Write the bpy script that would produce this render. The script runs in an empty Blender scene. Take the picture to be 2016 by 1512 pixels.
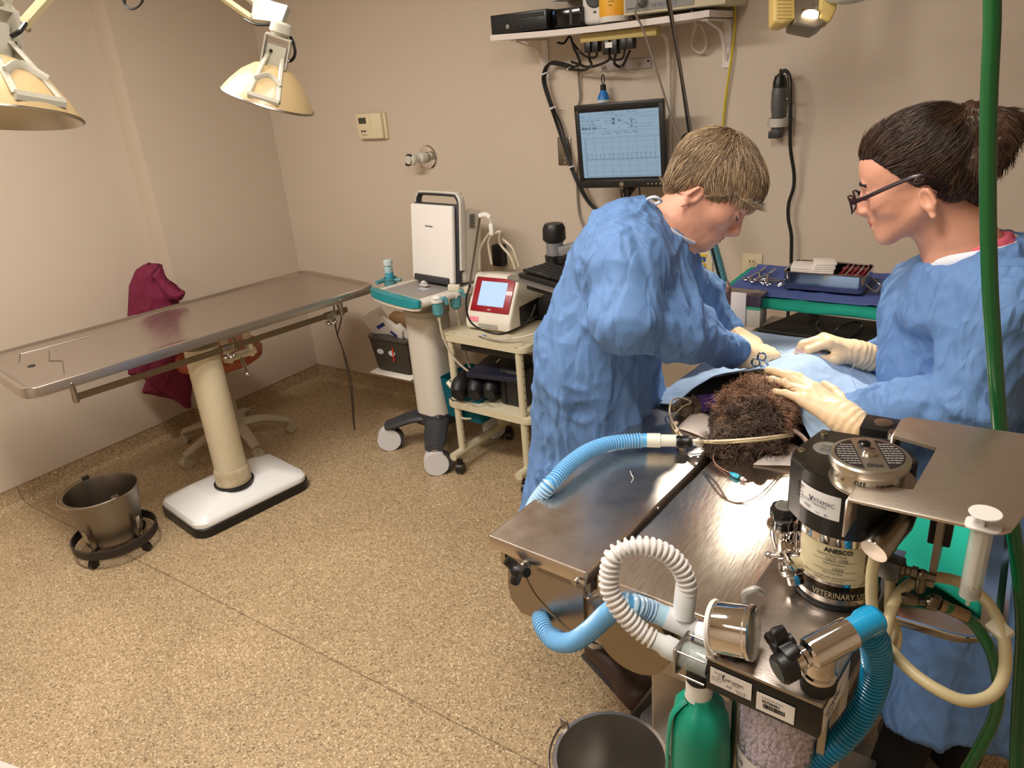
import bpy, bmesh, math, random
import numpy as np
from mathutils import Vector, Matrix, Euler
S = bpy.context.scene
COL = S.collection
random.seed(7)
PI = math.pi

# ---------------------------------------------------------------- camera
YAW, PITCH, ROLL, FPX, CH = 0.6245, -0.3942, -0.0820, 1475.0, 1.65
def _axes():
    cy, sy = math.cos(YAW), math.sin(YAW)
    f = Vector((-sy*math.cos(PITCH), cy*math.cos(PITCH), math.sin(PITCH)))
    r = Vector((cy, sy, 0.0)); u = r.cross(f)
    c, s = math.cos(ROLL), math.sin(ROLL)
    return c*r+s*u, -s*r+c*u, f
CR, CU, CF = _axes()
CPOS = Vector((0, 0, CH))
cam_d = bpy.data.cameras.new('camera'); cam = bpy.data.objects.new('camera', cam_d); COL.objects.link(cam)
cam_d.sensor_width = 36; cam_d.sensor_fit = 'HORIZONTAL'; cam_d.lens = FPX/2016*36; cam_d.clip_start = .02
cam.matrix_world = Matrix(((CR.x, CU.x, -CF.x, CPOS.x), (CR.y, CU.y, -CF.y, CPOS.y), (CR.z, CU.z, -CF.z, CPOS.z), (0, 0, 0, 1)))
S.camera = cam
S.view_settings.view_transform = 'Standard'; S.view_settings.look = 'None'
S.view_settings.gamma = 1; S.view_settings.use_curve_mapping = False
S.view_settings.exposure = 0.0

# ---------------------------------------------------------------- world + lights
w = bpy.data.worlds.new('world'); S.world = w; w.use_nodes = True
w.node_tree.nodes['Background'].inputs[0].default_value = (1, .93, .86, 1)
w.node_tree.nodes['Background'].inputs[1].default_value = 0.3
CEIL = 2.5; SPOT_W = 62
def area(name, loc, size, power, color=(1, .93, .86), rot=(0, 0, 0)):
    l = bpy.data.lights.new(name, 'AREA'); l.shape = 'RECTANGLE'; l.size, l.size_y = size; l.energy = power; l.color = color
    o = bpy.data.objects.new(name, l); o.location = loc; o.rotation_euler = rot; COL.objects.link(o); return o
PANELS = [(-2.1, .75, 1.2, .3, 26), (-.55, .55, .3, 1.2, 12), (-1.2, -.7, 1.2, .3, 7)]
for x, y, sx, sy, p in PANELS:
    area("ceiling_panel_light", (x, y, CEIL-.05), (sx, sy), p*2.05)

# ---------------------------------------------------------------- pixel helpers (photo frame 2016 x 1512)
NH = Vector((-math.sin(YAW), math.cos(YAW), 0))
def ray(x, y): return CF + CR*((x-1008)/FPX) - CU*((y-756)/FPX)
def at(x, y, ax, val):
    d = ray(x, y); return CPOS + d*((val-CPOS[ax])/d[ax])
def pp(x, y, D):                       # on the upright plane that faces the viewer at distance D
    d = ray(x, y); return CPOS + d*(D/d.dot(NH))
def V(*a): return Vector(a)

# ---------------------------------------------------------------- materials
def lin(c):
    return tuple(((v/255)/12.92 if v/255 <= .04045 else ((v/255+.055)/1.055)**2.4) for v in c)
MATS = {}
def mat(name, rgb=(128, 128, 128), rough=.5, metal=0., bump=None, coat=0., trans=0., sss=0., emit=None, var=None, alpha=1., ior=None, aniso=0., rbump=None, sheen=0.):
    if name in MATS: return MATS[name]
    m = bpy.data.materials.new(name); m.use_nodes = True; nt = m.node_tree; b = nt.nodes['Principled BSDF']
    L = lin(rgb)
    b.inputs['Base Color'].default_value = (*L, 1); b.inputs['Roughness'].default_value = rough; b.inputs['Metallic'].default_value = metal
    b.inputs['Coat Weight'].default_value = coat; b.inputs['Transmission Weight'].default_value = trans
    b.inputs['Alpha'].default_value = alpha; b.inputs['Anisotropic'].default_value = aniso
    if ior: b.inputs['IOR'].default_value = ior
    if sheen: b.inputs['Sheen Weight'].default_value = sheen
    if sss:
        b.inputs['Subsurface Weight'].default_value = sss; b.inputs['Subsurface Radius'].default_value = (.012, .005, .003); b.inputs['Subsurface Scale'].default_value = 1
    if emit:
        b.inputs['Emission Color'].default_value = (*lin(emit[0]), 1); b.inputs['Emission Strength'].default_value = emit[1]
    tc = nt.nodes.new('ShaderNodeTexCoord')
    if var:                            # (scale, second colour, sharpness)
        n = nt.nodes.new('ShaderNodeTexNoise'); n.inputs['Scale'].default_value = var[0]; n.inputs['Detail'].default_value = 5
        r = nt.nodes.new('ShaderNodeValToRGB'); h = .5*(1-var[2] if len(var) > 2 else .5)
        r.color_ramp.elements[0].position = .5-h*.6; r.color_ramp.elements[1].position = .5+h*.6
        r.color_ramp.elements[0].color = (*L, 1); r.color_ramp.elements[1].color = (*lin(var[1]), 1)
        if len(var) > 3:
            mp = nt.nodes.new('ShaderNodeMapping'); mp.inputs['Scale'].default_value = var[3]
            nt.links.new(tc.outputs['Object'], mp.inputs[0]); nt.links.new(mp.outputs[0], n.inputs['Vector'])
        else: nt.links.new(tc.outputs['Object'], n.inputs['Vector'])
        nt.links.new(n.outputs['Fac'], r.inputs[0]); nt.links.new(r.outputs[0], b.inputs['Base Color'])
    if bump:                           # (scale, strength[, mapping scale])
        n = nt.nodes.new('ShaderNodeTexNoise'); n.inputs['Scale'].default_value = bump[0]; n.inputs['Detail'].default_value = 4
        if len(bump) > 2:
            mp = nt.nodes.new('ShaderNodeMapping'); mp.inputs['Scale'].default_value = bump[2]
            nt.links.new(tc.outputs['Object'], mp.inputs[0]); nt.links.new(mp.outputs[0], n.inputs['Vector'])
        else: nt.links.new(tc.outputs['Object'], n.inputs['Vector'])
        bp = nt.nodes.new('ShaderNodeBump'); bp.inputs['Strength'].default_value = bump[1]; bp.inputs['Distance'].default_value = .002
        nt.links.new(n.outputs['Fac'], bp.inputs['Height']); nt.links.new(bp.outputs[0], b.inputs['Normal'])
        if rbump:
            mr = nt.nodes.new('ShaderNodeMapRange'); mr.inputs[3].default_value = rbump[0]; mr.inputs[4].default_value = rbump[1]
            nt.links.new(n.outputs['Fac'], mr.inputs[0]); nt.links.new(mr.outputs[0], b.inputs['Roughness'])
    MATS[name] = m
    return m

# ---------------------------------------------------------------- objects
def thing(name, label, cat, loc=(0, 0, 0), group=None):
    o = bpy.data.objects.new(name, None); COL.objects.link(o); o.location = loc; o.empty_display_size = .05
    o['label'] = label; o['category'] = cat
    if group: o['group'] = group
    return o
def tag(o, label, cat, group=None):
    o['label'] = label; o['category'] = cat
    if group: o['group'] = group
    return o
def origin_of(o):
    l = Vector(o.location)
    if o.parent: l = o.matrix_parent_inverse @ l if False else l
    return l
WLOC = {}
def link(name, me, m, parent=None, smooth=True, label=None):
    o = bpy.data.objects.new(name, me); COL.objects.link(o)
    if m is not None:
        for mm in (m if isinstance(m, (list, tuple)) else [m]): me.materials.append(mm)
    if me.vertices:
        co = np.empty(len(me.vertices)*3); me.vertices.foreach_get('co', co); co = co.reshape(-1, 3)
        c = (co.min(0)+co.max(0))/2
        if parent is None: c[2] = co[:, 2].min()
        co -= c; me.vertices.foreach_set('co', co.ravel()); me.update()
    else: c = np.zeros(3)
    c = Vector(c.tolist()); WLOC[o.name] = c
    if parent is not None:
        pl = WLOC.get(parent.name, Vector(parent.location)); o.parent = parent; o.location = c-pl
    else: o.location = c
    if smooth: me.polygons.foreach_set('use_smooth', [True]*len(me.polygons))
    if label: o['label'] = label
    return o

class MB:
    def __init__(s, M=None): s.bm = bmesh.new(); s.M = M or Matrix.Identity(4)
    def _v(s, p): return s.bm.verts.new(s.M @ Vector(p))
    def _mi(s, fs, mi):
        for f in fs: f.material_index = mi
    def box(s, c, size, rot=None, bev=0., seg=2, mi=0):
        R = (rot if isinstance(rot, Matrix) else Euler(rot).to_matrix()) if rot is not None else Matrix.Identity(3)
        M = s.M @ Matrix.Translation(Vector(c)) @ R.to_4x4() @ Matrix.Diagonal((*size, 1))
        r = bmesh.ops.create_cube(s.bm, size=1, matrix=M)
        vs = r['verts']; fs = list({f for v in vs for f in v.link_faces}); s._mi(fs, mi)
        if bev:
            es = list({e for v in vs for e in v.link_edges})
            bb = bmesh.ops.bevel(s.bm, geom=es, offset=bev, segments=seg, affect='EDGES', profile=.5, clamp_overlap=True); s._mi(bb['faces'], mi)
        return s
    def b2(s, a, b, **k):
        a = Vector(a); b = Vector(b); return s.box((a+b)/2, [abs(x) for x in (b-a)], **k)
    def ring(s, c, n, r, seg, ref=None, sq=None):
        n = Vector(n).normalized(); ref = ref or (Vector((0, 0, 1)) if abs(n.z) < .9 else Vector((1, 0, 0)))
        a = n.cross(ref).normalized(); b = n.cross(a)
        q = sq or (1, 1)
        return [s._v(Vector(c)+a*(r*q[0]*math.cos(2*PI*i/seg))+b*(r*q[1]*math.sin(2*PI*i/seg))) for i in range(seg)]
    def bridge(s, A, B, mi=0):
        n = len(A)
        for i in range(n):
            f = s.bm.faces.new((A[i], A[(i+1) % n], B[(i+1) % n], B[i])); f.material_index = mi; f.smooth = True
    def cap(s, A, flip=False, mi=0):
        f = s.bm.faces.new(A if not flip else A[::-1]); f.material_index = mi
    def cyl(s, p0, p1, r0, r1=None, seg=20, caps=(1, 1), mi=0, sq=None):
        r1 = r0 if r1 is None else r1; p0 = Vector(p0); p1 = Vector(p1); n = p1-p0
        A = s.ring(p0, n, r0, seg, sq=sq); B = s.ring(p1, n, r1, seg, sq=sq); s.bridge(A, B, mi)
        if caps[0]: s.cap(A, True, mi)
        if caps[1]: s.cap(B, False, mi)
        return s
    def lathe(s, prof, c=(0, 0, 0), axis=(0, 0, 1), seg=32, capends=True, mi=0, sq=None):   # prof: [(r, h)]
        c = Vector(c); ax = Vector(axis).normalized(); rs = [s.ring(c+ax*h, ax, max(r, 1e-5), seg, sq=sq) for r, h in prof]
        for A, B in zip(rs, rs[1:]): s.bridge(A, B, mi)
        if capends:
            if prof[0][0] > 1e-4: s.cap(rs[0], True, mi)
            if prof[-1][0] > 1e-4: s.cap(rs[-1], False, mi)
        return s
    def tube(s, pts, r, seg=8, n=None, caps=True, closed=False, mi=0, sq=None):             # r: number or list or function of t
        pts = [Vector(p) for p in pts]
        if n: pts = spline(pts, n)
        m = len(pts); T = []
        for i in range(m):
            t = pts[min(i+1, m-1)]-pts[max(i-1, 0)]
            T.append(t.normalized() if t.length > 1e-9 else Vector((0, 0, 1)))
        up = Vector((0, 0, 1)) if abs(T[0].z) < .9 else Vector((1, 0, 0)); a = T[0].cross(up).normalized(); rs = []
        for i in range(m):
            a = (a-T[i]*a.dot(T[i])).normalized(); b = T[i].cross(a)
            rr = r(i/(m-1)) if callable(r) else (r[i] if isinstance(r, (list, tuple)) else r); q = sq or (1, 1)
            rs.append([s._v(pts[i]+a*(rr*q[0]*math.cos(2*PI*k/seg))+b*(rr*q[1]*math.sin(2*PI*k/seg))) for k in range(seg)])
        for A, B in zip(rs, rs[1:]): s.bridge(A, B, mi)
        if caps: s.cap(rs[0], True, mi); s.cap(rs[-1], False, mi)
        return s
    def prism(s, poly, z0, z1, mi=0, bev=0.):       # poly in xy, extruded in z
        A = [s._v((x, y, z0)) for x, y in poly]; B = [s._v((x, y, z1)) for x, y in poly]; n = len(poly)
        fs = [s.bm.faces.new(A[::-1]), s.bm.faces.new(B)]+[s.bm.faces.new((A[i], A[(i+1) % n], B[(i+1) % n], B[i])) for i in range(n)]
        s._mi(fs, mi)
        if bev:
            es = list({e for v in A+B for e in v.link_edges})
            bb = bmesh.ops.bevel(s.bm, geom=es, offset=bev, segments=2, affect='EDGES', profile=.5, clamp_overlap=True); s._mi(bb['faces'], mi)
        return s
    def ball(s, c, r, sq=(1, 1, 1), mi=0, u=20, v=12):
        M = s.M @ Matrix.Translation(Vector(c)) @ Matrix.Diagonal((r*sq[0], r*sq[1], r*sq[2], 1))
        q = bmesh.ops.create_uvsphere(s.bm, u_segments=u, v_segments=v, radius=1, matrix=M)
        fs = list({f for vv in q['verts'] for f in vv.link_faces}); s._mi(fs, mi)
        return s
    def quad(s, pts, mi=0):
        f = s.bm.faces.new([s._v(p) for p in pts]); f.material_index = mi; return s
    def grid(s, fn, nu, nv, mi=0, thick=0):
        g = [[Vector(fn(i/nu, j/nv)) for j in range(nv+1)] for i in range(nu+1)]
        vs = [[s._v(p) for p in row] for row in g]
        for i in range(nu):
            for j in range(nv):
                f = s.bm.faces.new((vs[i][j], vs[i+1][j], vs[i+1][j+1], vs[i][j+1])); f.smooth = True; f.material_index = mi
        return s
    def build(s, name, m, parent=None, smooth=None, label=None, auto=True, solid=0):
        bmesh.ops.recalc_face_normals(s.bm, faces=s.bm.faces)
        me = bpy.data.meshes.new(name)
        if auto:
            for f in s.bm.faces: f.smooth = True
            for e in s.bm.edges:
                if len(e.link_faces) == 2:
                    if e.link_faces[0].normal.angle(e.link_faces[1].normal, 0) > .6: e.smooth = False
        s.bm.to_mesh(me); s.bm.free()
        o = link(name, me, m, parent, smooth=False, label=label)
        if solid:
            sm = o.modifiers.new('s', 'SOLIDIFY'); sm.thickness = solid; sm.offset = 0
        return o
def spline(P, n):
    P = [Vector(p) for p in P]; out = []; m = len(P)-1
    Q = [P[0]*2-P[1]]+P+[P[-1]*2-P[-2]]
    for i in range(n):
        t = i/(n-1)*m; k = min(int(t), m-1); t -= k; a, b, c, d = Q[k:k+4]
        out.append(.5*((2*b)+(c-a)*t+(2*a-5*b+4*c-d)*t*t+(3*b-a-3*c+d)*t**3))
    return out
def frame(loc, rotz=0, R=None):
    return Matrix.Translation(Vector(loc)) @ (R.to_4x4() if R is not None else Matrix.Rotation(rotz, 4, 'Z'))
def basis(x, y, z=None):                 # matrix with the given columns
    x = Vector(x).normalized(); y = Vector(y); y = (y-x*y.dot(x)).normalized(); z = x.cross(y)
    return Matrix(((x.x, y.x, z.x), (x.y, y.y, z.y), (x.z, y.z, z.z)))
def rrect(w, h, r, seg=5):
    o = []
    for cx, cy, a0 in ((w/2-r, h/2-r, 0), (-w/2+r, h/2-r, 90), (-w/2+r, -h/2+r, 180), (w/2-r, -h/2+r, 270)):
        for k in range(seg+1):
            a = math.radians(a0+90*k/seg); o.append((cx+r*math.cos(a), cy+r*math.sin(a)))
    return o
def text(name, s, size, org, xd, yd, m, parent=None, fn=None, align='LEFT', off=.0004, bold=0., xs=1., label=None):
    c = bpy.data.curves.new(name, 'FONT'); c.body = s; c.size = size; c.align_x = align; c.extrude = 0.00005; c.offset = bold; c.resolution_u = 2
    t = bpy.data.objects.new(name, c); COL.objects.link(t)
    me = bpy.data.meshes.new_from_object(t); bpy.data.objects.remove(t); bpy.data.curves.remove(c)
    R = basis(xd, yd); org = Vector(org)
    for v in me.vertices:
        p = Vector((v.co.x*xs, v.co.y, v.co.z+off)); v.co = fn(p) if fn else org+R @ p
    if not me.materials: pass
    me.materials.clear()
    return link(name, me, m, parent, smooth=False, label=label)

# ---------------------------------------------------------------- implicit surfaces for bodies, cloth and animals
def hash3(i, j, k, s=0):
    n = (i*73856093) ^ (j*19349663) ^ (k*83492791) ^ (s*2654435)
    n = (n ^ (n >> 13))*1274126177; n = n & 0x7fffffff
    return (n % 100003)/100003.
def noise(P, s=0):
    P = np.asarray(P, float); I = np.floor(P).astype(np.int64); F = P-I; F = F*F*(3-2*F); r = 0
    for a in (0, 1):
        for b in (0, 1):
            for c in (0, 1):
                wgt = (F[:, 0] if a else 1-F[:, 0])*(F[:, 1] if b else 1-F[:, 1])*(F[:, 2] if c else 1-F[:, 2])
                r = r+wgt*hash3(I[:, 0]+a, I[:, 1]+b, I[:, 2]+c, s)
    return r*2-1
def fbm(P, o=3, s=0):
    r = 0; a = 1.; P = np.asarray(P, float)
    for k in range(o): r = r+a*noise(P*2**k+k*7.3, s+k); a *= .5
    return r
def cap(a, b, ra, rb=None, k=.02, op=1): return ('c', tuple(a), tuple(b), ra, ra if rb is None else rb, k, op)
def ell(c, r, R=None, k=.02, op=1): return ('e', tuple(c), tuple(r), R, 0, k, op)
def sdf_val(prims, P):
    d = None
    for q in prims:
        if q[0] == 'c':
            a = np.array(q[1]); b = np.array(q[2]); ab = b-a; L = max(ab@ab, 1e-12)
            t = np.clip(((P-a)@ab)/L, 0, 1); v = np.linalg.norm(P-a-t[:, None]*ab, axis=1)-(q[3]+(q[4]-q[3])*t)
        else:
            X = P-np.array(q[1])
            if q[3] is not None: X = X@np.array(q[3])
            r = np.array(q[2]); k0 = np.linalg.norm(X/r, axis=1); k1 = np.linalg.norm(X/(r*r), axis=1)+1e-9; v = k0*(k0-1)/k1
        if d is None: d = v; continue
        k = q[5]
        if q[6] > 0:
            h = np.maximum(k-np.abs(d-v), 0)/k; d = np.minimum(d, v)-h*h*k/4
        elif q[6] < 0:
            v = -v; h = np.maximum(k-np.abs(d-v), 0)/k; d = np.maximum(d, v)+h*h*k/4
        else:                                                       # intersect
            h = np.maximum(k-np.abs(d-v), 0)/k; d = np.maximum(d, v)+h*h*k/4
    return d
def surface_net(prims, vox, post=None, smooth=2):
    lo = np.full(3, 1e9); hi = -lo
    for q in prims:
        if q[6] <= 0: continue
        if q[0] == 'c':
            for p, r in ((q[1], q[3]), (q[2], q[4])): lo = np.minimum(lo, np.array(p)-r); hi = np.maximum(hi, np.array(p)+r)
        else: r = max(q[2]); lo = np.minimum(lo, np.array(q[1])-r); hi = np.maximum(hi, np.array(q[1])+r)
    lo -= 2.5*vox+.01; hi += 2.5*vox+.01
    n = np.ceil((hi-lo)/vox).astype(int)+1
    ax = [lo[i]+vox*np.arange(n[i]) for i in range(3)]
    D = np.empty(n, np.float32)
    gy, gz = np.meshgrid(ax[1], ax[2], indexing='ij'); gy = gy.ravel(); gz = gz.ravel()
    for i in range(n[0]):
        P = np.stack([np.full_like(gy, ax[0][i]), gy, gz], 1); d = sdf_val(prims, P)
        if post is not None: d = post(P, d)
        D[i] = d.reshape(n[1], n[2])
    s = D < 0
    c = [s[a:n[0]-1+a, b:n[1]-1+b, e:n[2]-1+e] for a in (0, 1) for b in (0, 1) for e in (0, 1)]
    cnt = sum(x.astype(np.int8) for x in c); act = (cnt > 0) & (cnt < 8)
    idx = np.full(act.shape, -1, np.int64); A = np.argwhere(act); idx[tuple(A.T)] = np.arange(len(A))
    acc = np.zeros((len(A), 3)); num = np.zeros(len(A))
    corners = [(a, b, e) for a in (0, 1) for b in (0, 1) for e in (0, 1)]
    dv = {q: D[A[:, 0]+q[0], A[:, 1]+q[1], A[:, 2]+q[2]] for q in corners}
    for p in corners:
        for q in corners:
            df = [q[i]-p[i] for i in range(3)]
            if sum(map(abs, df)) != 1 or sum(df) != 1: continue
            m = (dv[p] < 0) != (dv[q] < 0); t = dv[p]/(dv[p]-dv[q]+1e-20)
            acc += np.where(m[:, None], np.array(p)+t[:, None]*np.array(df), 0); num += m
    Vt = lo+(A+acc/num[:, None])*vox
    Fs = []
    for ax_ in range(3):
        sl0 = [slice(None)]*3; sl1 = [slice(None)]*3; sl0[ax_] = slice(0, -1); sl1[ax_] = slice(1, None)
        cr = s[tuple(sl0)] != s[tuple(sl1)]; E = np.argwhere(cr); u, v = [(1, 2), (2, 0), (0, 1)][ax_]
        E = E[(E[:, u] > 0) & (E[:, v] > 0) & (E[:, u] < n[u]-1) & (E[:, v] < n[v]-1)]
        if not len(E): continue
        ins = s[tuple(E.T)]
        def cell(du, dv_):
            F = E.copy(); F[:, u] -= du; F[:, v] -= dv_; return idx[tuple(F.T)]
        q = np.stack([cell(0, 0), cell(1, 0), cell(1, 1), cell(0, 1)], 1); q[~ins] = q[~ins][:, ::-1]; Fs.append(q)
    F = np.concatenate(Fs); F = F[(F >= 0).all(1)]
    for _ in range(smooth):
        N = np.zeros_like(Vt); ct = np.zeros(len(Vt))
        for a, b in ((0, 1), (1, 2), (2, 3), (3, 0)):
            np.add.at(N, F[:, a], Vt[F[:, b]]); np.add.at(N, F[:, b], Vt[F[:, a]]); np.add.at(ct, F[:, a], 1); np.add.at(ct, F[:, b], 1)
        Vt = Vt*.4+.6*N/np.maximum(ct, 1)[:, None]
    return Vt, F
def vnormals(Vt, F):
    a = Vt[F[:, 2]]-Vt[F[:, 0]]; b = Vt[F[:, 3]]-Vt[F[:, 1]]; fn = np.cross(a, b); N = np.zeros_like(Vt)
    for k in range(4): np.add.at(N, F[:, k], fn)
    return N/(np.linalg.norm(N, axis=1, keepdims=True)+1e-12)
def mesh_np(name, Vt, F, m, parent=None, label=None, fmat=None, cut=None):
    if cut is not None:
        keep = cut(Vt); fk = keep[F].all(1); F = F[fk]; used = np.unique(F); mp = np.full(len(Vt), -1); mp[used] = np.arange(len(used)); Vt = Vt[used]; F = mp[F]
        if fmat is not None: fmat = fmat[fk]
    me = bpy.data.meshes.new(name); me.vertices.add(len(Vt)); me.vertices.foreach_set('co', Vt.ravel())
    me.loops.add(F.size); me.loops.foreach_set('vertex_index', F.ravel().astype(np.int32))
    me.polygons.add(len(F)); me.polygons.foreach_set('loop_start', np.arange(0, F.size, 4, dtype=np.int32)); me.polygons.foreach_set('loop_total', np.full(len(F), 4, dtype=np.int32))
    me.update(calc_edges=True); me.validate()
    o = link(name, me, m, parent, smooth=True, label=label)
    if fmat is not None: me.polygons.foreach_set('material_index', fmat.astype(np.int32))
    return o
def sdf_obj(name, prims, vox, m, parent=None, post=None, disp=None, smooth=2, cut=None, label=None):
    Vt, F = surface_net(prims, vox, post, smooth)
    if disp is not None: N = vnormals(Vt, F); Vt = Vt+N*disp(Vt, N)[:, None]
    return mesh_np(name, Vt, F, m, parent, label, cut=cut)
def strands(name, roots, dirfn, length, r, m, parent, seg=6, rnd=.3, seed=1, label=None):
    """hair as thin tapered three-sided tubes; dirfn(P, t) gives the step direction for many points at once"""
    rng = np.random.RandomState(seed); n = len(roots); P = roots.copy(); Ls = length*(1+rnd*rng.uniform(-1, 1, n)); pts = [P]
    for k in range(seg):
        d = dirfn(P, k/seg, roots); d /= np.linalg.norm(d, axis=1, keepdims=True)+1e-9
        P = P+d*(Ls/seg)[:, None]; pts.append(P)
    pts = np.stack(pts, 1); T = np.gradient(pts, axis=1); T /= np.linalg.norm(T, axis=2, keepdims=True)+1e-9
    ref = np.array([.31, .52, .79]); a = np.cross(T, ref); a /= np.linalg.norm(a, axis=2, keepdims=True)+1e-9; b = np.cross(T, a)
    prof = np.array([1-(k/seg)**2*.85 for k in range(seg+1)])*r
    ring = [pts+prof[None, :, None]*(a*math.cos(q)+b*math.sin(q)) for q in (0, 2.094, 4.189)]
    Vt = np.stack(ring, 2).reshape(-1, 3); base = (np.arange(n)[:, None]*(seg+1)+np.arange(seg)[None, :])*3; F = []
    for i in range(3):
        j = (i+1) % 3; F.append(np.stack([base+i, base+j, base+3+j, base+3+i], -1).reshape(-1, 4))
    return mesh_np(name, Vt, np.concatenate(F), m, parent, label)
def wrinkle(P, sc, stretch=(1, 1, 1), s=0, sharp=2.2):
    """sharp creases: ridged noise over a warped domain"""
    Q = np.asarray(P)*np.array(stretch)*sc; wv = np.stack([noise(Q*.5+11, s+5), noise(Q*.5+31, s+6), noise(Q*.5+57, s+7)], 1)
    a = 1-np.abs(noise(Q+wv*1.1, s)); b = 1-np.abs(noise(Q*2.1+wv*1.6+5, s+1))
    return a**sharp*1.0+.45*b**sharp-.75
# ================================================================ the room
YB, XN, XF, YJ = 2.832, -3.63, -3.50, 2.055      # back wall, near and far parts of the left wall, the step between them
wallm = mat('wall_paint', (204, 190, 172), .55, bump=(120, .08))
floorm = mat('floor_vinyl', (165, 140, 104), .42)
def floor_nodes(m, line=True):
    nt = m.node_tree; b = nt.nodes['Principled BSDF']; tc = nt.nodes.new('ShaderNodeTexCoord'); geo = nt.nodes.new('ShaderNodeNewGeometry')
    def vor(sc, stops):
        v = nt.nodes.new('ShaderNodeTexVoronoi'); v.inputs['Scale'].default_value = sc; nt.links.new(geo.outputs['Position'], v.inputs['Vector'])
        sp = nt.nodes.new('ShaderNodeSeparateColor'); nt.links.new(v.outputs['Color'], sp.inputs[0])
        r = nt.nodes.new('ShaderNodeValToRGB'); r.color_ramp.interpolation = 'CONSTANT'
        while len(r.color_ramp.elements) < len(stops): r.color_ramp.elements.new(.5)
        for e, (p, c) in zip(r.color_ramp.elements, stops): e.position = p; e.color = (*lin(c), 1)
        nt.links.new(sp.outputs[0], r.inputs[0]); return v, r
    v1, r1 = vor(230, [(0, (44, 34, 26)), (.07, (142, 120, 90)), (.3, (174, 150, 116)), (.62, (188, 166, 130)), (.91, (236, 218, 184))])
    v2, r2 = vor(420, [(0, (40, 32, 24)), (.05, (162, 138, 104)), (.5, (184, 160, 124)), (.94, (234, 216, 180))])
    mx = nt.nodes.new('ShaderNodeMix'); mx.data_type = 'RGBA'; mx.inputs[0].default_value = .42
    nt.links.new(r1.outputs[0], mx.inputs[6]); nt.links.new(r2.outputs[0], mx.inputs[7])
    n = nt.nodes.new('ShaderNodeTexNoise'); n.inputs['Scale'].default_value = 2.2; n.inputs['Detail'].default_value = 4; nt.links.new(geo.outputs['Position'], n.inputs['Vector'])
    mr = nt.nodes.new('ShaderNodeMapRange'); mr.inputs[1].default_value = .3; mr.inputs[2].default_value = .7; mr.inputs[3].default_value = .86; mr.inputs[4].default_value = 1.05; nt.links.new(n.outputs['Fac'], mr.inputs[0])
    sx = nt.nodes.new('ShaderNodeSeparateXYZ'); nt.links.new(geo.outputs['Position'], sx.inputs[0])
    def mth(op, a, bb=None, c=None):
        q = nt.nodes.new('ShaderNodeMath'); q.operation = op
        for i, x in enumerate((a, bb, c)):
            if x is None: continue
            if isinstance(x, (int, float)): q.inputs[i].default_value = x
            else: nt.links.new(x, q.inputs[i])
        return q.outputs[0]
    wob = mth('MULTIPLY', n.outputs['Fac'], .02); d = mth('ABSOLUTE', mth('SUBTRACT', mth('ADD', sx.outputs[1], wob), 1.142))
    ln = mth('SUBTRACT', 1, mth('MULTIPLY', mth('LESS_THAN', d, .0028), .42))
    f = mth('MULTIPLY', mr.outputs[0], ln)
    m2 = nt.nodes.new('ShaderNodeMix'); m2.data_type = 'RGBA'; m2.blend_type = 'MULTIPLY'; m2.inputs[0].default_value = 1
    nt.links.new(mx.outputs[2], m2.inputs[6]); nt.links.new(f, m2.inputs[7]); nt.links.new(m2.outputs[2], b.inputs['Base Color'])
    bp = nt.nodes.new('ShaderNodeBump'); bp.inputs['Strength'].default_value = .15; bp.inputs['Distance'].default_value = .001; nt.links.new(v1.outputs['Distance'], bp.inputs['Height']); nt.links.new(bp.outputs[0], b.inputs['Normal'])
floor_nodes(floorm)
def struct(o): o['kind'] = 'structure'; return o
XR, YF = 1.6, -1.8
struct(MB().b2((XN-.1, YF-.1, -.1), (XR+.1, YB+.1, 0)).build('floor', floorm, auto=False))
struct(MB().b2((XN-.1, YF-.1, CEIL), (XR+.1, YB+.1, CEIL+.1)).build('ceiling', mat('ceiling_white', (225, 218, 205), .8), auto=False))
struct(MB().b2((XF, YB, 0), (XR+.1, YB+.1, CEIL)).build('wall_back', wallm, auto=False))
struct(MB().prism([(XN, YF), (XN, YJ), (XF, YJ), (XF, YB+.1), (XN-.1, YB+.1), (XN-.1, YF)], 0, CEIL).build('wall_left', wallm, auto=False))
struct(MB().b2((XR, YF, 0), (XR+.1, YB, CEIL)).build('wall_right', wallm, auto=False))
struct(MB().b2((XN-.1, YF-.1, 0), (XR+.1, YF, CEIL)).build('wall_front', wallm, auto=False))
# coved skirting: the floor covering runs a little way up the wall and ends in a thin strip
capm = mat('skirting_cap', (150, 125, 98), .5)
def cove(name, path):
    mb = MB(); prof = [(.055, .0005), (.03, .004), (.012, .016), (.005, .035), (.004, .08), (.0, .08)]
    n = len(path); ns = []
    for i, p in enumerate(path):
        q = path[min(i+1, n-1)]-path[max(i-1, 0)]
        if 0 < i < n-1:
            a = (path[i]-path[i-1]).normalized(); b = (path[i+1]-path[i]).normalized(); na = V(a.y, -a.x, 0); nb = V(b.y, -b.x, 0); m_ = (na+nb); m_ = m_/(m_.dot(na))
        else: q.normalize(); m_ = V(q.y, -q.x, 0)
        ns.append(m_)
    g = [[mb._v(path[i]+ns[i]*o+V(0, 0, z)) for o, z in prof] for i in range(n)]
    for i in range(n-1):
        for j in range(len(prof)-1): mb.bm.faces.new((g[i][j], g[i+1][j], g[i+1][j+1], g[i][j+1]))
    for i in range(n-1):
        A = path[i]+V(0, 0, .083); B = path[i+1]+V(0, 0, .083); mb.tube([A+ns[i]*.003, B+ns[i+1]*.003], .003, 6, mi=1)
    return struct(mb.build(name, [floorm, capm]))
cove('baseboard_left', [V(XN, YF, 0), V(XN, YJ, 0), V(XF, YJ, 0), V(XF, YB, 0)])
cove('baseboard_back', [V(XF, YB, 0), V(XR, YB, 0)])
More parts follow.
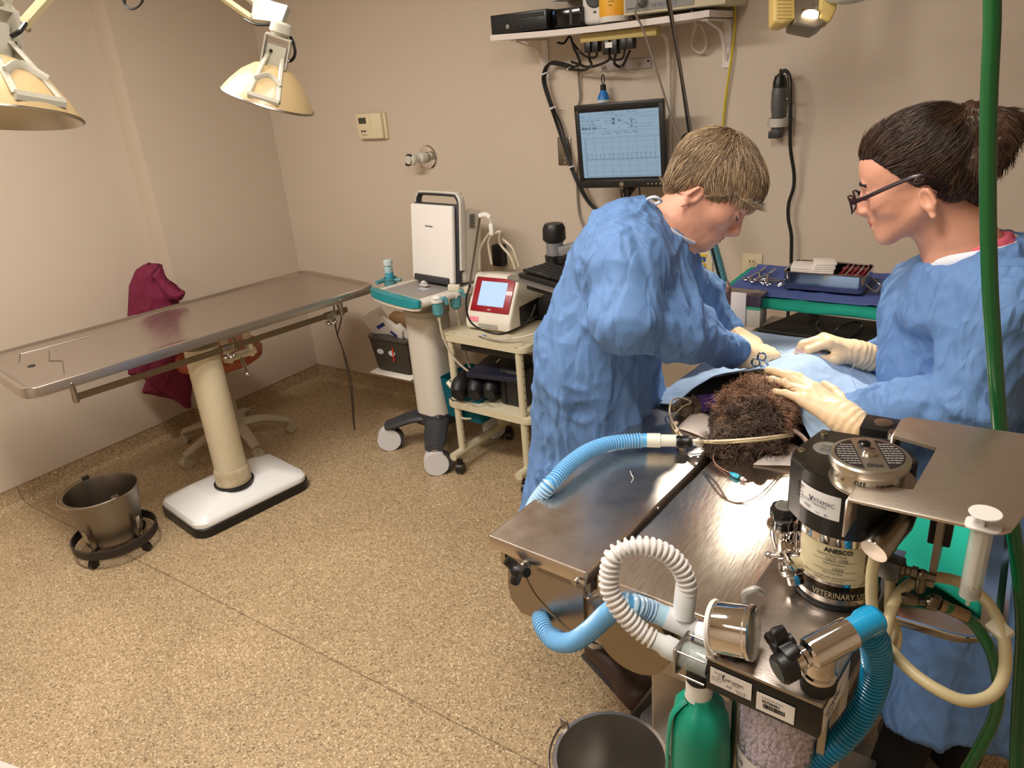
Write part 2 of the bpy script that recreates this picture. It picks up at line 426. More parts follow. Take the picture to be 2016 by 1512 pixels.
# ceiling light panels (above the frame; they light the room)
for x, y, sx, sy, p in PANELS:
    t = thing('ceiling_light', 'flat ceiling light panel above the room', 'ceiling light', (x, y, CEIL), group='ceiling light panels')
    MB().b2((x-sx/2-.03, y-sy/2-.03, CEIL-.04), (x+sx/2+.03, y+sy/2+.03, CEIL), bev=.004).build('frame', mat('white_enamel', (235, 235, 230), .4), t)
    MB().b2((x-sx/2, y-sy/2, CEIL-.045), (x+sx/2, y+sy/2, CEIL-.038)).build('diffuser', mat('lamp_diffuser', (255, 245, 230), .5, emit=((255, 225, 190), 1.5)), t)

# ---------------------------------------------------------------- common materials
steel = mat('brushed_steel', (172, 163, 155), .3, 1., bump=(60, .12, (1, 22, 1)), rbump=(.2, .42))
steelD = mat('dull_steel', (140, 132, 122), .36, 1., bump=(40, .1))
chrome = mat('chrome', (225, 220, 215), .07, 1.)
satin = mat('satin_metal', (176, 170, 160), .3, 1.)
black = mat('black_plastic', (18, 18, 19), .38)
blackr = mat('black_rubber', (24, 23, 22), .65)
white = mat('white_plastic', (228, 226, 220), .35)
cream = mat('cream_enamel', (222, 212, 184), .35)
beige = mat('beige_plastic', (202, 194, 172), .45)
teal = mat('teal_plastic', (32, 140, 150), .4)
ink = mat('black_ink', (22, 22, 26), .7)
paper = mat('white_paper', (232, 228, 222), .8)

# ================================================================ long exam table on a column, left
def loft(mb, rings, mi=0):                         # rings: (w, h, r, z) rounded rectangles, first and last closed
    R = [[mb._v((x, y, z)) for x, y in rrect(w_, h_, r, 6)] for w_, h_, r, z in rings]
    for A, B in zip(R, R[1:]): mb.bridge(A, B, mi)
    mb.cap(R[0], True, mi); mb.cap(R[-1], False, mi); return mb
ET = thing('exam_table', 'long stainless steel exam table on a cream column and white base', 'exam table', (-2.66, 1.60, 0))
FL, FR, NR = at(592, 531, 2, .8), at(719, 556, 2, .8), at(66, 768, 2, .8)
yd = V(.148, .989, 0).normalized(); xd = V(yd.y, -yd.x, 0); cen = at(345, 634, 2, .8)
cen = V(-2.845, 1.712, 0); ETW, ETL = .60, 1.47
Rt = basis(xd, yd); Mt = Matrix.Translation((cen.x, cen.y, 0)) @ Rt.to_4x4()
mb = MB(Mt); loft(mb, [(ETW-.02, ETL-.02, .05, .762), (ETW, ETL, .06, .765), (ETW, ETL, .06, .795), (ETW-.006, ETL-.006, .058, .801), (ETW-.03, ETL-.03, .05, .802), (ETW-.055, ETL-.055, .045, .792), (ETW-.08, ETL-.08, .04, .789), (.4, 1.2, .04, .787)])
mb.build('tabletop', mat('table_steel', (190, 180, 170), .2, .9, bump=(30, .06), rbump=(.16, .3)), ET)
mb = MB(Mt)                                        # embossed drain groove at the near end
for pts in ([(-.15, -.52), (-.02, -.56), (.03, -.53), (.2, -.58)], [(-.2, -.35), (-.22, -.60), (-.1, -.64)]):
    mb.tube([(x, y, .7885) for x, y in pts], .0022, 6)
mb.build('drain_groove', mat('groove_satin', (160, 150, 142), .35, .9), ET)
MB(Mt).cyl((-.02, -.62, .786), (-.02, -.62, .7895), .013).build('drain_hole', black, ET)
MB(Mt).b2((-.14, -.52, .735), (.2, .5, .763), bev=.006).build('under_frame', cream, ET)
railx = ETW/2-.012
mb = MB(Mt); mb.b2((railx-.004, -.60, .712), (railx+.004, .56, .735))
mb.build('side_rail', mat('aged_rail', (120, 104, 80), .4, .8), ET)
for y in (-.59, .53):
    MB(Mt).cyl((railx, y, .705), (railx, y, .765), .010).cyl((railx+.004, y, .775), (railx+.016, y, .775), .009, .006).build('rail_bolt', satin, ET)
for y in (-.02, .47):
    mb = MB(Mt); mb.box((railx, y, .722), (.03, .05, .03), bev=.004); mb.cyl((railx, y, .685), (railx, y, .71), .012)
    for k in range(5):
        a = k*2*PI/5; mb.ball((railx+.018*math.cos(a), y+.018*math.sin(a), .688), .010, (1, 1, .8), u=10, v=8)
    mb.build('rail_clamp', satin, ET)
colp = V(-2.665, 1.60, 0)
mb = MB(frame(colp)); mb.lathe([(.062, .19), (.066, .2), (.066, .735), (.05, .74)], seg=40); mb.build('column', cream, ET)
MB(frame(colp)).lathe([(.074, .118), (.074, .17), (.070, .19), (.060, .20)], seg=40).build('collar', mat('old_cream', (205, 193, 164), .5, var=(14, (176, 160, 128))), ET)
MB(frame(colp)).lathe([(.082, .108), (.083, .122), (.076, .124)], seg=40).build('collar_seal', black, ET)
bc = (at(326, 985, 2, .06)+at(603, 940, 2, .06)+at(398, 1035, 2, .06)+at(515, 893, 2, .06))/4
Mb = Matrix.Translation((bc.x-.003, bc.y, 0)) @ basis(xd, yd).to_4x4()
mb = MB(Mb); loft(mb, [(.36, .52, .05, .035), (.366, .526, .055, .045), (.366, .526, .055, .06), (.35, .51, .05, .072), (.2, .30, .03, .112), (.15, .22, .03, .114)])
mb.build('base', mat('white_enamel_gloss', (236, 238, 238), .18, coat=.5), ET)
mb = MB(Mb); loft(mb, [(.365, .525, .055, 0), (.378, .538, .06, .004), (.378, .538, .06, .038), (.366, .526, .055, .042)])
mb.build('base_strip', black, ET)
# crank bracket under the table and the tilt screw
mb = MB(Mt); mb.box((.16, .03, .68), (.05, .016, .12), bev=.003); mb.box((.16, .13, .68), (.05, .016, .12), bev=.003); mb.cyl((.17, .01, .64), (.17, .15, .64), .016)
mb.build('tilt_bracket', cream, ET)
p0 = at(456, 655, 2, .70); p1 = at(487, 735, 2, .585)
MB().cyl(p0, p1, .008).ball(p1, .015, (1, 1, .7)).build('tilt_screw', satin, ET)
# cord hanging from the far clamp
mb = MB(); a = at(657, 600, 2, .72)
pts = [a, a+V(.0, -.005, -.05), a+V(.01, -.02, -.10), a+V(.012, -.02, -.14)]
mb.tube(pts, .0035, 6, n=12); mb.tube([a+V(.01, .01, 0), a+V(.025, .01, -.06), a+V(.012, -.02, -.14)], .003, 6, n=10)
e = at(698, 847, 1, a.y+.02); mb.tube([a+V(.012, -.02, -.14), a+V(.02, -.01, -.22), (a+e)/2+V(.02, 0, -.08), e+V(.004, 0, .06), e], .0035, 6, n=30)
mb.tube([a+V(.012, -.02, -.14), a+V(.028, -.01, -.24), (a+e)/2+V(.03, .004, -.06), e+V(.012, 0, .07), e+V(.004, 0, .01)], .003, 6, n=30)
tag(mb.build('restraint_cord', mat('braided_cord', (92, 76, 58), .8, var=(300, (44, 36, 30)))), 'thin brown cord hanging from the far end of the steel exam table', 'cord')

# ================================================================ rolling chair and maroon scrub top
CC = V(-3.16, 1.98, 0)
SC = thing('rolling_chair', 'orange-brown rolling chair with a beige five-star base behind the exam table', 'chair', CC)
cast = [at(366, 862, 2, .025), at(367, 912, 2, .025), at(572, 840, 2, .025), at(508, 895, 2, .025), at(488, 820, 2, .025)]
chairb = mat('chair_beige', (176, 164, 138), .45)
for p in cast:
    d = V(p.x, p.y, 0); mb = MB(); h = CC+V(0, 0, .115)
    mb.tube([h, h*.5+d*.5+V(0, 0, .055), V(d.x, d.y, .062)], lambda t: .032-.012*t, 10, n=8, sq=(1.1, .8)); mb.build('leg', chairb, SC)
    c = MB(); s_ = (d-CC).normalized(); q = V(-s_.y, s_.x, 0)
    c.cyl(V(d.x, d.y, .026)-q*.022, V(d.x, d.y, .026)+q*.022, .026); c.box((d.x, d.y, .05), (.03, .03, .02), bev=.006); c.build('caster', chairb, SC)
MB(frame(CC)).lathe([(.04, .08), (.036, .13), (.026, .15), (.026, .3), (.016, .31), (.016, .45)]).build('gas_column', chairb, SC)
seatm = mat('rust_vinyl', (168, 84, 54), .5, bump=(80, .1))
MB(frame(CC)).lathe([(.0, .45), (.17, .452), (.2, .47), (.208, .50), (.195, .53), (.15, .542), (0, .545)], seg=40).build('seat', seatm, SC)
BCp = pp(312, 650, (V(-3.33, 1.88, 0)).dot(NH)+.05)
mb = MB(); mb.tube([CC+V(-.02, -.02, .47), CC+V(-.23, -.17, .48), V(BCp.x-.02, BCp.y, .60)], .014, 8, n=12, sq=(1.6, .6)); mb.build('back_bar', black, SC)
bn = (CC-V(BCp.x, BCp.y, 0)).normalized(); Rb = basis(V(-bn.y, bn.x, 0), V(0, 0, 1))
Mk = Matrix.Translation((BCp.x, BCp.y, .72)) @ Rb.to_4x4()
mb = MB(Mk); loft(mb, [(.18, .18, .06, -.018), (.22, .22, .08, -.010), (.22, .22, .08, .010), (.18, .18, .06, .018)]); mb.build('backrest', seatm, SC)
# scrub top thrown over the backrest
D0 = V(-3.30, 1.86, 0).dot(NH)
def cloth_slab(name, outline, D, m, thick=.05, wr=.01, vox=.008, parent=None, s=3, holes=(), dfn=None):
    """draped cloth: a rounded slab filling an outline (photo frame) on an upright plane at distance D"""
    P = [pp(x, y, D) for x, y in outline]; X = V(-NH.y, NH.x, 0)*-1; o = P[0]
    uv = np.array([((p-o).dot(X), (p-o).z) for p in P]); n = len(uv)
    lo = uv.min(0)-thick; hi = uv.max(0)+thick; g = vox
    us = np.arange(lo[0], hi[0], g); vs = np.arange(lo[1], hi[1], g); U, W = np.meshgrid(us, vs, indexing='ij'); Q = np.stack([U.ravel(), W.ravel()], 1)
    d = np.full(len(Q), 1e9); ins = np.zeros(len(Q), bool)
    for i in range(n):
        a = uv[i]; b = uv[(i+1) % n]; ab = b-a; t = np.clip(((Q-a)@ab)/max(ab@ab, 1e-12), 0, 1); d = np.minimum(d, np.linalg.norm(Q-a-t[:, None]*ab, axis=1))
        if a[1] != b[1]:
            c_ = ((a[1] > Q[:, 1]) != (b[1] > Q[:, 1])) & (Q[:, 0] < (b[0]-a[0])*(Q[:, 1]-a[1])/(b[1]-a[1])+a[0]); ins ^= c_
    sd = np.where(ins, -d, d).reshape(U.shape)
    h = np.sqrt(np.clip(1-(1-np.clip(-sd/thick, 0, 1))**2, 0, 1))*thick
    P3 = np.stack([U.ravel(), W.ravel(), np.zeros(U.size)], 1)
    hh = h+(wrinkle(P3, 9, (1.2, .55, 1), s)*wr*np.clip(-sd/.02, 0, 1).ravel()).reshape(U.shape)
    idx = -np.ones(U.shape, int); ok = sd < .002; mb = MB(); F = {}; Bk = {}
    for i, j in np.argwhere(ok):
        w0 = o+X*U[i, j]+V(0, 0, W[i, j]); F[i, j] = mb._v(w0-NH*hh[i, j]); Bk[i, j] = mb._v(w0+NH*(h[i, j]*.6+.002))
    for (i, j) in F:
        if all(q in F for q in ((i+1, j), (i+1, j+1), (i, j+1))):
            mb.bm.faces.new((F[i, j], F[i+1, j], F[i+1, j+1], F[i, j+1])); mb.bm.faces.new((Bk[i, j], Bk[i, j+1], Bk[i+1, j+1], Bk[i+1, j]))
    be = [e for e in mb.bm.edges if len(e.link_faces) == 1]; half = {}
    inv = {v: k for k, v in F.items()}
    for e in be:
        a, b = e.verts
        if a in inv and b in inv:
            try: mb.bm.faces.new((a, b, Bk[inv[b]], Bk[inv[a]]))
            except ValueError: pass
    return mb.build(name, m, parent, auto=False)
maroon = mat('maroon_cotton', (106, 16, 52), .85, bump=(260, .2))
T = thing('scrub_top', 'maroon scrub top draped over the chair behind the exam table', 'clothing', (CC.x-.15, CC.y-.1, .35))
for o_, D_, th, s_ in (([(256, 560), (268, 530), (290, 517), (318, 520), (322, 545), (345, 560), (365, 580), (350, 592), (372, 640), (385, 700), (372, 730), (376, 805), (345, 785), (280, 770), (290, 745), (254, 735), (252, 650)], D0, .075, 3),):
    o = cloth_slab('body', o_, D_, maroon, th, .016, .008, T, s_)
o = cloth_slab('sleeve', [(318, 522), (326, 545), (340, 560), (366, 576), (358, 592), (335, 590), (318, 570), (300, 540)], D0-.05, maroon, .05, .014, .007, T, 8)
o = cloth_slab('sleeve', [(300, 712), (340, 700), (372, 705), (378, 760), (374, 806), (345, 782), (290, 745)], D0-.075, maroon, .045, .014, .007, T, 12)
for x, y in ((358, 705), (372, 744)): MB().ball(pp(x, y, D0-.085), .005, u=10, v=8).build('snap_button', satin, T)

# ================================================================ kick bucket on its dolly
RC = (at(132, 1085, 2, .045)+at(323, 1035, 2, .045))/2
D1 = thing('bucket_dolly', 'black ring dolly on small casters under the steel kick bucket', 'dolly', (RC.x, RC.y, 0))
mb = MB(frame((RC.x, RC.y, 0))); mb.lathe([(.150, .048), (.157, .050), (.158, .082), (.151, .084), (.148, .066), (.150, .048)], seg=48, capends=False); mb.build('ring', mat('black_rubber_ring', (40, 33, 27), .5), D1)
for k in range(4):
    a = k*PI/2+.35; c_, s_ = math.cos(a), math.sin(a); p = V(RC.x+.135*c_, RC.y+.135*s_, 0)
    mb = MB(); mb.box(p+V(0, 0, .052), (.03, .03, .012), rot=(0, 0, a), bev=.002); mb.cyl(p+V(0, 0, .03), p+V(0, 0, .05), .008)
    mb.build('caster_bracket', satin, D1)
    mb = MB(); q = V(-s_, c_, 0); mb.cyl(p+V(0, 0, .02)-q*.008, p+V(0, 0, .02)+q*.008, .020); mb.build('wheel', black, D1)
    p2 = V(RC.x+.128*c_, RC.y+.128*s_, .11); mb = MB(); mb.box(p2, (.004, .018, .10), rot=(0, .12, a), bev=.001)
    mb.cyl(p2+V(c_, s_, 0)*.002+V(0, 0, .02), p2+V(c_, s_, 0)*.006+V(0, 0, .02), .004, seg=8); mb.build('upright_bracket', satin, D1)
    mb = MB(); mb.tube([V(RC.x+.152*c_, RC.y+.152*s_, .065), V(RC.x+.12*c_, RC.y+.12*s_, .062), V(RC.x+.05*c_, RC.y+.05*s_, .055)], .006, 6); mb.build('spoke', black, D1)
bk = (at(118, 995, 2, .27)+at(281, 968, 2, .27))/2; bk = V(-2.72, 1.105, 0); bk = V(RC.x, RC.y, 0)
B1 = thing('kick_bucket', 'small stainless steel bucket with a wire handle standing in the black ring dolly', 'bucket', (bk.x, bk.y, .06))
mb = MB(frame((bk.x, bk.y, 0))); mb.lathe([(.0, .066), (.098, .066), (.104, .072), (.133, .262), (.137, .268), (.137, .272), (.132, .272), (.128, .262), (.1, .075), (0, .072)], seg=56)
mb.build('bucket_shell', steelD, B1)
_a = at(178, 950, 2, .27)-at(250, 998, 2, .27); ha = math.atan2(_a.y, _a.x)
for s_ in (1, -1):
    c_ = V(math.cos(ha), math.sin(ha), 0)*s_; mb = MB(); mb.box(V(bk.x, bk.y, .275)+c_*.137, (.006, .028, .032), rot=(0, 0, ha), bev=.002); mb.build('handle_ear', steelD, B1)
mb = MB(); e1 = V(math.cos(ha), math.sin(ha), 0); tdir = (V(-e1.y, e1.x, 0)*-1)
pts = []
for k in range(25):
    a = PI*k/24; pts.append(V(bk.x, bk.y, .28)+e1*(.143*math.cos(a))+(V(-e1.y, e1.x, 0)*(1 if V(-e1.y, e1.x, 0).dot(V(-.8, -.4, 0)) > 0 else -1)+V(0, 0, -.05))*(.152*math.sin(a)))
mb.tube(pts, .0028, 6); mb.build('handle', satin, B1)
# ================================================================ things on the back wall
def wp(x, y, off=0.): return at(x, y, 1, YB-off)
lcd = mat('lcd_dark', (62, 66, 52), .3)
# thermostat
a = wp(704, 231, .035); b = wp(751, 266, .035); cz = (a.z+b.z)/2
t = thing('thermostat', 'cream wall thermostat with a small dark display', 'thermostat', ((a.x+b.x)/2, YB, cz-.05))
W_ = .165; H_ = .118; ivory = mat('ivory_plastic', (226, 212, 178), .45); cx = (a.x+b.x)/2-.005
MB().b2((cx-W_/2, YB-.034, cz-H_/2), (cx+W_/2, YB-.012, cz+H_/2), bev=.005).build('cover', ivory, t)
MB().b2((cx-W_/2+.01, YB-.014, cz-H_/2-.003), (cx+W_/2+.012, YB, cz+H_/2-.002), bev=.003).build('back_plate', ivory, t)
MB().b2((cx-.065, YB-.0355, cz+.012), (cx-.015, YB-.033, cz+.040), bev=.001).build('display', lcd, t)
for k in (0, 1): MB().b2((cx-.056+k*.018, YB-.0365, cz-.026), (cx-.042+k*.018, YB-.033, cz-.020), bev=.001).build('button', ink, t)
text('logo', 'Totaline', .011, (cx-.056, YB-.0345, cz-.043), (1, 0, 0), (0, 0, 1), mat('grey_ink', (110, 100, 84), .7), t)
MB().b2((cx-W_/2+.004, YB-.0345, cz-.0165), (cx+W_/2-.004, YB-.0338, cz-.0155)).b2((cx+.01, YB-.0345, cz-.016), (cx+.011, YB-.0338, cz+.055)).build('seam', mat('ivory_dark', (190, 176, 142), .6), t)
# wall gas fitting
p = wp(843, 309)
t = thing('gas_outlet', 'round chrome wall flange with a white valve fitting', 'wall fitting', p)
MB().lathe([(.055, 0), (.055, .004), (.05, .010), (.022, .012), (.02, .016)], p, (0, -1, 0), 40).build('flange', chrome, t)
MB().lathe([(.021, .012), (.026, .02), (.026, .045), (.018, .055), (.018, .075), (.028, .085), (.028, .098), (.02, .103), (.02, .115), (0, .115)], p, (-.28, -1, 0), 12).build('valve_body', mat('fitting_white', (208, 204, 192), .45), t)
for q_ in (V(-.05, -.09, -.022), V(-.03, -.1, .018)): MB().ball(p+q_, .012, (1.6, .8, .7)).build('release_lever', black, t)
# data plate behind the cable bundle
a = wp(1098, 270); b = wp(1127, 325)
t = thing('wall_plate', 'steel wall plate with a data jack, left of the monitor', 'wall plate', V((a.x+b.x)/2, YB, b.z))
MB().b2((a.x, YB-.006, b.z), (b.x, YB, a.z), bev=.002).build('plate', steelD, t)
MB().b2(((a.x+b.x)/2-.009, YB-.008, (a.z+b.z)/2-.004), ((a.x+b.x)/2+.009, YB-.005, (a.z+b.z)/2+.016)).build('jack', mat('jack_tan', (120, 98, 54), .6), t)
for k in (-.028, -.046): MB().cyl(((a.x+b.x)/2+.004, YB-.005, (a.z+b.z)/2+k), ((a.x+b.x)/2+.004, YB-.011, (a.z+b.z)/2+k), .005).build('screw', satin, t)
# network plate with yellow leads
a = wp(1368, 491); b = wp(1403, 549)
t = thing('network_plate', 'ivory wall plate with two blue network jacks behind the surgeon', 'wall plate', V((a.x+b.x)/2, YB, b.z))
cx = (a.x+b.x)/2; cz = (a.z+b.z)/2
MB().b2((a.x, YB-.006, b.z), (b.x, YB, a.z), bev=.002).build('plate', ivory, t)
yel = mat('yellow_cable', (206, 186, 40), .5)
for k in (.022, -.018):
    MB().b2((cx-.008, YB-.0085, cz+k-.008), (cx+.01, YB-.005, cz+k+.008)).build('jack', mat('jack_blue', (40, 90, 150), .5), t)
    MB().b2((cx-.014, YB-.008, cz+k+.010), (cx+.014, YB-.0055, cz+k+.020)).build('jack_label', mat('label_yellow', (226, 190, 40), .6), t)
o = MB().tube([V(cx, YB-.012, cz+.018), V(cx-.006, YB-.035, cz+.008), V(cx+.002, YB-.04, cz-.03), V(cx+.022, YB-.03, cz-.07), V(cx+.03, YB-.02, cz-.10)], .0042, 8, n=24).build('network_cable', yel)
tag(o, 'yellow network lead plugged into the ivory wall plate, hanging down', 'cable')
pts = [wp(1447, -10, .02), wp(1446, 60, .015), wp(1436, 140, .015), wp(1427, 205, .012), wp(1421, 262, .012), wp(1410, 320, .012), wp(1400, 400, .012), wp(1372, 470, .012), wp(1350, 525, .02)]
tag(MB().tube(pts, .0042, 8, n=60).build('network_cable', yel), 'long yellow network cable running down from the shelf end behind the surgeon', 'cable')
# power outlet
a = wp(1463, 498); b = wp(1499, 552)
t = thing('power_outlet', 'beige duplex power outlet above the blue towel tray', 'outlet', V((a.x+b.x)/2, YB, b.z)); cx = (a.x+b.x)/2; cz = (a.z+b.z)/2
MB().b2((a.x, YB-.006, b.z), (b.x, YB, a.z), bev=.002).build('plate', ivory, t)
for k in (.022, -.022): MB().lathe([(.016, .005), (.016, .009), (.014, .010), (0, .010)], (cx, YB, cz+k), (0, -1, 0), 20).b2((cx-.008, YB-.0105, cz+k-.004), (cx-.005, YB-.0098, cz+k+.006), mi=1).b2((cx+.005, YB-.0105, cz+k-.004), (cx+.008, YB-.0098, cz+k+.006), mi=1).build('socket', [ivory, ink], t)

# ================================================================ shelf
SY0, SZ = 2.585, 1.764
xl = at(966, 81, 1, SY0).x; xr = at(1393, 35, 1, SY0).x+.005
shw = mat('shelf_white', (226, 218, 212), .45)
t = thing('wall_shelf', 'long white shelf on two curved brackets high on the back wall', 'shelf', V((xl+xr)/2, YB, SZ-.2))
n = 24; mb = MB()
def sagz(x): u = (x-xl)/(xr-xl); return -.008*math.sin(PI*u)
A = [[mb._v((xl+(xr-xl)*i/n, y, SZ+sagz(xl+(xr-xl)*i/n)+z)) for y, z in ((SY0, 0), (SY0, .020), (YB-.002, .020), (YB-.002, 0))] for i in range(n+1)]
for p_, q_ in zip(A, A[1:]): mb.bridge(p_, q_)
mb.cap(A[0], True); mb.cap(A[-1]); mb.build('shelf_board', shw, t)
for bx in (at(1072, 110, 1, YB-.01).x, at(1434, 60, 1, YB-.01).x-.005):
    zb = SZ-.155 if bx < -1.4 else SZ-.16; zt = SZ-.004
    mb = MB(); mb.b2((bx-.014, YB-.006, zb), (bx+.014, YB, zt)); mb.b2((bx-.012, SY0+.02, zt-.006), (bx+.012, YB, zt))
    pts = [V(bx, YB-.004, zb+.02), V(bx, YB-.03, zb+.06), V(bx, YB-.075, zb+.115), V(bx, YB-.14, zt-.022), V(bx, SY0+.035, zt-.006)]
    mb.tube(pts, .004, 6, n=20, sq=(1.6, .7)); mb.build('bracket', shw, t)
zt = SZ+.020
# computer
ca = at(967, 70, 1, SY0+.005); cbx = at(1077, 60, 1, SY0+.005).x
t = thing('desktop_computer', 'slim black computer lying flat at the left end of the wall shelf', 'computer', V((ca.x+cbx)/2, SY0+.1, zt))
x0, x1, h = ca.x+.003, cbx, .066; y0 = SY0+.004
MB().b2((x0, y0, zt), (x1, y0+.23, zt+h), bev=.003).build('case', black, t)
mb = MB()
for k in range(16): mb.b2((x0+.008+k*.0045, y0-.0015, zt+.012), (x0+.0102+k*.0045, y0+.001, zt+h-.006))
for k in range(22): mb.b2((x0+.09+k*.0055, y0-.0015, zt+.034), (x0+.0925+k*.0055, y0+.001, zt+.040))
mb.build('grille', mat('dark_grey', (44, 44, 46), .5), t)
MB().b2((x0+.095, y0-.002, zt+.044), (x1-.01, y0+.001, zt+.058)).build('disc_drive', mat('drive_grey', (32, 32, 34), .3), t)
mb = MB(); mb.lathe([(.0075, 0), (.0075, .002), (0, .002)], (x0+.077, y0, zt+.022), (0, -1, 0), 20); mb.build('badge', mat('badge_silver', (190, 190, 190), .3, .8), t)
text('logo', 'hp', .008, (x0+.0725, y0-.0025, zt+.0195), (1, 0, 0), (0, 0, 1), ink, t)
for k in range(3): MB().b2((x0+.12+k*.014, y0-.002, zt+.014), (x0+.13+k*.014, y0+.001, zt+.019)).build('usb_port', mat('usb_blue', (30, 50, 90), .5) if k == 1 else ink, t)
# black box next to it
bx0, bx1 = x1+.004, at(1148, 60, 1, SY0+.05).x
t = thing('black_media_box', 'glossy black box standing between the computer and the white speaker', 'electronics box', V((bx0+bx1)/2, SY0+.1, zt))
MB().b2((bx0, SY0+.035, zt), (bx1, SY0+.2, zt+.062), bev=.004).build('case', mat('gloss_black', (12, 12, 14), .12), t)
MB().b2((bx1-.045, SY0+.0335, zt+.006), (bx1-.035, SY0+.036, zt+.056)).build('trim', mat('dark_grey', (44, 44, 46), .5), t)
MB().b2((bx0+.006, SY0+.0335, zt+.045), (bx0+.014, SY0+.036, zt+.056)).build('sticker', mat('sticker_blue', (40, 90, 150), .5), t)
# white speaker
p = at(1173, 40, 1, SY0+.07)
t = thing('white_speaker', 'white plastic device with a round dark front behind the orange wipes tub', 'speaker', V(p.x, SY0+.1, zt))
sx = at(1145, 40, 1, SY0+.06).x
MB().b2((sx, SY0+.06, zt), (sx+.09, SY0+.16, zt+.17), bev=.018, seg=4).build('housing', white, t)
MB().lathe([(.032, 0), (.034, .003), (.030, .005), (.012, .002), (0, .001)], (sx+.055, SY0+.0605, zt+.085), (0, -1, 0), 30).build('speaker_cone', mat('dark_grey', (44, 44, 46), .5), t)
MB().b2((sx+.050, SY0+.058, zt+.035), (sx+.06, SY0+.0605, zt+.042)).build('button', mat('dark_grey', (44, 44, 46), .5), t)
# wipes tub
p0 = at(1170, 50, 1, SY0+.02).x; p1 = at(1223, 50, 1, SY0+.02).x; r = (p1-p0)/2
t = thing('wipes_tub', 'white tub with an orange label on the shelf, left of the grey instrument', 'tub', V(p0+r, SY0+.02+r, zt))
MB(frame((p0+r, SY0+.02+r, zt))).lathe([(r*.96, 0), (r, .006), (r, .19), (r*.94, .195), (r*.94, .22), (0, .222)], seg=40).build('tub_body', white, t)
lab = mat('orange_label', (240, 160, 30), .4, var=(9, (244, 196, 60)))
MB(frame((p0+r, SY0+.02+r, zt))).lathe([(r*1.004, .018), (r*1.006, .018), (r*1.006, .17), (r*1.004, .17)], seg=40, capends=False).build('label_wrap', lab, t)
ccx, ccy = p0+r, SY0+.02+r
def cyl_fn(cx_, cy_, R_, ang0, z0):
    def f(p): a = ang0+p.x/R_; return V(cx_+(R_+p.z+.0006)*math.cos(a), cy_+(R_+p.z+.0006)*math.sin(a), z0+p.y)
    return f
for k, s_ in enumerate(('effective on', 'bacteria', 'viruses', 'fungi')):
    text('label_text', s_, .008, (0, 0, 0), (1, 0, 0), (0, 1, 0), mat('label_brown', (110, 66, 20), .7), t, fn=cyl_fn(ccx, ccy, r*1.006, -PI/2+.05, zt+.085-.012*k))
# grey instrument (signal monitor)
x0 = at(1223, 20, 1, SY0).x+.002; x1 = at(1366, 20, 1, SY0).x; x2 = at(1430, 10, 1, SY0+.02).x
t = thing('signal_monitor', 'grey and cream bench instrument with a plugged-in lead on the shelf', 'medical instrument', V((x0+x2)/2, SY0+.1, zt))
mb = MB(); mb.b2((x0, SY0+.012, zt+.012), (x2, SY0+.225, zt+.135), bev=.004); mb.build('case', mat('case_cream', (206, 198, 170), .45), t)
MB().b2((x0+.008, SY0+.0095, zt+.02), (x1-.004, SY0+.013, zt+.128), bev=.001).build('front_panel', mat('panel_grey', (150, 150, 146), .45), t)
for xx in (x0+.02, x1-.02): MB().cyl((xx, SY0+.04, zt), (xx, SY0+.04, zt+.014), .008).build('foot', black, t)
MB().b2((x0+.02, SY0+.007, zt+.068), (x0+.034, SY0+.010, zt+.082)).build('switch', ink, t)
MB().b2((x0+.016, SY0+.008, zt+.03), (x0+.075, SY0+.0095, zt+.032)).build('marking', ink, t)
text('lettering', 'VETRONICS', .017, (x0+.105, SY0+.009, zt+.028), (1, 0, 0), (0, 0, 1), mat('panel_ink', (90, 96, 120), .6), t)
pk = V(x0+.078, SY0+.008, zt+.045)
MB().lathe([(.014, 0), (.015, .008), (.013, .022), (.009, .027), (0, .028)], pk, (-.3, -1, .1), 24).build('lead_plug', mat('plug_grey', (112, 112, 110), .5), t)
gc = mat('grey_cable', (134, 126, 114), .6)
pts = [pk+V(-.008, -.03, 0), pk+V(-.012, -.04, -.03), at(1267, 60, 1, SY0-.01), at(1290, 130, 1, 2.6), at(1318, 220, 1, 2.65), at(1340, 280, 1, 2.68), at(1352, 330, 1, 2.7)]
tag(MB().tube(pts, .0035, 7, n=60).build('sensor_lead', gc), 'thin grey lead from the instrument on the shelf down past the monitor', 'cable')
# a corner of white box on the wall at the very top
a = at(1090, 3, 1, YB-.1); b = at(1142, -30, 1, YB-.1)
tag(MB().b2((a.x, YB-.12, a.z), (b.x+.05, YB-.002, a.z+.1), bev=.003).build('wall_box', white), 'edge of a white box on the wall above the shelf', 'wall box')

# power strip and plugs under the shelf
a = at(1143, 76, 1, SY0+.05); b = at(1293, 62, 1, SY0+.05)
t = thing('power_strip', 'yellowed power strip fixed under the wall shelf', 'power strip', V((a.x+b.x)/2, SY0+.07, SZ-.05))
MB().b2((a.x, SY0+.045, SZ-.038), (b.x, SY0+.09, SZ-.009), bev=.003).build('strip_housing', mat('old_yellow', (190, 172, 106), .5), t)
for k, x_ in enumerate((1160, 1175, 1196, 1212, 1230, 1243)):
    p = at(x_, 92, 1, SY0+.065)
    mb = MB(); z_ = SZ-.045-(.03 if k in (2, 3) else .018)
    mb.b2((p.x-.013, SY0+.048, z_-.01), (p.x+.013, SY0+.082, SZ-.036), bev=.003); mb.build('plug', black, t)
p = at(1198, 88, 1, SY0+.045); MB().b2((p.x-.014, SY0+.0455, p.z-.010), (p.x+.014, SY0+.0475, p.z+.008)).build('plug_label', paper, t)
def cord(px, r, m, label, n=50, name='electric_cable'): return tag(MB().tube([at(x, y, 1, Y) for x, y, Y in px], r, 8, n=n).build(name, m), label, 'cable')
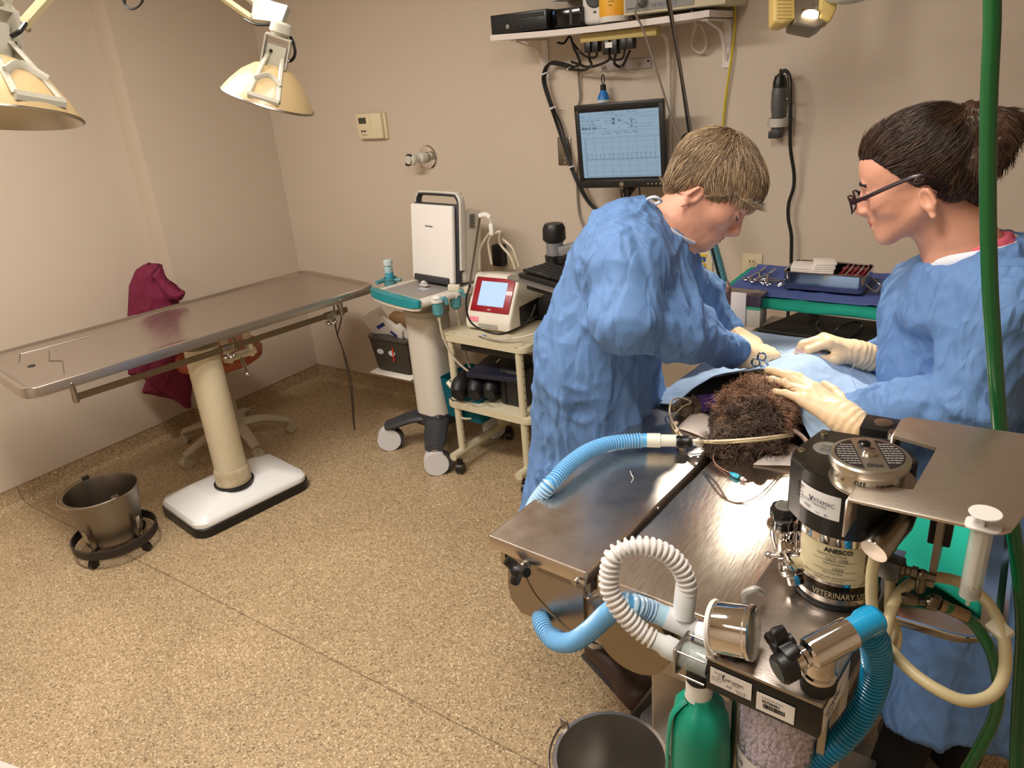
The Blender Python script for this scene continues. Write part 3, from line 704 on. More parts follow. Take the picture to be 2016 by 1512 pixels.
cord([(1160, 95, 2.65), (1160, 115, 2.66), (1164, 128, 2.7), (1150, 138, 2.74), (1120, 136, 2.76)], .005, black, 'black cord looping left from the first plug under the shelf')
cord([(1175, 98, 2.65), (1173, 112, 2.66), (1155, 112, 2.7), (1140, 100, 2.72), (1128, 85, 2.7)], .0045, black, 'short black cord rising from the second plug to the shelf edge')
cord([(1200, 105, 2.65), (1196, 120, 2.66), (1160, 132, 2.72), (1125, 122, 2.75)], .005, black, 'black cord drooping left from the plug with the white label')
cord([(1212, 105, 2.65), (1210, 125, 2.66), (1225, 130, 2.68), (1240, 100, 2.66)], .005, black, 'black cord looping right from the middle plug')
cord([(1230, 98, 2.65), (1225, 115, 2.66), (1205, 117, 2.68), (1198, 104, 2.66)], .004, black, 'short black cord looping between the right-hand plugs')
cord([(1098, 84, 2.66), (1110, 85, 2.7), (1122, 72, 2.72), (1130, 95, 2.74), (1137, 110, 2.75), (1142, 126, 2.76), (1124, 134, 2.77)], .0045, black, 'black cord from behind the computer joining the cable bundle')
# the bundle down the wall
for k in range(4):
    o = [(0, 0), (3, 2), (-2, 3), (4, -2)][k]
    cord([(1128+o[0], 133+o[1], 2.775), (1105+o[0], 126+o[1], 2.78), (1082+o[0], 124+o[1], 2.785), (1072+o[0], 140, 2.79), (1071+o[0], 165, 2.795), (1086+o[0], 212, 2.8), (1100+o[0]*1.6, 250, 2.81), (1118+o[0], 310, 2.80), (1135+o[0], 355, 2.79), (1160+o[0], 400, 2.79), (1195+o[0], 430, 2.79)], .0036, black,
         ['outer black cable of the bundle down the back wall', 'second black cable of the bundle beside the monitor', 'black cable at the left edge of the wall bundle', 'black cable on the right of the wall bundle'][k], n=80, name='bundled_cable')
t = thing('cable_tie', 'white cable ties round the black cable bundle', 'cable tie', wp(1073, 144), group='ties on the cable bundle')
WLOC[t.name] = Vector(t.location)
COL.objects.unlink(t); bpy.data.objects.remove(t)
for x, y in ((1073, 144), (1088, 211), (1125, 327), (1123, 133)):
    p = at(x, y, 1, 2.785); o = MB().lathe([(.013, 0), (.015, 0), (.015, .005), (.013, .005)], p, (.3, 0, -1), 14, capends=False).build('cable_tie', white)
    tag(o, 'white cable tie round the black cable bundle on the wall', 'cable tie', 'ties on the cable bundle')
cord([(1138, 100, 2.8), (1139, 150, 2.815), (1142, 190, 2.82), (1138, 210, 2.82)], .0045, gc, 'grey cable hanging behind the lantern', name='wall_cable')
cord([(1140, 300, 2.82), (1136, 360, 2.82), (1140, 420, 2.82), (1150, 450, 2.8)], .0045, gc, 'grey cable emerging below the monitor', name='wall_cable')
wc = mat('white_cable', (206, 198, 184), .5)
cord([(1292, 64, 2.66), (1310, 72, 2.72), (1316, 110, 2.79), (1318, 200, 2.81), (1320, 280, 2.815), (1319, 350, 2.815), (1315, 420, 2.8)], .0075, wc, 'thick cream cord from the power strip end down the wall', name='electric_cable')
cord([(1371, 46, 2.72), (1362, 80, 2.79), (1366, 97, 2.8), (1380, 104, 2.805), (1390, 92, 2.8), (1388, 70, 2.79), (1380, 50, 2.76), (1368, 44, 2.72)], .0045, wc, 'cream cable loop hanging under the right end of the shelf', name='cable_loop')
# hook rail and lantern
a = wp(1180, 117); b = wp(1283, 128)
t = thing('hook_rail', 'white hook rail screwed to the wall under the shelf', 'hook rail', V((a.x+b.x)/2, YB, b.z))
MB().b2((a.x, YB-.008, a.z-.045), (b.x, YB, a.z-.008), rot=None, bev=.002).build('rail', mat('rail_white', (190, 180, 172), .5), t)
for k in (.12, .45, .8):
    q = V(a.x+(b.x-a.x)*k, YB-.008, a.z-.030); MB().tube([q+V(0, 0, .006), q+V(0, -.012, -.004), q+V(0, -.022, -.010), q+V(0, -.026, .006)], .004, 6, n=10).build('hook', mat('rail_white', (190, 180, 172), .5), t)
MB().cyl((b.x-.01, YB-.010, a.z-.02), (b.x-.01, YB-.007, a.z-.02), .004).build('screw', ink, t)
q = at(1187, 150, 1, YB-.045)
t = thing('clip_lantern', 'small blue bulb-shaped lantern hanging by a carabiner from the hook rail', 'lantern', V(q.x, q.y, at(1187, 203, 1, q.y).z))
pts = [q+V(.006*math.sin(2*PI*k/16), 0, -.012+.017*math.cos(2*PI*k/16)) for k in range(17)]
MB().tube(pts, .002, 6, caps=False).build('carabiner', ink, t)
zb = at(1187, 203, 1, q.y).z
MB().lathe([(.010, q.z-.03), (.0115, q.z-.032), (.0115, q.z-.05), (.010, q.z-.052)], (q.x, q.y, 0)).build('cap', black, t)
MB().lathe([(.011, q.z-.050), (.014, q.z-.058), (.0215, q.z-.072), (.0235, q.z-.085)], (q.x, q.y, 0)).build('lantern_body', mat('lantern_blue', (24, 120, 196), .4), t)
MB().lathe([(.0235, q.z-.085), (.023, q.z-.092), (.015, q.z-.102), (0, q.z-.105)], (q.x, q.y, 0)).build('lamp_globe', mat('globe_white', (210, 222, 226), .35), t)

# ================================================================ LCD monitor
c4 = [at(1131, 207, 1, 2.66), at(1303, 195, 1, 2.66), at(1312, 370, 1, 2.66), at(1147, 369, 1, 2.66)]
mc = sum(c4, V(0, 0, 0))/4; ux = ((c4[1]-c4[0])+(c4[2]-c4[3])); ux = V(ux.x, .03, ux.z+.008).normalized(); uz = V(0, -.05, 1); Rm = basis(ux, uz)
MW = ((c4[1]-c4[0]).length+(c4[2]-c4[3]).length)/2; MH = ((c4[0]-c4[3]).length+(c4[1]-c4[2]).length)/2
Mm = Matrix.Translation(mc) @ Rm.to_4x4()
t = thing('lcd_monitor', 'black flat monitor showing a heart trace on a pale blue screen', 'monitor', V(mc.x, mc.y, mc.z-MH/2))
w2, h2 = MW/2, MH/2; bz = mat('bezel_black', (26, 26, 28), .35)
mb = MB(Mm); f = .006
mb.b2((-w2, h2-.022, -.02), (w2, h2, f), bev=.003); mb.b2((-w2, -h2, -.02), (w2, -h2+.030, f), bev=.003); mb.b2((-w2, -h2+.02, -.02), (-w2+.018, h2-.01, f), bev=.003); mb.b2((w2-.018, -h2+.02, -.02), (w2, h2-.01, f), bev=.003)
mb.b2((-w2+.01, -h2+.01, -.045), (w2-.01, h2-.01, -.01), bev=.01); mb.build('bezel', bz, t)
scr = mat('screen_glow', (110, 136, 158), .3, emit=((146, 178, 204), .42))
sx0, sx1, sy0, sy1 = -w2+.018, w2-.018, -h2+.030, h2-.022; SWd = sx1-sx0; SHt = sy1-sy0
MB(Mm).b2((sx0, sy0, -.004), (sx1, sy1, .0005)).build('screen', scr, t)
sk = mat('screen_ink', (40, 56, 72), .8); sl = mat('screen_line', (108, 134, 158), .8); sd = mat('screen_dark', (16, 20, 30), .3)
def SP(u, v, z=.001): return (sx0+SWd*u, sy0+SHt*v, z)
def sbar(mb, u0, v0, u1, v1): mb.b2(SP(u0, v0, .0005), SP(u1, v1, .0009))
mb = MB(Mm); sbar(mb, 0, 0, 1, .035); sbar(mb, 0, .975, 1, 1); mb.build('task_bar', sd, t)
mb = MB(Mm)
for k in range(4): sbar(mb, .02+k*.045, .008, .04+k*.045, .026)
mb.build('task_icons', mat('icon_white', (190, 210, 220), .5), t)
mb = MB(Mm)
for v in (.925, .88, .70, .615, .60): sbar(mb, 0, v, 1, v+.002)
for k in range(9): sbar(mb, .06+.11*k, .06, .0612+.11*k, .6)
for k in range(6): sbar(mb, .05, .12+k*.085, .98, .1215+k*.085)
for u0, v0, u1, v1 in ((.06, .83, .19, .84), (.06, .79, .19, .80), (.2, .74, .3, .745), (.41, .84, .46, .87), (.41, .79, .46, .82), (.62, .84, .72, .845), (.62, .78, .72, .785), (.75, .78, .92, .87), (.7, .74, .92, .742)):
    sbar(mb, u0, v0, u1, v0+.0025); sbar(mb, u0, v1, u1, v1+.0025)
mb.build('grid_lines', sl, t)
mb = MB(Mm); sbar(mb, .045, .05, .048, .6); sbar(mb, .045, .05, .97, .053)
N = 16
for k in range(N):
    u = .07+k*.0575; mb.b2(SP(u, .30, .0008), SP(u+.0022, .385, .0012)); mb.b2(SP(u+.004, .30, .0008), SP(u+.0575, .3035, .0012))
mb.build('heart_trace', sk, t)
mb = MB(Mm)
rr = random.Random(5)
for v in (.945, .905, .855, .835, .80, .775, .755, .735, .68, .66):
    u = .02
    while u < .72:
        l = rr.uniform(.015, .06)
        if rr.random() < .5: sbar(mb, u, v, u+l, v+.006)
        u += l+.02
mb.build('menu_marks', mat('screen_grey', (84, 104, 124), .8), t)
for s_, u, v, z in (('00:41:02', .02, .735, .010), ('102', .155, .735, .010), ('98', .415, .845, .0105), ('60', .415, .795, .0105), ('73', .49, .822, .0105), ('6', .655, .80, .0105), ('6', .655, .745, .0105)):
    o_ = Mm @ Vector(SP(u, v, .001)); text('screen_text', s_, z*1.15, o_, Rm.col[0], Rm.col[1], sk, t, bold=.0002)
MB(Mm).lathe([(.009, f), (.009, f+.002), (0, f+.003)], (0, -h2+.013, 0)).build('power_button', satin, t)
for k in range(4): MB(Mm).lathe([(.0035 if k < 3 else .005, f), (.0035 if k < 3 else .005, f+.0015), (0, f+.002)], (w2-.07+k*.0165, -h2+.013, 0), seg=14).build('menu_button', satin, t)
mb = MB(); s0 = mc+V(.012, .02, -MH/2); mb.box(s0+V(0, .01, -.12), (.022, .012, .28)); mb.cyl(s0+V(0, .01, -.02), s0+V(0, .16, .04), .02); mb.build('stand_post', black, t)
cord([(1222, 372, 2.67), (1224, 385, 2.67), (1228, 398, 2.68)], .003, black, 'thin black cord under the power button of the monitor', n=12, name='screen_cable')
MB().cyl(at(1228, 392, 1, 2.68), at(1231, 420, 1, 2.68), .006).build('cord_ferrite', black, bpy.data.objects[[o.name for o in COL.objects if o.name.startswith('screen_cable')][-1]])
cord([(1259, 368, 2.69), (1260, 395, 2.69), (1258, 420, 2.69)], .0028, black, 'black cord under the right half of the monitor', n=12, name='screen_cable')

# scope handle in its wall charger, with a black cord
a = at(1535, 262, 1, YB-.02)
t = thing('clipper_holder', 'white wall cradle holding the grey clipper', 'holder', a); hw = .032
hold = mat('holder_white', (196, 190, 180), .4)
zc = at(1532, 240, 1, YB-.03).z; xc = at(1534, 240, 1, YB-.03).x
MB().b2((xc-.02, YB-.008, zc-.045), (xc+.045, YB, zc+.055), bev=.003).build('back_plate', hold, t)
mb = MB(); mb.lathe([(.034, zc-.014), (.036, zc-.014), (.037, zc+.014), (.034, zc+.014)], (xc, YB-.042, 0), sq=(1, .9), capends=False, seg=24); mb.b2((xc-.045, YB-.045, zc+.008), (xc+.04, YB-.005, zc+.014)); mb.build('cradle_ring', hold, t)
t = thing('clipper', 'grey and black clipper standing in the white wall cradle', 'clipper', V(xc, YB-.042, zc-.04))
gry = mat('clipper_grey', (86, 88, 88), .4); zz = zc
MB().lathe([(.022, zz-.04), (.026, zz-.015), (.026, zz+.02), (.031, zz+.05), (.031, zz+.10), (.028, zz+.112)], (xc-.002, YB-.042, 0), seg=20, sq=(1, .8)).build('body', gry, t)
MB().lathe([(.028, zz+.112), (.028, zz+.13), (.021, zz+.15), (.012, zz+.155), (.006, zz+.158), (.004, zz+.172)], (xc-.002, YB-.042, 0), seg=20, sq=(1, .8)).build('cap', black, t)
MB().b2((xc-.026, YB-.065, zz-.052), (xc+.014, YB-.02, zz-.028), bev=.003).build('blade_head', mat('dark_grey', (44, 44, 46), .5), t)
MB().cyl((xc+.028, YB-.05, zz+.075), (xc+.034, YB-.052, zz+.075), .006).build('switch', satin, t)
cord([(1540, 175, 2.78), (1533, 160, 2.775), (1537, 145, 2.775), (1546, 139, 2.775), (1554, 150, 2.775), (1556, 175, 2.765), (1556, 230, 2.765), (1556, 290, 2.78), (1563, 340, 2.80), (1562, 370, 2.80), (1553, 400, 2.80), (1552, 430, 2.80), (1558, 465, 2.80), (1558, 520, 2.8), (1565, 560, 2.8), (1553, 600, 2.8), (1550, 660, 2.78)], .0062, black, 'black cord looping over the clipper and down the wall to the floor', n=110, name='electric_cable')

# scavenging hose outlet behind the surgeon, thin rod and blue hose
p = wp(1360, 285)
t = thing('hose_outlet', 'black round hose outlet with a chrome rim on the wall behind the surgeon', 'wall fitting', p)
MB().lathe([(.046, 0), (.048, .004), (.045, .008), (.038, .006)], p, (0, -1, 0), 36).build('rim', chrome, t)
MB().lathe([(.045, .001), (.04, .012), (.028, .02), (.024, .06), (0, .06)], p, (0, -1, 0), 30).build('socket', blackr, t)
tealh = mat('hose_teal', (88, 150, 164), .5)
def corrug(mb, pts, r, pitch, amp, n=None, seg=16, mi=0, alt=0):
    P = spline(pts, 200); L = sum((P[i+1]-P[i]).length for i in range(199)); m_ = max(8, int(L/pitch*4)); P = spline(pts, m_)
    # resample evenly
    Q = [P[0]]; D_ = [0]
    for i in range(1, m_): D_.append(D_[-1]+(P[i]-P[i-1]).length)
    tot = D_[-1]; out = []; j = 0
    for k in range(m_):
        s_ = tot*k/(m_-1)
        while j < m_-2 and D_[j+1] < s_: j += 1
        f_ = (s_-D_[j])/max(D_[j+1]-D_[j], 1e-9); out.append(P[j].lerp(P[j+1], min(1, f_)))
    rr_ = [r+amp*(1 if k % 4 in (1, 2) else -1)*.5 for k in range(m_)]
    n0_ = len(mb.bm.faces); mb.tube(out, rr_, seg, mi=mi)
    if alt:
        mb.bm.faces.ensure_lookup_table()
        for i in range(n0_, len(mb.bm.faces)): mb.bm.faces[i].material_index = 0 if ((i-n0_)//seg) % 4 in (0, 1, 2) and ((i-n0_)//seg) % 4 != 3 and ((i-n0_)//seg) % 4 in (0, 1) else 1
    return mb
mb = MB(); corrug(mb, [p+V(0, -.06, 0), p+V(.0, -.10, -.03), at(1362, 340, 1, 2.70), at(1375, 400, 1, 2.66), at(1400, 470, 1, 2.66), at(1425, 560, 1, 2.64), at(1437, 640, 1, 2.60), at(1435, 700, 1, 2.58)], .0165, .008, .003)
tag(mb.build('scavenging_hose', tealh), 'long ribbed grey-blue hose hanging from the wall outlet behind the surgeon', 'hose')
tag(MB().tube([at(1315, -20, 1, 2.45), at(1338, 120, 1, 2.5), at(1362, 270, 1, 2.55), at(1368, 330, 1, 2.56)], .004, 7, n=40).build('thin_rod', steelD), 'thin steel rod hanging in front of the wall behind the surgeon', 'rod')
tag(MB().tube([at(1310, -20, 1, 2.46), at(1336, 120, 1, 2.51), at(1358, 270, 1, 2.56), at(1372, 340, 1, 2.6), at(1400, 480, 1, 2.6), at(1425, 580, 1, 2.6), at(1432, 640, 1, 2.6)], .0045, 7, n=60).build('rod_cable', black), 'black cord running along the thin steel rod down to the blue towel tray', 'cable')
# ================================================================ ultrasound machine on its column cart
def lw(M, *p): return (M @ Vector(p))
UB = V(-2.20, 2.44, 0)
ust = mat('us_white', (216, 210, 198), .4); usd = mat('us_charcoal', (52, 54, 58), .45); usg = mat('us_grey', (190, 184, 172), .45)
t = thing('ultrasound_cart', 'white column cart with a charcoal base and teal fronted tray', 'cart', UB)
Mu = frame(UB, math.radians(-4))
mb = MB(Mu)
for s_, (dx, dy) in enumerate(((-.205, -.155), (.165, -.215), (-.19, .20), (.16, .20))):
    mb.tube([V(0, .0, .17), V(dx*.45, dy*.45, .165), V(dx*.85, dy*.85, .135), V(dx*1.02, dy*1.02, .125)], lambda q: .052-.018*q, 12, n=12, sq=(1.25, .55))
mb.b2((-.085, -.09, .13), (.085, .09, .21), bev=.02, seg=3)
mb.build('base', usd, t)
castw = mat('caster_white', (214, 214, 216), .35)
for dx, dy in ((-.205, -.155), (.165, -.215), (-.19, .20), (.16, .20)):
    q = Mu @ V(dx, dy, 0); c = MB(); ex = Mu.to_3x3() @ V(.93, .36, 0)
    c.cyl(q+V(0, 0, .105), q+V(0, 0, .125), .017, mi=1)
    ex = V(.75, .66, 0); sd_ = V(-ex.y, ex.x, 0)
    c.cyl(q+V(0, 0, .057)-sd_*.030, q+V(0, 0, .057)+sd_*.030, .056, seg=28); c.box(q+V(0, 0, .085), (.05, .05, .045), rot=(0, 0, .72), bev=.014)
    cc = c.build('caster', [castw, satin], t)
    MB().cyl(q+V(0, 0, .052)+ex*.018-sd_*.022, q+V(0, 0, .052)+ex*.018+sd_*.022, .052, seg=28).build('wheel', mat('tyre_grey', (60, 62, 66), .6), cc)
def stad(w_, h_, n_=10): return rrect(w_, h_, min(w_, h_)/2-.001, n_)
mb = MB(Mu); mb.prism(rrect(.172, .18, .06, 8), .2, .70); mb.build('column', ust, t)
mb = MB(Mu); mb.prism(rrect(.18, .188, .062, 8), .675, .702); mb.build('column_collar', usg, t)
mb = MB(Mu); mb.prism(rrect(.11, .14, .03), .70, .80); mb.build('inner_column', usg, t)
# tray
fl, fr, br, bl = at(720, 573, 2, .81), at(812, 600, 2, .81), at(930, 548, 2, .81), at(830, 530, 2, .81)
fdir = (fr-fl).normalized(); sdir = V(-fdir.y, fdir.x, 0); TW = (fr-fl).length; TC = (fl+fr)/2
Mt2 = Matrix.Translation(V(TC.x, TC.y, 0)) @ basis(fdir, sdir).to_4x4()
mb = MB(Mt2); mb.box((0, .26, .795), (TW, .48, .026), bev=.010, seg=3); mb.build('tray', ust, t)
mb = MB(Mt2); mb.box((0, .19, .8095), (TW-.11, .26, .003)); mb.build('tray_mat', mat('tray_grey', (150, 146, 142), .5), t)
MB(Mt2).box((.02, .17, .8115), (.05, .03, .001)).build('tray_sticker', mat('sticker_pale', (190, 196, 204), .6), t)
MB(Mt2).box((0, .055, .809), (TW-.09, .014, .004), bev=.001).build('tray_strip', mat('strip_white', (236, 232, 220), .4), t)
mb = MB(Mt2); P = []
for k in range(13):
    a = PI+PI*k/12; P.append((.5*TW*1.02*math.cos(a)*1.0, .028+.03*math.sin(a)))
mb.prism([(-TW*.5, .045)]+[(x, y) for x, y in P]+[(TW*.5, .045)], .785, .819, bev=.008); mb.build('handle_front', teal, t)
mb = MB(Mt2); mb.prism([(-TW*.49, .045)]+[(x*.97, y+.004) for x, y in P]+[(TW*.49, .045)], .772, .786, bev=.004); mb.build('handle_trim', ust, t)
text('logo', 'S', .016, lw(Mt2, -.025, .022, .8196), fdir, sdir, white, t, bold=.0004); text('logo', 'E', .016, lw(Mt2, -.006, .022, .8196), fdir, sdir, white, t)
# probe cups on the right of the tray, gel cup on the left
cupm = mat('cup_teal', (84, 150, 160), .45)
cups = [(at(872, 588, 2, .80)), (at(888, 568, 2, .80))]
cupp = []
for (x, y) in ((860, 590), (895, 576)):
    q = at(x, y, 2, .80); cupp.append(q); c = MB(); c.lathe([(.026, .0), (.024, -.06), (.012, -.072), (.014, -.066), (.021, -.055), (.023, 0)], q, seg=24, capends=False); cu = c.build('probe_cup', cupm, t)
    MB().lathe([(.023, .004), (.030, .004), (.030, -.008), (.026, -.01)], q, seg=24, capends=False).build('cup_rim', white, cu)
    MB().tube([q+V(.02, .0, 0), q+V(.035, .01, .008), q+V(.04, .015, -.02)], .008, 8, n=8).build('cup_hook', cupm, cu)
MB().tube([cupp[0]+V(-.02, .01, -.01), cupp[1]+V(-.02, .01, -.01), lw(Mt2, TW/2, .22, .79)], .008, 6).build('cup_arm', ust, t)
q = at(768, 550, 2, .80); gelp = q
MB().lathe([(.0, -.03), (.026, -.03), (.03, .008), (.034, .008), (.034, .003), (.03, 0), (.028, -.034), (0, -.034)], q, seg=24).tube([q+V(.03, 0, 0), q+V(.06, .01, 0)], .008, 6).tube([q+V(-.02, -.02, 0), q+V(-.02, -.07, .0)], .010, 6).build('gel_cup', cupm, t)
# probes standing in the cups
for q, nm, lb in ((cupp[0], 'ultrasound_probe', 'white ultrasound probe in the front teal cup'), (cupp[1], 'ultrasound_probe', 'white flat-headed ultrasound probe in the rear teal cup')):
    pt = thing(nm, lb, 'probe', q)
    if q is cupp[0]: MB().ball(q+V(0, 0, .008), .02, (1.1, .8, .6)).build('head', white, pt)
    else: MB().box(q+V(0, 0, .022), (.052, .026, .028), rot=(0, .1, .5), bev=.006, seg=3).build('head', mat('probe_cream', (216, 210, 192), .4), pt)
    MB().lathe([(.016, -.01), (.013, -.04), (.008, -.068), (.006, -.09)], q, seg=16).build('grip', mat('probe_cream', (216, 210, 192), .4), pt)
    e_ = [q+V(0, 0, -.08), q+V(.01, 0, -.16), q+V(.04, .02, -.26), q+V(.1, .06, -.34), q+V(.16, .10, -.36)] if q is cupp[0] else [q+V(0, 0, -.08), q+V(.005, .01, -.2), q+V(.02, .03, -.36), q+V(.06, .06, -.42)]
    MB().tube(e_, .0052, 7, n=24).build('probe_cable', mat('probe_cable', (196, 186, 166), .5), pt)
# gel bottle
g = thing('gel_bottle', 'clear squeeze bottle of blue gel standing in the tray cup', 'bottle', gelp+V(0, 0, -.028))
MB().lathe([(.021, -.028), (.022, .01), (.022, .035)], gelp, seg=24, sq=(1, .8)).build('gel', mat('gel_blue', (70, 170, 196), .25, coat=.6), g)
MB().lathe([(.022, .035), (.022, .055), (.012, .066), (.011, .07)], gelp, seg=24, sq=(1, .8)).build('bottle_neck', mat('clear_blue', (170, 205, 214), .2, coat=.5), g)
MB().lathe([(.018, .066), (.022, .069), (.022, .088), (.016, .094), (0, .094)], gelp, seg=24).build('cap', mat('cap_clear', (196, 212, 216), .3), g)
# basket holding pale leads (teal, on the column) and the grey basket behind
tb = mat('translucent_teal', (20, 120, 140), .25, trans=.55, ior=1.2)
q0 = at(875, 790, 1, 2.30); kb = MB(frame((-1.955, 2.42, 0), math.radians(-4)))
def tub(mb, w_, h_, z0, z1, th=.004, flare=.012):
    R = [[mb._v((x, y, z)) for x, y in rrect(a_, b_, .02, 4)] for a_, b_, z in ((w_-flare, h_-flare, z0), (w_+flare, h_+flare, z1), (w_+flare-th, h_+flare-th, z1), (w_-flare-th, h_-flare-th, z0+th))]
    for A, B in zip(R, R[1:]): mb.bridge(A, B)
    mb.cap(R[0], True); mb.cap(R[-1]); return mb
tub(kb, .22, .19, .235, .42).build('side_basket', tb, t)
gb = thing('storage_basket', 'smoky grey plastic basket of packets on the left of the ultrasound cart', 'basket', V(-2.47, 2.60, .33))
smoky = mat('smoky_plastic', (86, 80, 70), .25, trans=.35, ior=1.15)
kb = MB(frame(pp(795, 740, V(-2.42, 2.56, 0).dot(NH)).xy.to_3d())); tub(kb, .24, .15, .34, .51, flare=.018); kb.build('basket_shell', smoky, gb)
bc2 = V(*pp(795, 740, V(-2.42, 2.56, 0).dot(NH)).xy, 0)
MB(frame(bc2)).prism(rrect(.27, .18, .03), .505, .515).build('basket_rim', mat('smoky_dark', (70, 64, 56), .4), gb)
for dx in (-.055, .02): MB(frame(bc2)).lathe([(.022, 0), (.022, .001), (0, .001)], (dx, -.080, .44), (0, -1, .1), 20, sq=(1, .6)).build('sticker', mat('sticker_pale', (190, 196, 204), .6), gb)
MB(frame(bc2)).box((.03, -.081, .435), (.010, .002, .07)).build('tape_mark', mat('red_tape', (190, 40, 30), .5), gb)
MB(frame(bc2)).b2((-.13, -.10, .322), (.14, .10, .330), bev=.003).build('basket_plate', mat('strip_white', (236, 232, 220), .4), t)
MB(frame(bc2)).b2((.12, -.05, .322), (.24, .05, .332), bev=.003).build('basket_arm', ust, t)
pk = [((-.09, -.02, .55), (.10, .05, .16), (.1, -.5, .2), 'white and blue paper packet sticking up at the left of the grey basket', (214, 206, 198)), ((.0, -.03, .535), (.16, .02, .10), (.2, .35, -.15), 'white printed packet across the front of the grey basket', (222, 216, 206)), ((.04, .03, .55), (.16, .06, .11), (.1, .1, .2), 'brown cardboard box in the grey basket', (150, 116, 78)), ((.08, -.035, .54), (.10, .02, .035), (.15, .55, -.1), 'white box end with a barcode in the grey basket', (234, 232, 226))]
for i, (c_, s_, r_, lb, col_) in enumerate(pk):
    Rr = Euler(r_).to_matrix(); mbp = MB(frame(bc2)); mbp.box(c_, s_, rot=Rr, bev=.002)
    pk_t = thing('supply_packet' if i != 2 else 'cardboard_box', lb, 'packet' if i != 2 else 'box', bc2+V(*c_)-V(0, 0, .03)); mbp.build('body', mat('packet_%d' % i, col_, .7, bump=(30, .3)), pk_t)
    if i in (0, 1): m_ = MB(frame(bc2)); m_.box(V(*c_)+Rr @ V(.02, -s_[1]/2-.001, .0), (.05, .001, .018), rot=Rr); m_.build('print_band', mat('packet_blue', (40, 52, 120), .6), pk_t)
    if i == 3:
        m_ = MB(frame(bc2))
        for k in range(9): m_.box(V(*c_)+Rr @ V(-.035+k*.005, -s_[1]/2-.001, 0), (.002+.001*(k % 2), .001, .022), rot=Rr)
        m_.b2((0, 0, 0), (0, 0, 0)) if False else None
        m_.build('barcode', ink, pk_t)
# leads in the teal basket
o = thing('spare_probe', 'white probe with coiled cables lying in the teal side basket', 'probe', V(-1.96, 2.38, .30))
MB(frame((-1.955, 2.36, 0))).tube([(-.07, -.03, .41), (-.03, -.02, .38), (.02, 0, .345), (.05, .02, .34)], lambda u_: .02+.012*math.sin(PI*u_), 12, n=14, sq=(1, .6)).build('probe_body', mat('probe_cream', (216, 210, 192), .4), o)
MB(frame((-1.955, 2.36, 0))).tube([(.05, .02, .34), (.08, .05, .40), (.10, .08, .46), (.13, .10, .50)], .005, 6, n=16).tube([(-.07, .0, .30), (-.02, -.05, .26), (.04, -.03, .25), (.07, .03, .28), (.0, .05, .33), (-.05, .0, .36)], .005, 6, n=24).build('probe_cable', mat('probe_cable', (196, 186, 166), .5), o)
# the ultrasound unit itself: closed screen, charcoal rim, carrying handle
yu = 2.45
TL, TR, BR, BL = at(804, 404, 1, yu), at(899, 410, 1, yu), at(915, 541, 1, yu-.0), at(822, 522, 1, yu)
uc = V((TL.x+TR.x+BR.x+BL.x)/4, yu, 0); zb = .825; zt_ = (TL.z+TR.z)/2+.005; uw = .262; uc.x -= .028
uxd = V(1, -.13, 0).normalized(); Ru = basis(uxd, V(0, .12, 1)); Muu = Matrix.Translation(V(uc.x, yu, zb)) @ Ru.to_4x4(); uh = (zt_-zb)
t = thing('ultrasound_unit', 'white portable ultrasound unit with folded screen and black carrying handle', 'ultrasound machine', V(uc.x, yu+.05, .815))
mb = MB(Muu); mb.box((0, uh/2, .012), (uw, uh, .026), bev=.011, seg=4); mb.build('screen_lid', mat('lid_white', (236, 233, 228), .3, coat=.3), t)
mb = MB(Muu); mb.box((.004, uh/2+.0, -.012), (uw+.012, uh+.01, .022), bev=.006); mb.box((0, .012, .018), (uw-.04, .03, .03), bev=.006); mb.build('rim', usd, t)
mb = MB(Muu); mb.box((.014, uh/2-.01, -.085), (uw, uh-.02, .125), bev=.02, seg=3)
mb.build('rear_housing', ust, t)
pts = []
for x, y in ((-uw/2+.006, uh-.03), (-uw/2+.006, uh+.022), (-uw/2+.018, uh+.042), (-uw/2+.04, uh+.048), (uw/2-.03, uh+.048), (uw/2-.004, uh+.040), (uw/2+.010, uh+.018), (uw/2+.012, uh-.03), (uw/2+.012, .06)): pts.append((x, y, -.024))
MB(Muu).tube(pts, .010, 8, n=50, sq=(.8, 1.9)).build('handle', mat('handle_white', (214, 210, 200), .35), t)
MB(Muu).tube([(x*.955, y-.008, z+.004) for x, y, z in pts], .009, 8, n=50, sq=(.7, 1.9)).build('handle_lining', usd, t)
text('logo', 'SonoScape', .011, lw(Muu, -.035, uh*.715, .0255), uxd, Ru.col[1], ink, t, bold=.0003)
mb = MB(Muu)
for k in range(8): mb.box((uw/2+.016, uh-.04-k*.0075, -.08), (.004, .0028, .03))
mb.build('vent', usd, t)
MB(Muu).tube([(.0, -.006, .06), (.0, .004, .075), (.0, .0, .085)], .008, 8, n=6).box((0, -.008, .075), (.04, .006, .014), bev=.002).build('latch', white, t)
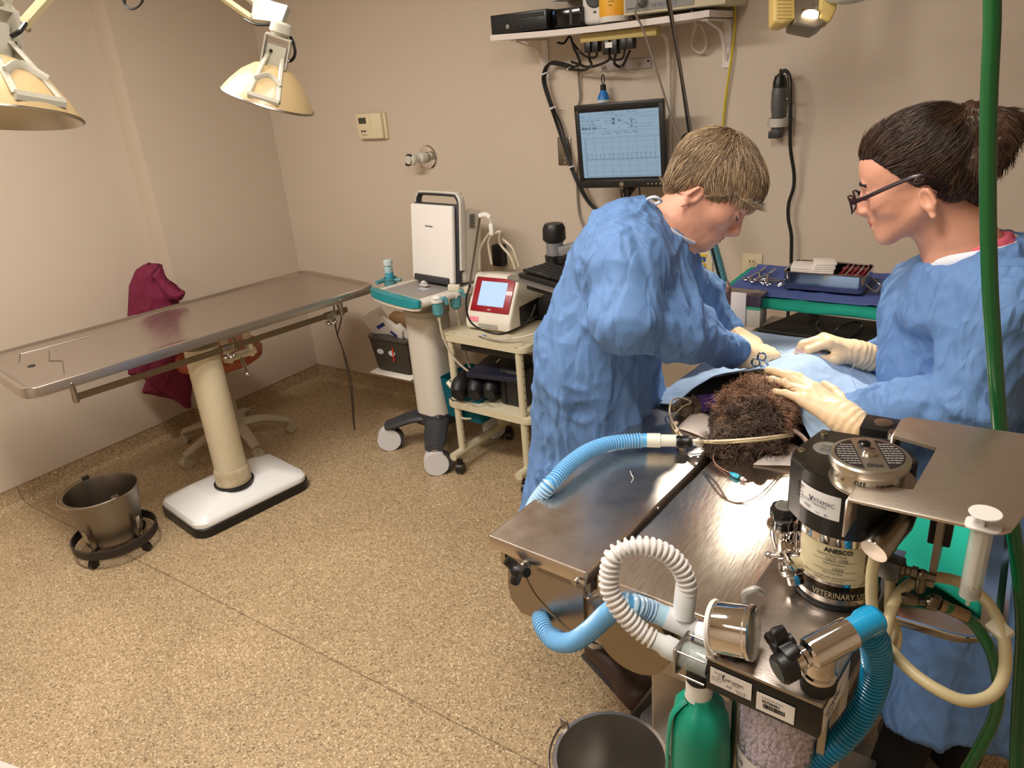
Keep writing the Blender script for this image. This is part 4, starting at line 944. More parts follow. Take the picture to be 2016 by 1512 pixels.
# cable pole with hook and looped probe cables
b0 = at(921, 560, 1, 2.42); t0 = at(945, 425, 1, 2.42)
t = thing('cable_pole', 'thin steel pole with a white hook arm beside the ultrasound unit', 'cable hook', V(b0.x, 2.42, .80))
MB().cyl(V(b0.x, 2.42, .80), V(t0.x, 2.42, t0.z), .0045).build('pole', steelD, t)
MB().tube([V(t0.x-.004, 2.42, t0.z), V(t0.x+.03, 2.42, t0.z+.006), V(t0.x+.05, 2.42, t0.z-.006)], .008, 8, n=8, sq=(.8, 1.2)).build('hook_arm', white, t)
MB().cyl(V(t0.x+.05, 2.42, t0.z-.002), V(t0.x+.052, 2.42, t0.z-.03), .003).b2((t0.x+.043, 2.412, t0.z-.075), (t0.x+.063, 2.428, t0.z-.028), bev=.004).build('cable_clip', white, t)
MB().box((b0.x, 2.42, .812), (.03, .03, .03), bev=.004).build('pole_foot', beige, t)
hc = V(t0.x+.053, 2.43, t0.z-.07)
pcm = mat('probe_cable', (196, 186, 166), .5)
for k, (px0, px1, lb) in enumerate((([(946, 490), (944, 530)], None, 'cream probe cable looping down left of the clip'), ([(962, 480), (968, 520)], None, 'cream probe cable hanging straight from the clip'), ([(985, 480), (1005, 505), (1015, 530)], None, 'cream probe cable arching right from the clip'), ([(990, 470), (1010, 490), (1022, 525)], None, 'outer cream probe cable arching right from the clip'))):
    P = [hc, hc+V((-.02, -.01, .03, .035)[k], 0, (.0, -.005, .004, .008)[k])]+[at(x, y, 1, 2.45) for x, y in px0]
    tag(MB().tube(P, .0055, 8, n=30).build('probe_cable', pcm), lb, 'cable')
p = at(983, 500, 1, 2.81)
t = thing('power_adapter', 'black power adapter plugged into the wall behind the laser unit', 'adapter', V(p.x, YB, p.z-.06))
MB().b2((p.x-.028, YB-.045, p.z-.055), (p.x+.028, YB, p.z+.045), bev=.006).build('adapter_body', black, t)
MB().b2((p.x+.03, YB-.006, p.z-.075), (p.x+.075, YB, p.z+.01), bev=.002).build('wall_plate_edge', ivory, t)

# ================================================================ beige utility cart
BX0, BX1, BY0, BY1, BZ = -2.015, -1.555, 2.285, 2.62, .648
t = thing('utility_cart', 'beige two-shelf rolling cart between the ultrasound cart and the surgeon', 'cart', V((BX0+BX1)/2, (BY0+BY1)/2, 0))
cb = mat('cart_beige', (204, 196, 168), .45); CC2 = V((BX0+BX1)/2, (BY0+BY1)/2, 0); Mc = frame(CC2, math.radians(-2)); bw, bd = BX1-BX0, BY1-BY0
for z, nm in ((BZ, 'top_shelf'), (.335, 'lower_shelf')): MB(Mc).prism(rrect(bw, bd, .035), z-.03, z, bev=.004).build(nm, cb, t)
for x in (-bw/2+.05, bw/2-.05):
    for y in ((-bd/2+.02, 'front'), (bd/2-.03, 'rear')):
        mb = MB(Mc); mb.cyl((x, y[0], .09), (x, y[0], BZ-.03), .0165); mb.cyl((x, y[0], BZ-.002), (x, y[0], BZ+.003), .024, mi=0); pst = mb.build('post', cb, t)
        mb = MB(Mc)
        for k in range(14): mb.cyl((x+.0165, y[0]-.002, .13+k*.035), (x+.0172, y[0]-.002, .13+k*.035), .003, seg=8)
        if y[1] == 'front': mb.build('post_holes', ink, pst)
for x in (-bw/2+.05, bw/2-.05): MB(Mc).tube([(x, -bd/2-.05, .085), (x, bd/2+.03, .085)], .019, 12).build('foot_bar', cb, t)
for x in (-bw/2+.05, bw/2-.05):
    for y in (-bd/2-.03, bd/2+.01):
        q = Mc @ V(x+.02, y, .026); MB().cyl(q+V(-.014, -.004, 0), q+V(.014, .004, 0), .026).box(q+V(0, 0, .03), (.02, .02, .02)).build('wheel', black, t)
# laser unit
l0, l1 = at(918, 650, 2, BZ), at(1005, 662, 2, BZ); lw_ = (l1-l0).length; ld = (l1-l0).normalized(); ln = V(-ld.y, ld.x, 0)
Ml = Matrix.Translation(l0) @ basis(ld, ln).to_4x4()
t = thing('laser_unit', 'white therapy unit with a red-framed touch screen on the beige cart', 'medical instrument', (l0+l1)/2)
lwm = mat('laser_white', (228, 222, 208), .4)
prof = [(0, 0.012), (0, .05), (.10, .22), (.118, .226), (.27, .19), (.27, .012)]   # y, z side profile
mb = MB(Ml); A = [mb._v((0, y, z)) for y, z in prof]; B = [mb._v((lw_, y, z)) for y, z in prof]; m_ = len(prof)
mb.bm.faces.new(A); mb.bm.faces.new(B[::-1])
for i in range(m_): mb.bm.faces.new((A[i], A[(i+1) % m_], B[(i+1) % m_], B[i]))
bmesh.ops.bevel(mb.bm, geom=mb.bm.edges[:], offset=.010, segments=3, affect='EDGES', profile=.5)
mb.build('housing', lwm, t)
fy = V(0, .10, .17).normalized(); o_ = lw(Ml, 0, 0, .05); Rf = basis(ld, Ml.to_3x3() @ fy); FH = math.hypot(.10, .17)
def LP(u, v, w_=0): return o_+Rf @ V(u*lw_, v*FH, w_)
Mf = Matrix.Translation(o_) @ Rf.to_4x4()
MB(Mf).b2((lw_*.08, FH*.20, 0), (lw_*.94, FH*.95, .006), bev=.003).build('screen_frame', mat('dark_red', (150, 16, 34), .35, coat=.3), t)
MB(Mf).b2((lw_*.22, FH*.33, .0055), (lw_*.80, FH*.86, .0066)).build('touch_screen', mat('laser_screen', (150, 180, 220), .3, emit=((170, 196, 234), .55)), t)
text('logo', 'VTS', .009, LP(.47, .235, .0066), Rf.col[0], Rf.col[1], white, t, bold=.0003)
MB(Mf).b2((lw_*.08, -FH*.02, -.001), (lw_*.30, FH*.08, .001)).build('warning_label', mat('pink_label', (226, 130, 150), .6), t)
mb = MB(Ml)
for k in range(22):
    for j in range(3): mb.b2((lw_*.3+k*.0045, -.0012, .020+j*.007), (lw_*.3+k*.0045+.0022, .001, .0245+j*.007))
mb.build('vent', mat('vent_grey', (120, 116, 104), .6), t)
MB(Ml).box((lw_+.0012, .16, .06), (.003, .16, .08), bev=.001).build('side_panel', black, t)
cord([(926, 560, 2.24), (918, 590, 2.24), (922, 625, 2.235), (940, 645, 2.235), (980, 658, 2.25), (1010, 650, 2.30), (1040, 632, 2.35), (1055, 600, 2.4)], .004, black, 'black cable drooping round the front of the white therapy unit', n=50, name='unit_cable')
cord([(935, 655, 2.30), (970, 668, 2.29), (1020, 665, 2.30), (1060, 655, 2.34)], .0045, wc, 'cream cable lying along the top of the beige cart', n=30, name='unit_cable')
MB()
tag(MB().box(at(950, 661, 2, BZ+.006), (.035, .012, .008), rot=(0, 0, -.1), bev=.002).build('cable_plug', mat('plug_blue', (60, 140, 190), .4)), 'small blue plug on the beige cart in front of the therapy unit', 'plug')
# black wedge case behind the unit and folder
q = at(1045, 640, 2, BZ); t = thing('soft_case', 'black soft case leaning behind the white therapy unit', 'case', q)
MB().box(q+V(.02, .12, .05), (.30, .10, .10), rot=(0, -.25, .05), bev=.02, seg=3).build('case_body', mat('soft_black', (26, 25, 25), .7, bump=(200, .2)), t)
# goods on the lower shelf
sb = mat('case_black', (20, 20, 21), .5, bump=(300, .15))
for i, (x, w_, lb) in enumerate(((903, .085, 'leftmost of the rounded black cases on the lower cart shelf'), (935, .085, 'second rounded black case from the left on the lower cart shelf'), (965, .075, 'third rounded black case, next to the square zip case'))):
    q = at(x, 790, 2, .34); tt = thing('goggle_case', lb, 'case', q)
    MB(frame((q.x+.012, q.y, 0), .25)).tube([(0, -.03, .385), (0, .02, .405), (0, .10, .41), (0, .17, .40)], lambda u_: .034+.022*math.sin(PI*min(1, u_*1.15)), 14, n=14, sq=(.78, 1)).build('case_shell', sb, tt)
    MB(frame((q.x+.012, q.y, 0), .25)).tube([(-.036, -.03, .375), (-.0, -.068, .375), (.036, -.03, .375), (.04, .08, .38)], .003, 6, n=20).build('zip', black, tt)
q = at(1005, 800, 2, .336); tt = thing('zip_case', 'square black zip case at the right of the lower cart shelf', 'case', q)
MB(frame((q.x, q.y+.06, 0), .0)).b2((-.055, -.06, .336), (.075, .15, .50), bev=.018, seg=3).build('case_shell', sb, tt)
MB(frame((q.x, q.y+.06, 0), .0)).tube([(-.02, -.063, .345), (-.02, -.063, .49), (-.02, .1, .502)], .003, 6).build('zip', black, tt)
q = at(965, 745, 2, .45); tt = thing('ring_binder', 'dark blue binder lying on top of the black cases', 'binder', q)
MB(frame((q.x+.02, q.y+.06, 0), .15)).b2((-.12, -.10, .462), (.12, .12, .485), bev=.003).build('cover', mat('navy_cover', (24, 26, 46), .5), tt)
MB(frame((q.x+.02, q.y+.06, 0), .15)).b2((-.115, -.097, .466), (.118, .115, .481)).build('pages', paper, tt)
MB(frame((q.x+.02, q.y+.06, 0), .15)).b2((.04, .0, .4852), (.10, .03, .4858)).build('label_sticker', mat('grey_label', (110, 112, 116), .6), tt)
q = at(960, 700, 1, 2.36); tt = thing('cable_tray', 'black tray slung under the top shelf of the beige cart', 'tray', V(-1.78, 2.4, .57))
MB().b2((-1.92, 2.31, .575), (-1.62, 2.55, .612), bev=.01).build('tray_body', sb, tt)

# keyboard on an arm-mounted tray
k0, k1 = at(1008, 545, 2, .93), at(1100, 572, 2, .93)
kd = (k1-k0).normalized(); kn = V(-kd.y, kd.x, 0); Mk2 = Matrix.Translation(k0) @ basis(kd, kn).to_4x4()
t = thing('keyboard_tray', 'grey metal keyboard tray on a wall arm left of the surgeon', 'tray', k0)
MB(Mk2).prism([(x+.17, y+.08) for x, y in rrect(.40, .20, .04)], -.006, 0).build('tray_plate', mat('tray_silver', (158, 156, 152), .35, .6), t)
MB(Mk2).b2((.10, -.006, -.03), (.30, .03, -.006), bev=.004).build('wrist_pad', black, t)
t = thing('keyboard', 'black computer keyboard on the grey tray', 'keyboard', k0+kd*.2+kn*.08)
mb = MB(Mk2); mb.box((.21, .085, .012), (.36, .155, .018), rot=(.04, 0, 0), bev=.005); mb.build('keyboard_base', black, t)
keym = mat('key_black', (30, 30, 32), .45)
for r_ in range(5):
    for c_ in range(17):
        if r_ == 0 and 4 <= c_ <= 8: continue
        MB(Mk2).box((.045+c_*.0198+(r_ % 2)*.003, .035+r_*.024, .0265+.001*r_), (.0165, .0205, .009), bev=.0018, seg=1).build('key', keym, t)
MB(Mk2).box((.045+6*.0198, .035, .0265), (.095, .0205, .009), bev=.002).build('space_bar', keym, t)
p = at(1092, 480, 1, 2.50)
t = thing('arm_column', 'black monitor arm column with a silver band left of the surgeon', 'monitor arm', V(p.x, 2.5, .93))
z0, z1 = at(1092, 528, 1, 2.5).z, at(1090, 440, 1, 2.5).z
h = z1-z0; c_ = (p.x, 2.5, 0)
MB().lathe([(.030, z0-.02), (.038, z0), (.042, z0+h*.30), (.036, z0+h*.32)], c_, seg=28).build('lower_hub', black, t)
MB().lathe([(.034, z0+h*.32), (.034, z0+h*.60)], c_, seg=28).build('silver_band', mat('arm_silver', (150, 152, 156), .4, .5), t)
MB().lathe([(.036, z0+h*.60), (.046, z0+h*.66), (.045, z0+h*.9), (.036, z0+h), (0, z0+h+.003)], c_, seg=28).build('upper_hub', black, t)
MB().box((p.x+.11, 2.50, z0+h*.5), (.18, .045, .055), rot=(0, -.3, 0), bev=.012, seg=3).build('arm', mat('arm_silver', (150, 152, 156), .4, .5), t)
MB().box((p.x+.10, 2.49, z0+h*.36), (.16, .045, .03), rot=(0, -.35, 0), bev=.010).build('arm_underside', black, t)
MB().cyl((p.x, 2.5, z0), (p.x, 2.55, z0-.1), .02).tube([(p.x, 2.5, z0-.02), (p.x, 2.66, z0-.05), (p.x, YB, z0-.05)], .02, 10).build('wall_mount', black, t)
# ================================================================ steel surgery table
TO = V(-.708, .871, 0); TY = V(.066, .998, 0).normalized(); TX = V(TY.y, -TY.x, 0)
MT = Matrix.Translation(TO) @ basis(TX, TY).to_4x4()
def TP(x, y, z): return MT @ V(x, y, z)
TL_ = 1.375
topst = mat('table_top_steel', (214, 204, 194), .34, 1., bump=(26, .05), rbump=(.22, .36))
topst2 = mat('table_top_scratched', (222, 212, 200), .34, 1., bump=(240, .10, (1, .12, 1)), rbump=(.18, .32))
ST = thing('surgery_table', 'two-leaf stainless steel surgery table with the anaesthetised dog on it', 'surgery table', TP(.21, .7, 0))
def leaf(name, x0, x1, y0, y1, m):
    mb = MB(MT); t_ = .003; f = .026
    mb.b2((x0, y0, .9-t_), (x1, y1, .9)); mb.b2((x0, y0, .9-f), (x0+t_, y1, .9)); mb.b2((x1-t_, y0, .9-f), (x1, y1, .9)); mb.b2((x0, y0, .9-f), (x1, y0+t_, .9)); mb.b2((x0, y1-t_, .9-f), (x1, y1, .9))
    bmesh.ops.remove_doubles(mb.bm, verts=mb.bm.verts, dist=1e-5)
    return mb.build(name, m, ST)
def leaf(name, x0, x1, y0, y1, m):
    mb = MB(MT); loft(mb, []) if False else None
    cx_, cy_, w_, h_ = (x0+x1)/2, (y0+y1)/2, x1-x0, y1-y0
    R = [[mb._v((cx_+x, cy_+y, z)) for x, y in rrect(a_, b_, r_, 3)] for a_, b_, r_, z in ((w_-.006, h_-.006, .003, .874), (w_, h_, .004, .874), (w_, h_, .004, .897), (w_-.002, h_-.002, .003, .8992), (w_-.006, h_-.006, .002, .90))]
    for A, B in zip(R, R[1:]): mb.bridge(A, B)
    mb.cap(R[-1]); mb.cap(R[0], True)
    return mb.build(name, m, ST)
leaf('left_leaf', 0, .205, 0, TL_, topst)
leaf('right_leaf', .222, .442, .004, TL_, topst2)
MB(MT).b2((.205, .02, .865), (.222, TL_-.02, .872)).build('gutter', mat('gutter_dark', (60, 50, 44), .35, .9), ST)
MB(MT).tube([(.192, -.004, .884), (.206, -.010, .882), (.209, -.012, .868), (.216, -.012, .862), (.226, -.010, .868), (.232, -.006, .872)], .003, 6, n=20).build('gutter_hook', steelD, ST)
for x in (.188, .236): MB(MT).cyl((x, .003, .880), (x, -.010, .880), .0055, seg=12).build('hinge_pin', satin, ST)
MB(MT).cyl((.2055, .245, .888), (.209, .245, .888), .005, seg=12).build('rivet', satin, ST)
panst = mat('panel_steel', (164, 154, 144), .3, 1., bump=(50, .1, (14, 1, 1)), rbump=(.22, .4))
P = [at(x, y, 1, .885) for x, y in ((1000, 1092), (1000, 1150), (1006, 1178), (1026, 1206), (1122, 1248), (1150, 1222), (1146, 1132))]
mb = MB(); A = [mb._v(p) for p in P]; B = [mb._v(p+TY*.012) for p in P]; n = len(P); mb.bm.faces.new(A); mb.bm.faces.new(B[::-1])
for i in range(n): mb.bm.faces.new((A[i], A[(i+1) % n], B[(i+1) % n], B[i]))
mb.build('tilt_plate', panst, ST)
g = [at(x, y, 1, .884) for x, y in ((1026, 1104), (1034, 1135), (1052, 1170), (1078, 1200), (1102, 1224), (1122, 1240))]
MB().tube(g, .0016, 6, n=24).build('plate_groove', mat('groove_light', (200, 180, 150), .3, 1.), ST)
MB(MT).b2((.012, .02, .845), (.20, 1.25, .872)).build('leaf_frame', steelD, ST)
MB(MT).b2((.016, .012, .862), (.026, .03, .838)).build('frame_tab', satin, ST)
MB(MT).b2((.195, .03, .732), (.44, 1.1, .870), bev=.003).build('tilt_housing', panst, ST)
MB(MT).b2((.05, .036, .76), (.2, 1.1, .846), bev=.003).build('lower_housing', panst, ST)
q = TP(.28, .028, .79); MB().lathe([(.0, 0), (.066, 0), (.07, .006), (.07, .02), (0, .02)], V(q.x, q.y, .80), -TY, 48).build('pivot_disc', mat('disc_brass_steel', (150, 138, 116), .4, .9), ST)
MB(MT).b2((.13, .35, .14), (.33, .85, .74), bev=.01).build('column', panst, ST)
MB(MT).prism([(x+.23, y+.62) for x, y in rrect(.44, .86, .05)], 0.0, .075, bev=.008).build('base', steelD, ST)
# black clamp knob
kc = at(1022, 1120, 1, .855)
MB().cyl(kc+TY*.03, kc-TY*.002, .008).lathe([(.010, 0), (.012, .004), (.010, .01)], kc+TY*.012, TY).build('knob_shaft', satin, ST)
mb = MB(); kc2 = kc-TY*.006
for k in range(3):
    a = PI*(.10+k*2/3); d = TX*math.cos(a)+V(0, 0, math.sin(a)); mb.tube([kc2, kc2+d*.014, kc2+d*.026-TY*.004], lambda u_: .0105-.002*u_, 10, n=6, sq=(1, 1))
mb.ball(kc2, .0125); mb.build('star_knob', black, ST)
# stray white thread
tag(MB().tube([at(x, y, 2, .9012) for x, y in ((1241, 927), (1243, 934), (1247, 940), (1245, 946), (1242, 949))], .0006, 5, n=14).build('thread', white), 'short white suture thread lying on the left leaf of the surgery table', 'thread')

# ================================================================ drape over the patient
DR0 = (-.0, .0)
def hump(u, v):
    """height over the table top, in table coordinates"""
    z = .10*math.exp(-((u-.27)/.115)**2)*(1/(1+math.exp(-(v-.60)/.035)))*(1/(1+math.exp((v-1.02)/.06)))
    z += .045*math.exp(-((u-.12)/.08)**2-((v-.70)/.10)**2)
    z += .02*math.exp(-((u-.42)/.06)**2-((v-.70)/.16)**2)
    return z
drape = mat('drape_blue', (160, 188, 222), .7, bump=(420, .12), sheen=.2)
E0 = [(1288, 795), (1325, 785), (1365, 772), (1410, 764), (1450, 760), (1490, 768), (1525, 795), (1560, 845), (1600, 885), (1655, 905), (1700, 920)]
ed = []
for x, y in E0:
    z = .93 if 1300 < x < 1540 else .906; p = at(x, y, 2, z); l = MT.inverted() @ p; ed.append((l.x, l.y))
ed.sort()
def near_edge(u):
    if u <= ed[0][0]: return ed[0][1]
    for a, b in zip(ed, ed[1:]):
        if a[0] <= u <= b[0]: return a[1]+(b[1]-a[1])*(u-a[0])/(b[0]-a[0])
    return ed[-1][1]
print('drape edge', ed)
UL, UR, VT_ = -.012, .462, 1.20
nu, nv = 120, 150
uu = np.linspace(UL, UR, nu+1); mb = MB(); G = []
pts = []; info = []
for u in uu:
    v0 = near_edge(u)
    for j in range(nv+1):
        v = v0+(VT_-v0)*j/nv; pts.append((u, v, 0)); info.append(v-v0)
pts = np.array(pts); wz = wrinkle(pts, 7, (1, .8, 1), 4)*.0055+wrinkle(pts, 17, (.6, 1, 1), 9)*.0018; k = 0
for i, u in enumerate(uu):
    row = []
    for j in range(nv+1):
        u_, v, _ = pts[k]; h = hump(u_, v); z = .9035+h+abs(wz[k])*.6+max(0, wz[k])*.8
        if u_ > .435: z -= (u_-.435)*1.4
        row.append(mb._v(TP(u_, v, z))); k += 1
    G.append(row)
for i in range(nu):
    for j in range(nv): mb.bm.faces.new((G[i][j], G[i+1][j], G[i+1][j+1], G[i][j+1])).smooth = True
o = mb.build('surgical_drape', drape, auto=False, solid=.0018); tag(o, 'pale blue surgical drape spread over the dog on the surgery table', 'drape')
for p_ in o.data.polygons: p_.use_smooth = True
# bare table end as an added plate, dark reflection painted into its colour; cord
t = thing('table_end_plate', 'plate for the bare steel table end beyond the drape, dark reflection painted in', 'plate', TP(.2, 1.30, .9))
P = [at(1448, 668, 2, .915), at(1534, 622, 2, .925), at(1735, 648, 2, .925), at(1735, 680, 2, .915)]
P = [TP(.06, 1.20, .916), TP(.12, 1.375, .916), TP(.46, 1.375, .916), TP(.46, 1.20, .916)]
mb = MB(MT); mb.prism([(.02, 1.205), (.075, 1.40), (.47, 1.40), (.47, 1.205)], .902, .914, bev=.002); mb.build('plate_body', mat('dark_reflection', (52, 50, 46), .45, .5), t)
pc = [at(1610, 632, 2, .93), at(1606, 640, 2, .94), at(1615, 652, 2, .93), at(1640, 662, 2, .92), at(1650, 645, 2, .945), at(1680, 634, 2, .95), at(1696, 640, 2, .94), at(1690, 655, 2, .925), at(1668, 668, 2, .92)]
tag(MB().tube(pc, .0035, 7, n=40).build('sensor_cable', black), 'thin black cord looped on the bare steel at the far end of the table', 'cable')

# ================================================================ dog
DG = thing('dog', 'sleeping brown curly-haired dog with a purple bandaged foreleg on the surgery table', 'dog', at(1478, 850, 2, .9))
cr = at(1492, 832, 2, .950); mz = at(1425, 872, 2, .926); mz2 = at(1412, 876, 2, .924); er = at(1478, 792, 2, .975); nk = TP(.26, .62, .945)
fd = (mz-cr).normalized()
e1 = at(1440, 800, 2, .96); e2 = at(1528, 800, 2, .965); e3 = at(1525, 882, 2, .915); e4 = at(1440, 888, 2, .912); e5 = at(1418, 830, 2, .925)
dogp = [ell(cr, (.048, .050, .044), k=.02), cap(cr, mz, .042, .024, k=.025), ell(mz2, (.022, .02, .019), k=.012), cap(er, e1, .030, .022, k=.02), cap(er, e2, .030, .020, k=.02),
        cap(cr+V(.01, -.01, -.02), e3, .034, .020, k=.02), cap(cr+V(-.01, -.02, -.03), e4, .024, .017, k=.015), cap(cr, e5, .03, .019, k=.02), cap(cr, nk, .045, .05, k=.03), cap(nk, TP(.27, .88, .935), .05, .042, k=.03)]
lg0 = at(1520, 785, 2, .945); lg1 = at(1440, 783, 2, .930); lg2 = at(1410, 790, 2, .922); lg3 = at(1352, 802, 2, .919)
dogp += [cap(lg0, lg1, .026, .021, k=.02), cap(lg1, lg2, .021, .016, k=.01), cap(lg2, lg3, .015, .013, k=.01), ell(lg3, (.02, .017, .013), k=.01)]
for k in (-1, 0, 1): dogp.append(ell(lg3+V(-.014, .006*k-.006, -.002), (.010, .006, .008), k=.004))
skinm = mat('dog_coat', (56, 38, 28), .9, var=(40, (40, 26, 18)))
dVt, dF = surface_net(dogp, .004, smooth=2)
body = mesh_np('body', dVt.copy(), dF, skinm, DG)
dN = vnormals(dVt, dF)
rng = np.random.RandomState(3)
def fur(name, sel, n, L, r, m, seed, curl=.9, lie=None):
    idx = np.where(sel)[0]; pick = rng.choice(idx, n); R0 = dVt[pick]+rng.uniform(-.002, .002, (n, 3)); N0 = dN[pick]; ph = rng.uniform(0, 6.28, n); ax = rng.normal(size=(n, 3)); fq = rng.uniform(4, 9, n)
    fl = np.stack([noise(R0*52, 1+seed), noise(R0*52, 2+seed), noise(R0*52, 3+seed)], 1); ph = noise(R0*40, 7)*6+rng.uniform(-.5, .5, n); fq = 6+noise(R0*40, 8)*2
    def df(P, t, R_):
        sw = np.stack([np.cos(ph+fq*t), np.sin(ph+fq*t), np.cos(ph*1.7+fq*t)], 1)
        d = N0*(.9-.75*t)+fl*1.5+sw*curl+np.array([0, 0, -.5*t])
        if lie is not None: d = d+np.array(lie)*(.3+t)
        below = P[:, 2] < .903; d[below, 2] = np.abs(d[below, 2])*.2
        return d
    strands(name, R0, df, L, r, m, DG, 6, .45, seed)
hd = (np.linalg.norm(dVt-np.array(cr), axis=1) < .125) & (np.linalg.norm(dVt-np.array(lg2.lerp(lg3, .3)), axis=1) > .055); top = hd & (dVt[:, 2] > .955) & (dVt[:, 1] > cr.y-.01); vis = (dVt[:, 1] < nk.y+.0)
leg = (np.linalg.norm(dVt-np.array(lg3), axis=1) < .045); creamz = np.linalg.norm(dVt-np.array(at(1418, 845, 2, .93)), axis=1) < .032
blk = (np.linalg.norm(dVt-np.array(lg1.lerp(lg0, .35)), axis=1) < .036)
fur('fur_dark', hd & ~top, 5200, .024, .00075, mat('fur_dark', (92, 76, 66), .6), 1)
fur('fur_brown', hd, 3200, .026, .00075, mat('fur_brown', (132, 108, 92), .6), 2)
fur('fur_chestnut', top, 2600, .032, .00075, mat('fur_chestnut', (164, 124, 98), .55), 3, .9, (.2, -.3, .2))
fur('fur_cream', creamz, 700, .022, .0005, mat('fur_cream', (196, 160, 124), .6), 4, .8, (-.6, -.4, -.2))
fur('paw_fur', leg, 900, .013, .0005, mat('fur_grey_cream', (150, 134, 112), .7), 5, .7)
fur('foreleg_fur', blk, 900, .012, .0005, mat('fur_black', (30, 22, 20), .6), 6, .6)
fur('fur_light_locks', hd & (dVt[:, 2] < .93), 260, .028, .0006, mat('fur_lock', (170, 146, 122), .6), 7, .8)
bp0 = lg2.lerp(lg3, .06)+V(0, 0, .001); bp1 = lg2.lerp(lg3, .62)+V(0, 0, .001); dd = (bp1-bp0)
mb = MB(); L_ = dd.length; mb.lathe([(.012, 0), (.0185, .001), (.0195, L_*.15), (.0185, L_*.3), (.0192, L_*.5), (.0182, L_*.7), (.0188, L_*.95), (.012, L_)], bp0, dd, 24); mb.lathe([(.0192, L_*.48), (.0202, L_*.5), (.0202, L_*.98), (.0192, L_)], bp0, dd, 24, capends=False)
mb.build('bandage', mat('bandage_purple', (74, 38, 120), .75, bump=(300, .4)), DG, label='purple foreleg bandage')
# cream tie loop and tubes over the head
tubm = mat('cream_tube', (226, 206, 176), .4)
tag(MB().tube([at(x, y, 2, z) for x, y, z in ((1362, 792, .935), (1345, 784, .94), (1325, 787, .93), (1318, 805, .92), (1322, 825, .912), (1332, 842, .91), (1340, 855, .912), (1356, 866, .92), (1400, 868, .945), (1450, 866, .975), (1500, 862, .975), (1545, 856, .95), (1572, 850, .925))], .0022, 7, n=70).build('monitoring_tube', tubm), 'pale tube looping at the paw and running over the dog head', 'tube')
tag(MB().tube([at(x, y, 2, z) for x, y, z in ((1360, 794, .935), (1345, 800, .93), (1330, 815, .915), (1322, 832, .91), (1330, 850, .908), (1342, 862, .915), (1370, 870, .93), (1420, 872, .95), (1460, 870, .975), (1510, 866, .972), (1560, 858, .94))], .0020, 7, n=70).build('monitoring_tube', mat('khaki_tube', (176, 162, 122), .4)), 'khaki tube beside the pale one, crossing over the dog head', 'tube')
for x, y in ((1331, 833), (1333, 848)):
    tag(MB().ball(at(x, y, 2, .914), .005, (1, 1.2, .9), u=12, v=8).build('tube_connector', tubm), 'small cream connector on the tube loop, ' + ('upper one' if y < 840 else 'lower one'), 'connector')
tag(MB().tube([at(x, y, 2, z) for x, y, z in ((1545, 838, .955), (1560, 845, .945), (1578, 858, .925), (1590, 872, .912))], lambda u_: .006+.004*u_, 8, n=16, sq=(1.6, .5)).build('tube_tie', mat('gauze_pink', (232, 206, 188), .7)), 'pale gauze tie behind the dog head', 'tie')
o = MB().grid(lambda a, b: TP(.30+.10*a+.01*b, .46+.10*b+.03*a, .903+.010*math.sin(3*a+2*b)*a+.006*b*math.sin(7*a)), 14, 12).build('absorbent_wipe', mat('wipe_translucent', (206, 196, 188), .6, alpha=.75), solid=.001); tag(o, 'thin translucent wipe on the table behind the dog head', 'wipe')
o = MB().grid(lambda a, b: TP(.10+.14*a, .535+.10*b-.04*a, .9025+.004*math.sin(4*a+2*b)), 10, 10).build('white_pad', mat('pad_white', (226, 212, 200), .7), solid=.001); tag(o, 'white pad on the table between the dog head and its bandaged leg', 'pad')
# endotracheal tube, black joint
a0 = at(1347, 871, 2, .925); a1 = at(1372, 871, 2, .925)
t = thing('tube_adapter', 'black connector joining the breathing hose to the tube in the dog mouth', 'connector', a0)
MB().lathe([(.0125, 0), (.0135, .004), (.0125, .008), (.0125, .020), (.0138, .024), (.0125, .030)], at(1331, 870, 2, .925), (a1-a0), 24).build('adapter_body', black, t)
MB().cyl(at(1365, 871, 2, .925), at(1385, 872, 2, .925), .007).cyl(at(1372, 871, 2, .925), at(1378, 871, 2, .925), .0095).build('white_collar', white, t)
MB().tube([at(1384, 872, 2, .925), at(1400, 873, 2, .927), mz2+V(.01, .004, 0)], .0045, 10, n=10).build('airway_tube', mat('clear_tube', (206, 190, 170), .2, alpha=.7), t)
tag(MB().tube([at(x, y, 2, .903) for x, y in ((1332, 878), (1338, 888), (1360, 894), (1390, 892), (1412, 891), (1440, 886))], .0010, 5, n=30).build('sensor_wire', black), 'thin black wire from the black connector along the table to the dog', 'wire')
v0, v1 = at(1436, 930, 2, .906), at(1465, 944, 2, .906)
t = thing('pilot_valve', 'small turquoise pilot balloon valve lying on the right table leaf', 'valve', (v0+v1)/2)
MB().lathe([(.001, 0), (.003, .004), (.0055, .01), (.0058, .02), (.004, .024)], v0, v1-v0, 14, sq=(1, .7)).build('balloon', mat('turquoise', (40, 170, 200), .3, coat=.5), t)
MB().cyl(v0.lerp(v1, .82), v1, .0038).cyl(v1, v1+(v1-v0)*.15, .002).build('valve_end', mat('clear_pink', (220, 200, 200), .3), t)
MB().tube([at(x, y, 2, z) for x, y, z in ((1408, 885, .925), (1404, 900, .91), (1408, 912, .903), (1420, 922, .903), (1436, 930, .905))], .0008, 5, n=20).build('fine_tube', mat('fine_tube', (200, 150, 130), .4), t)

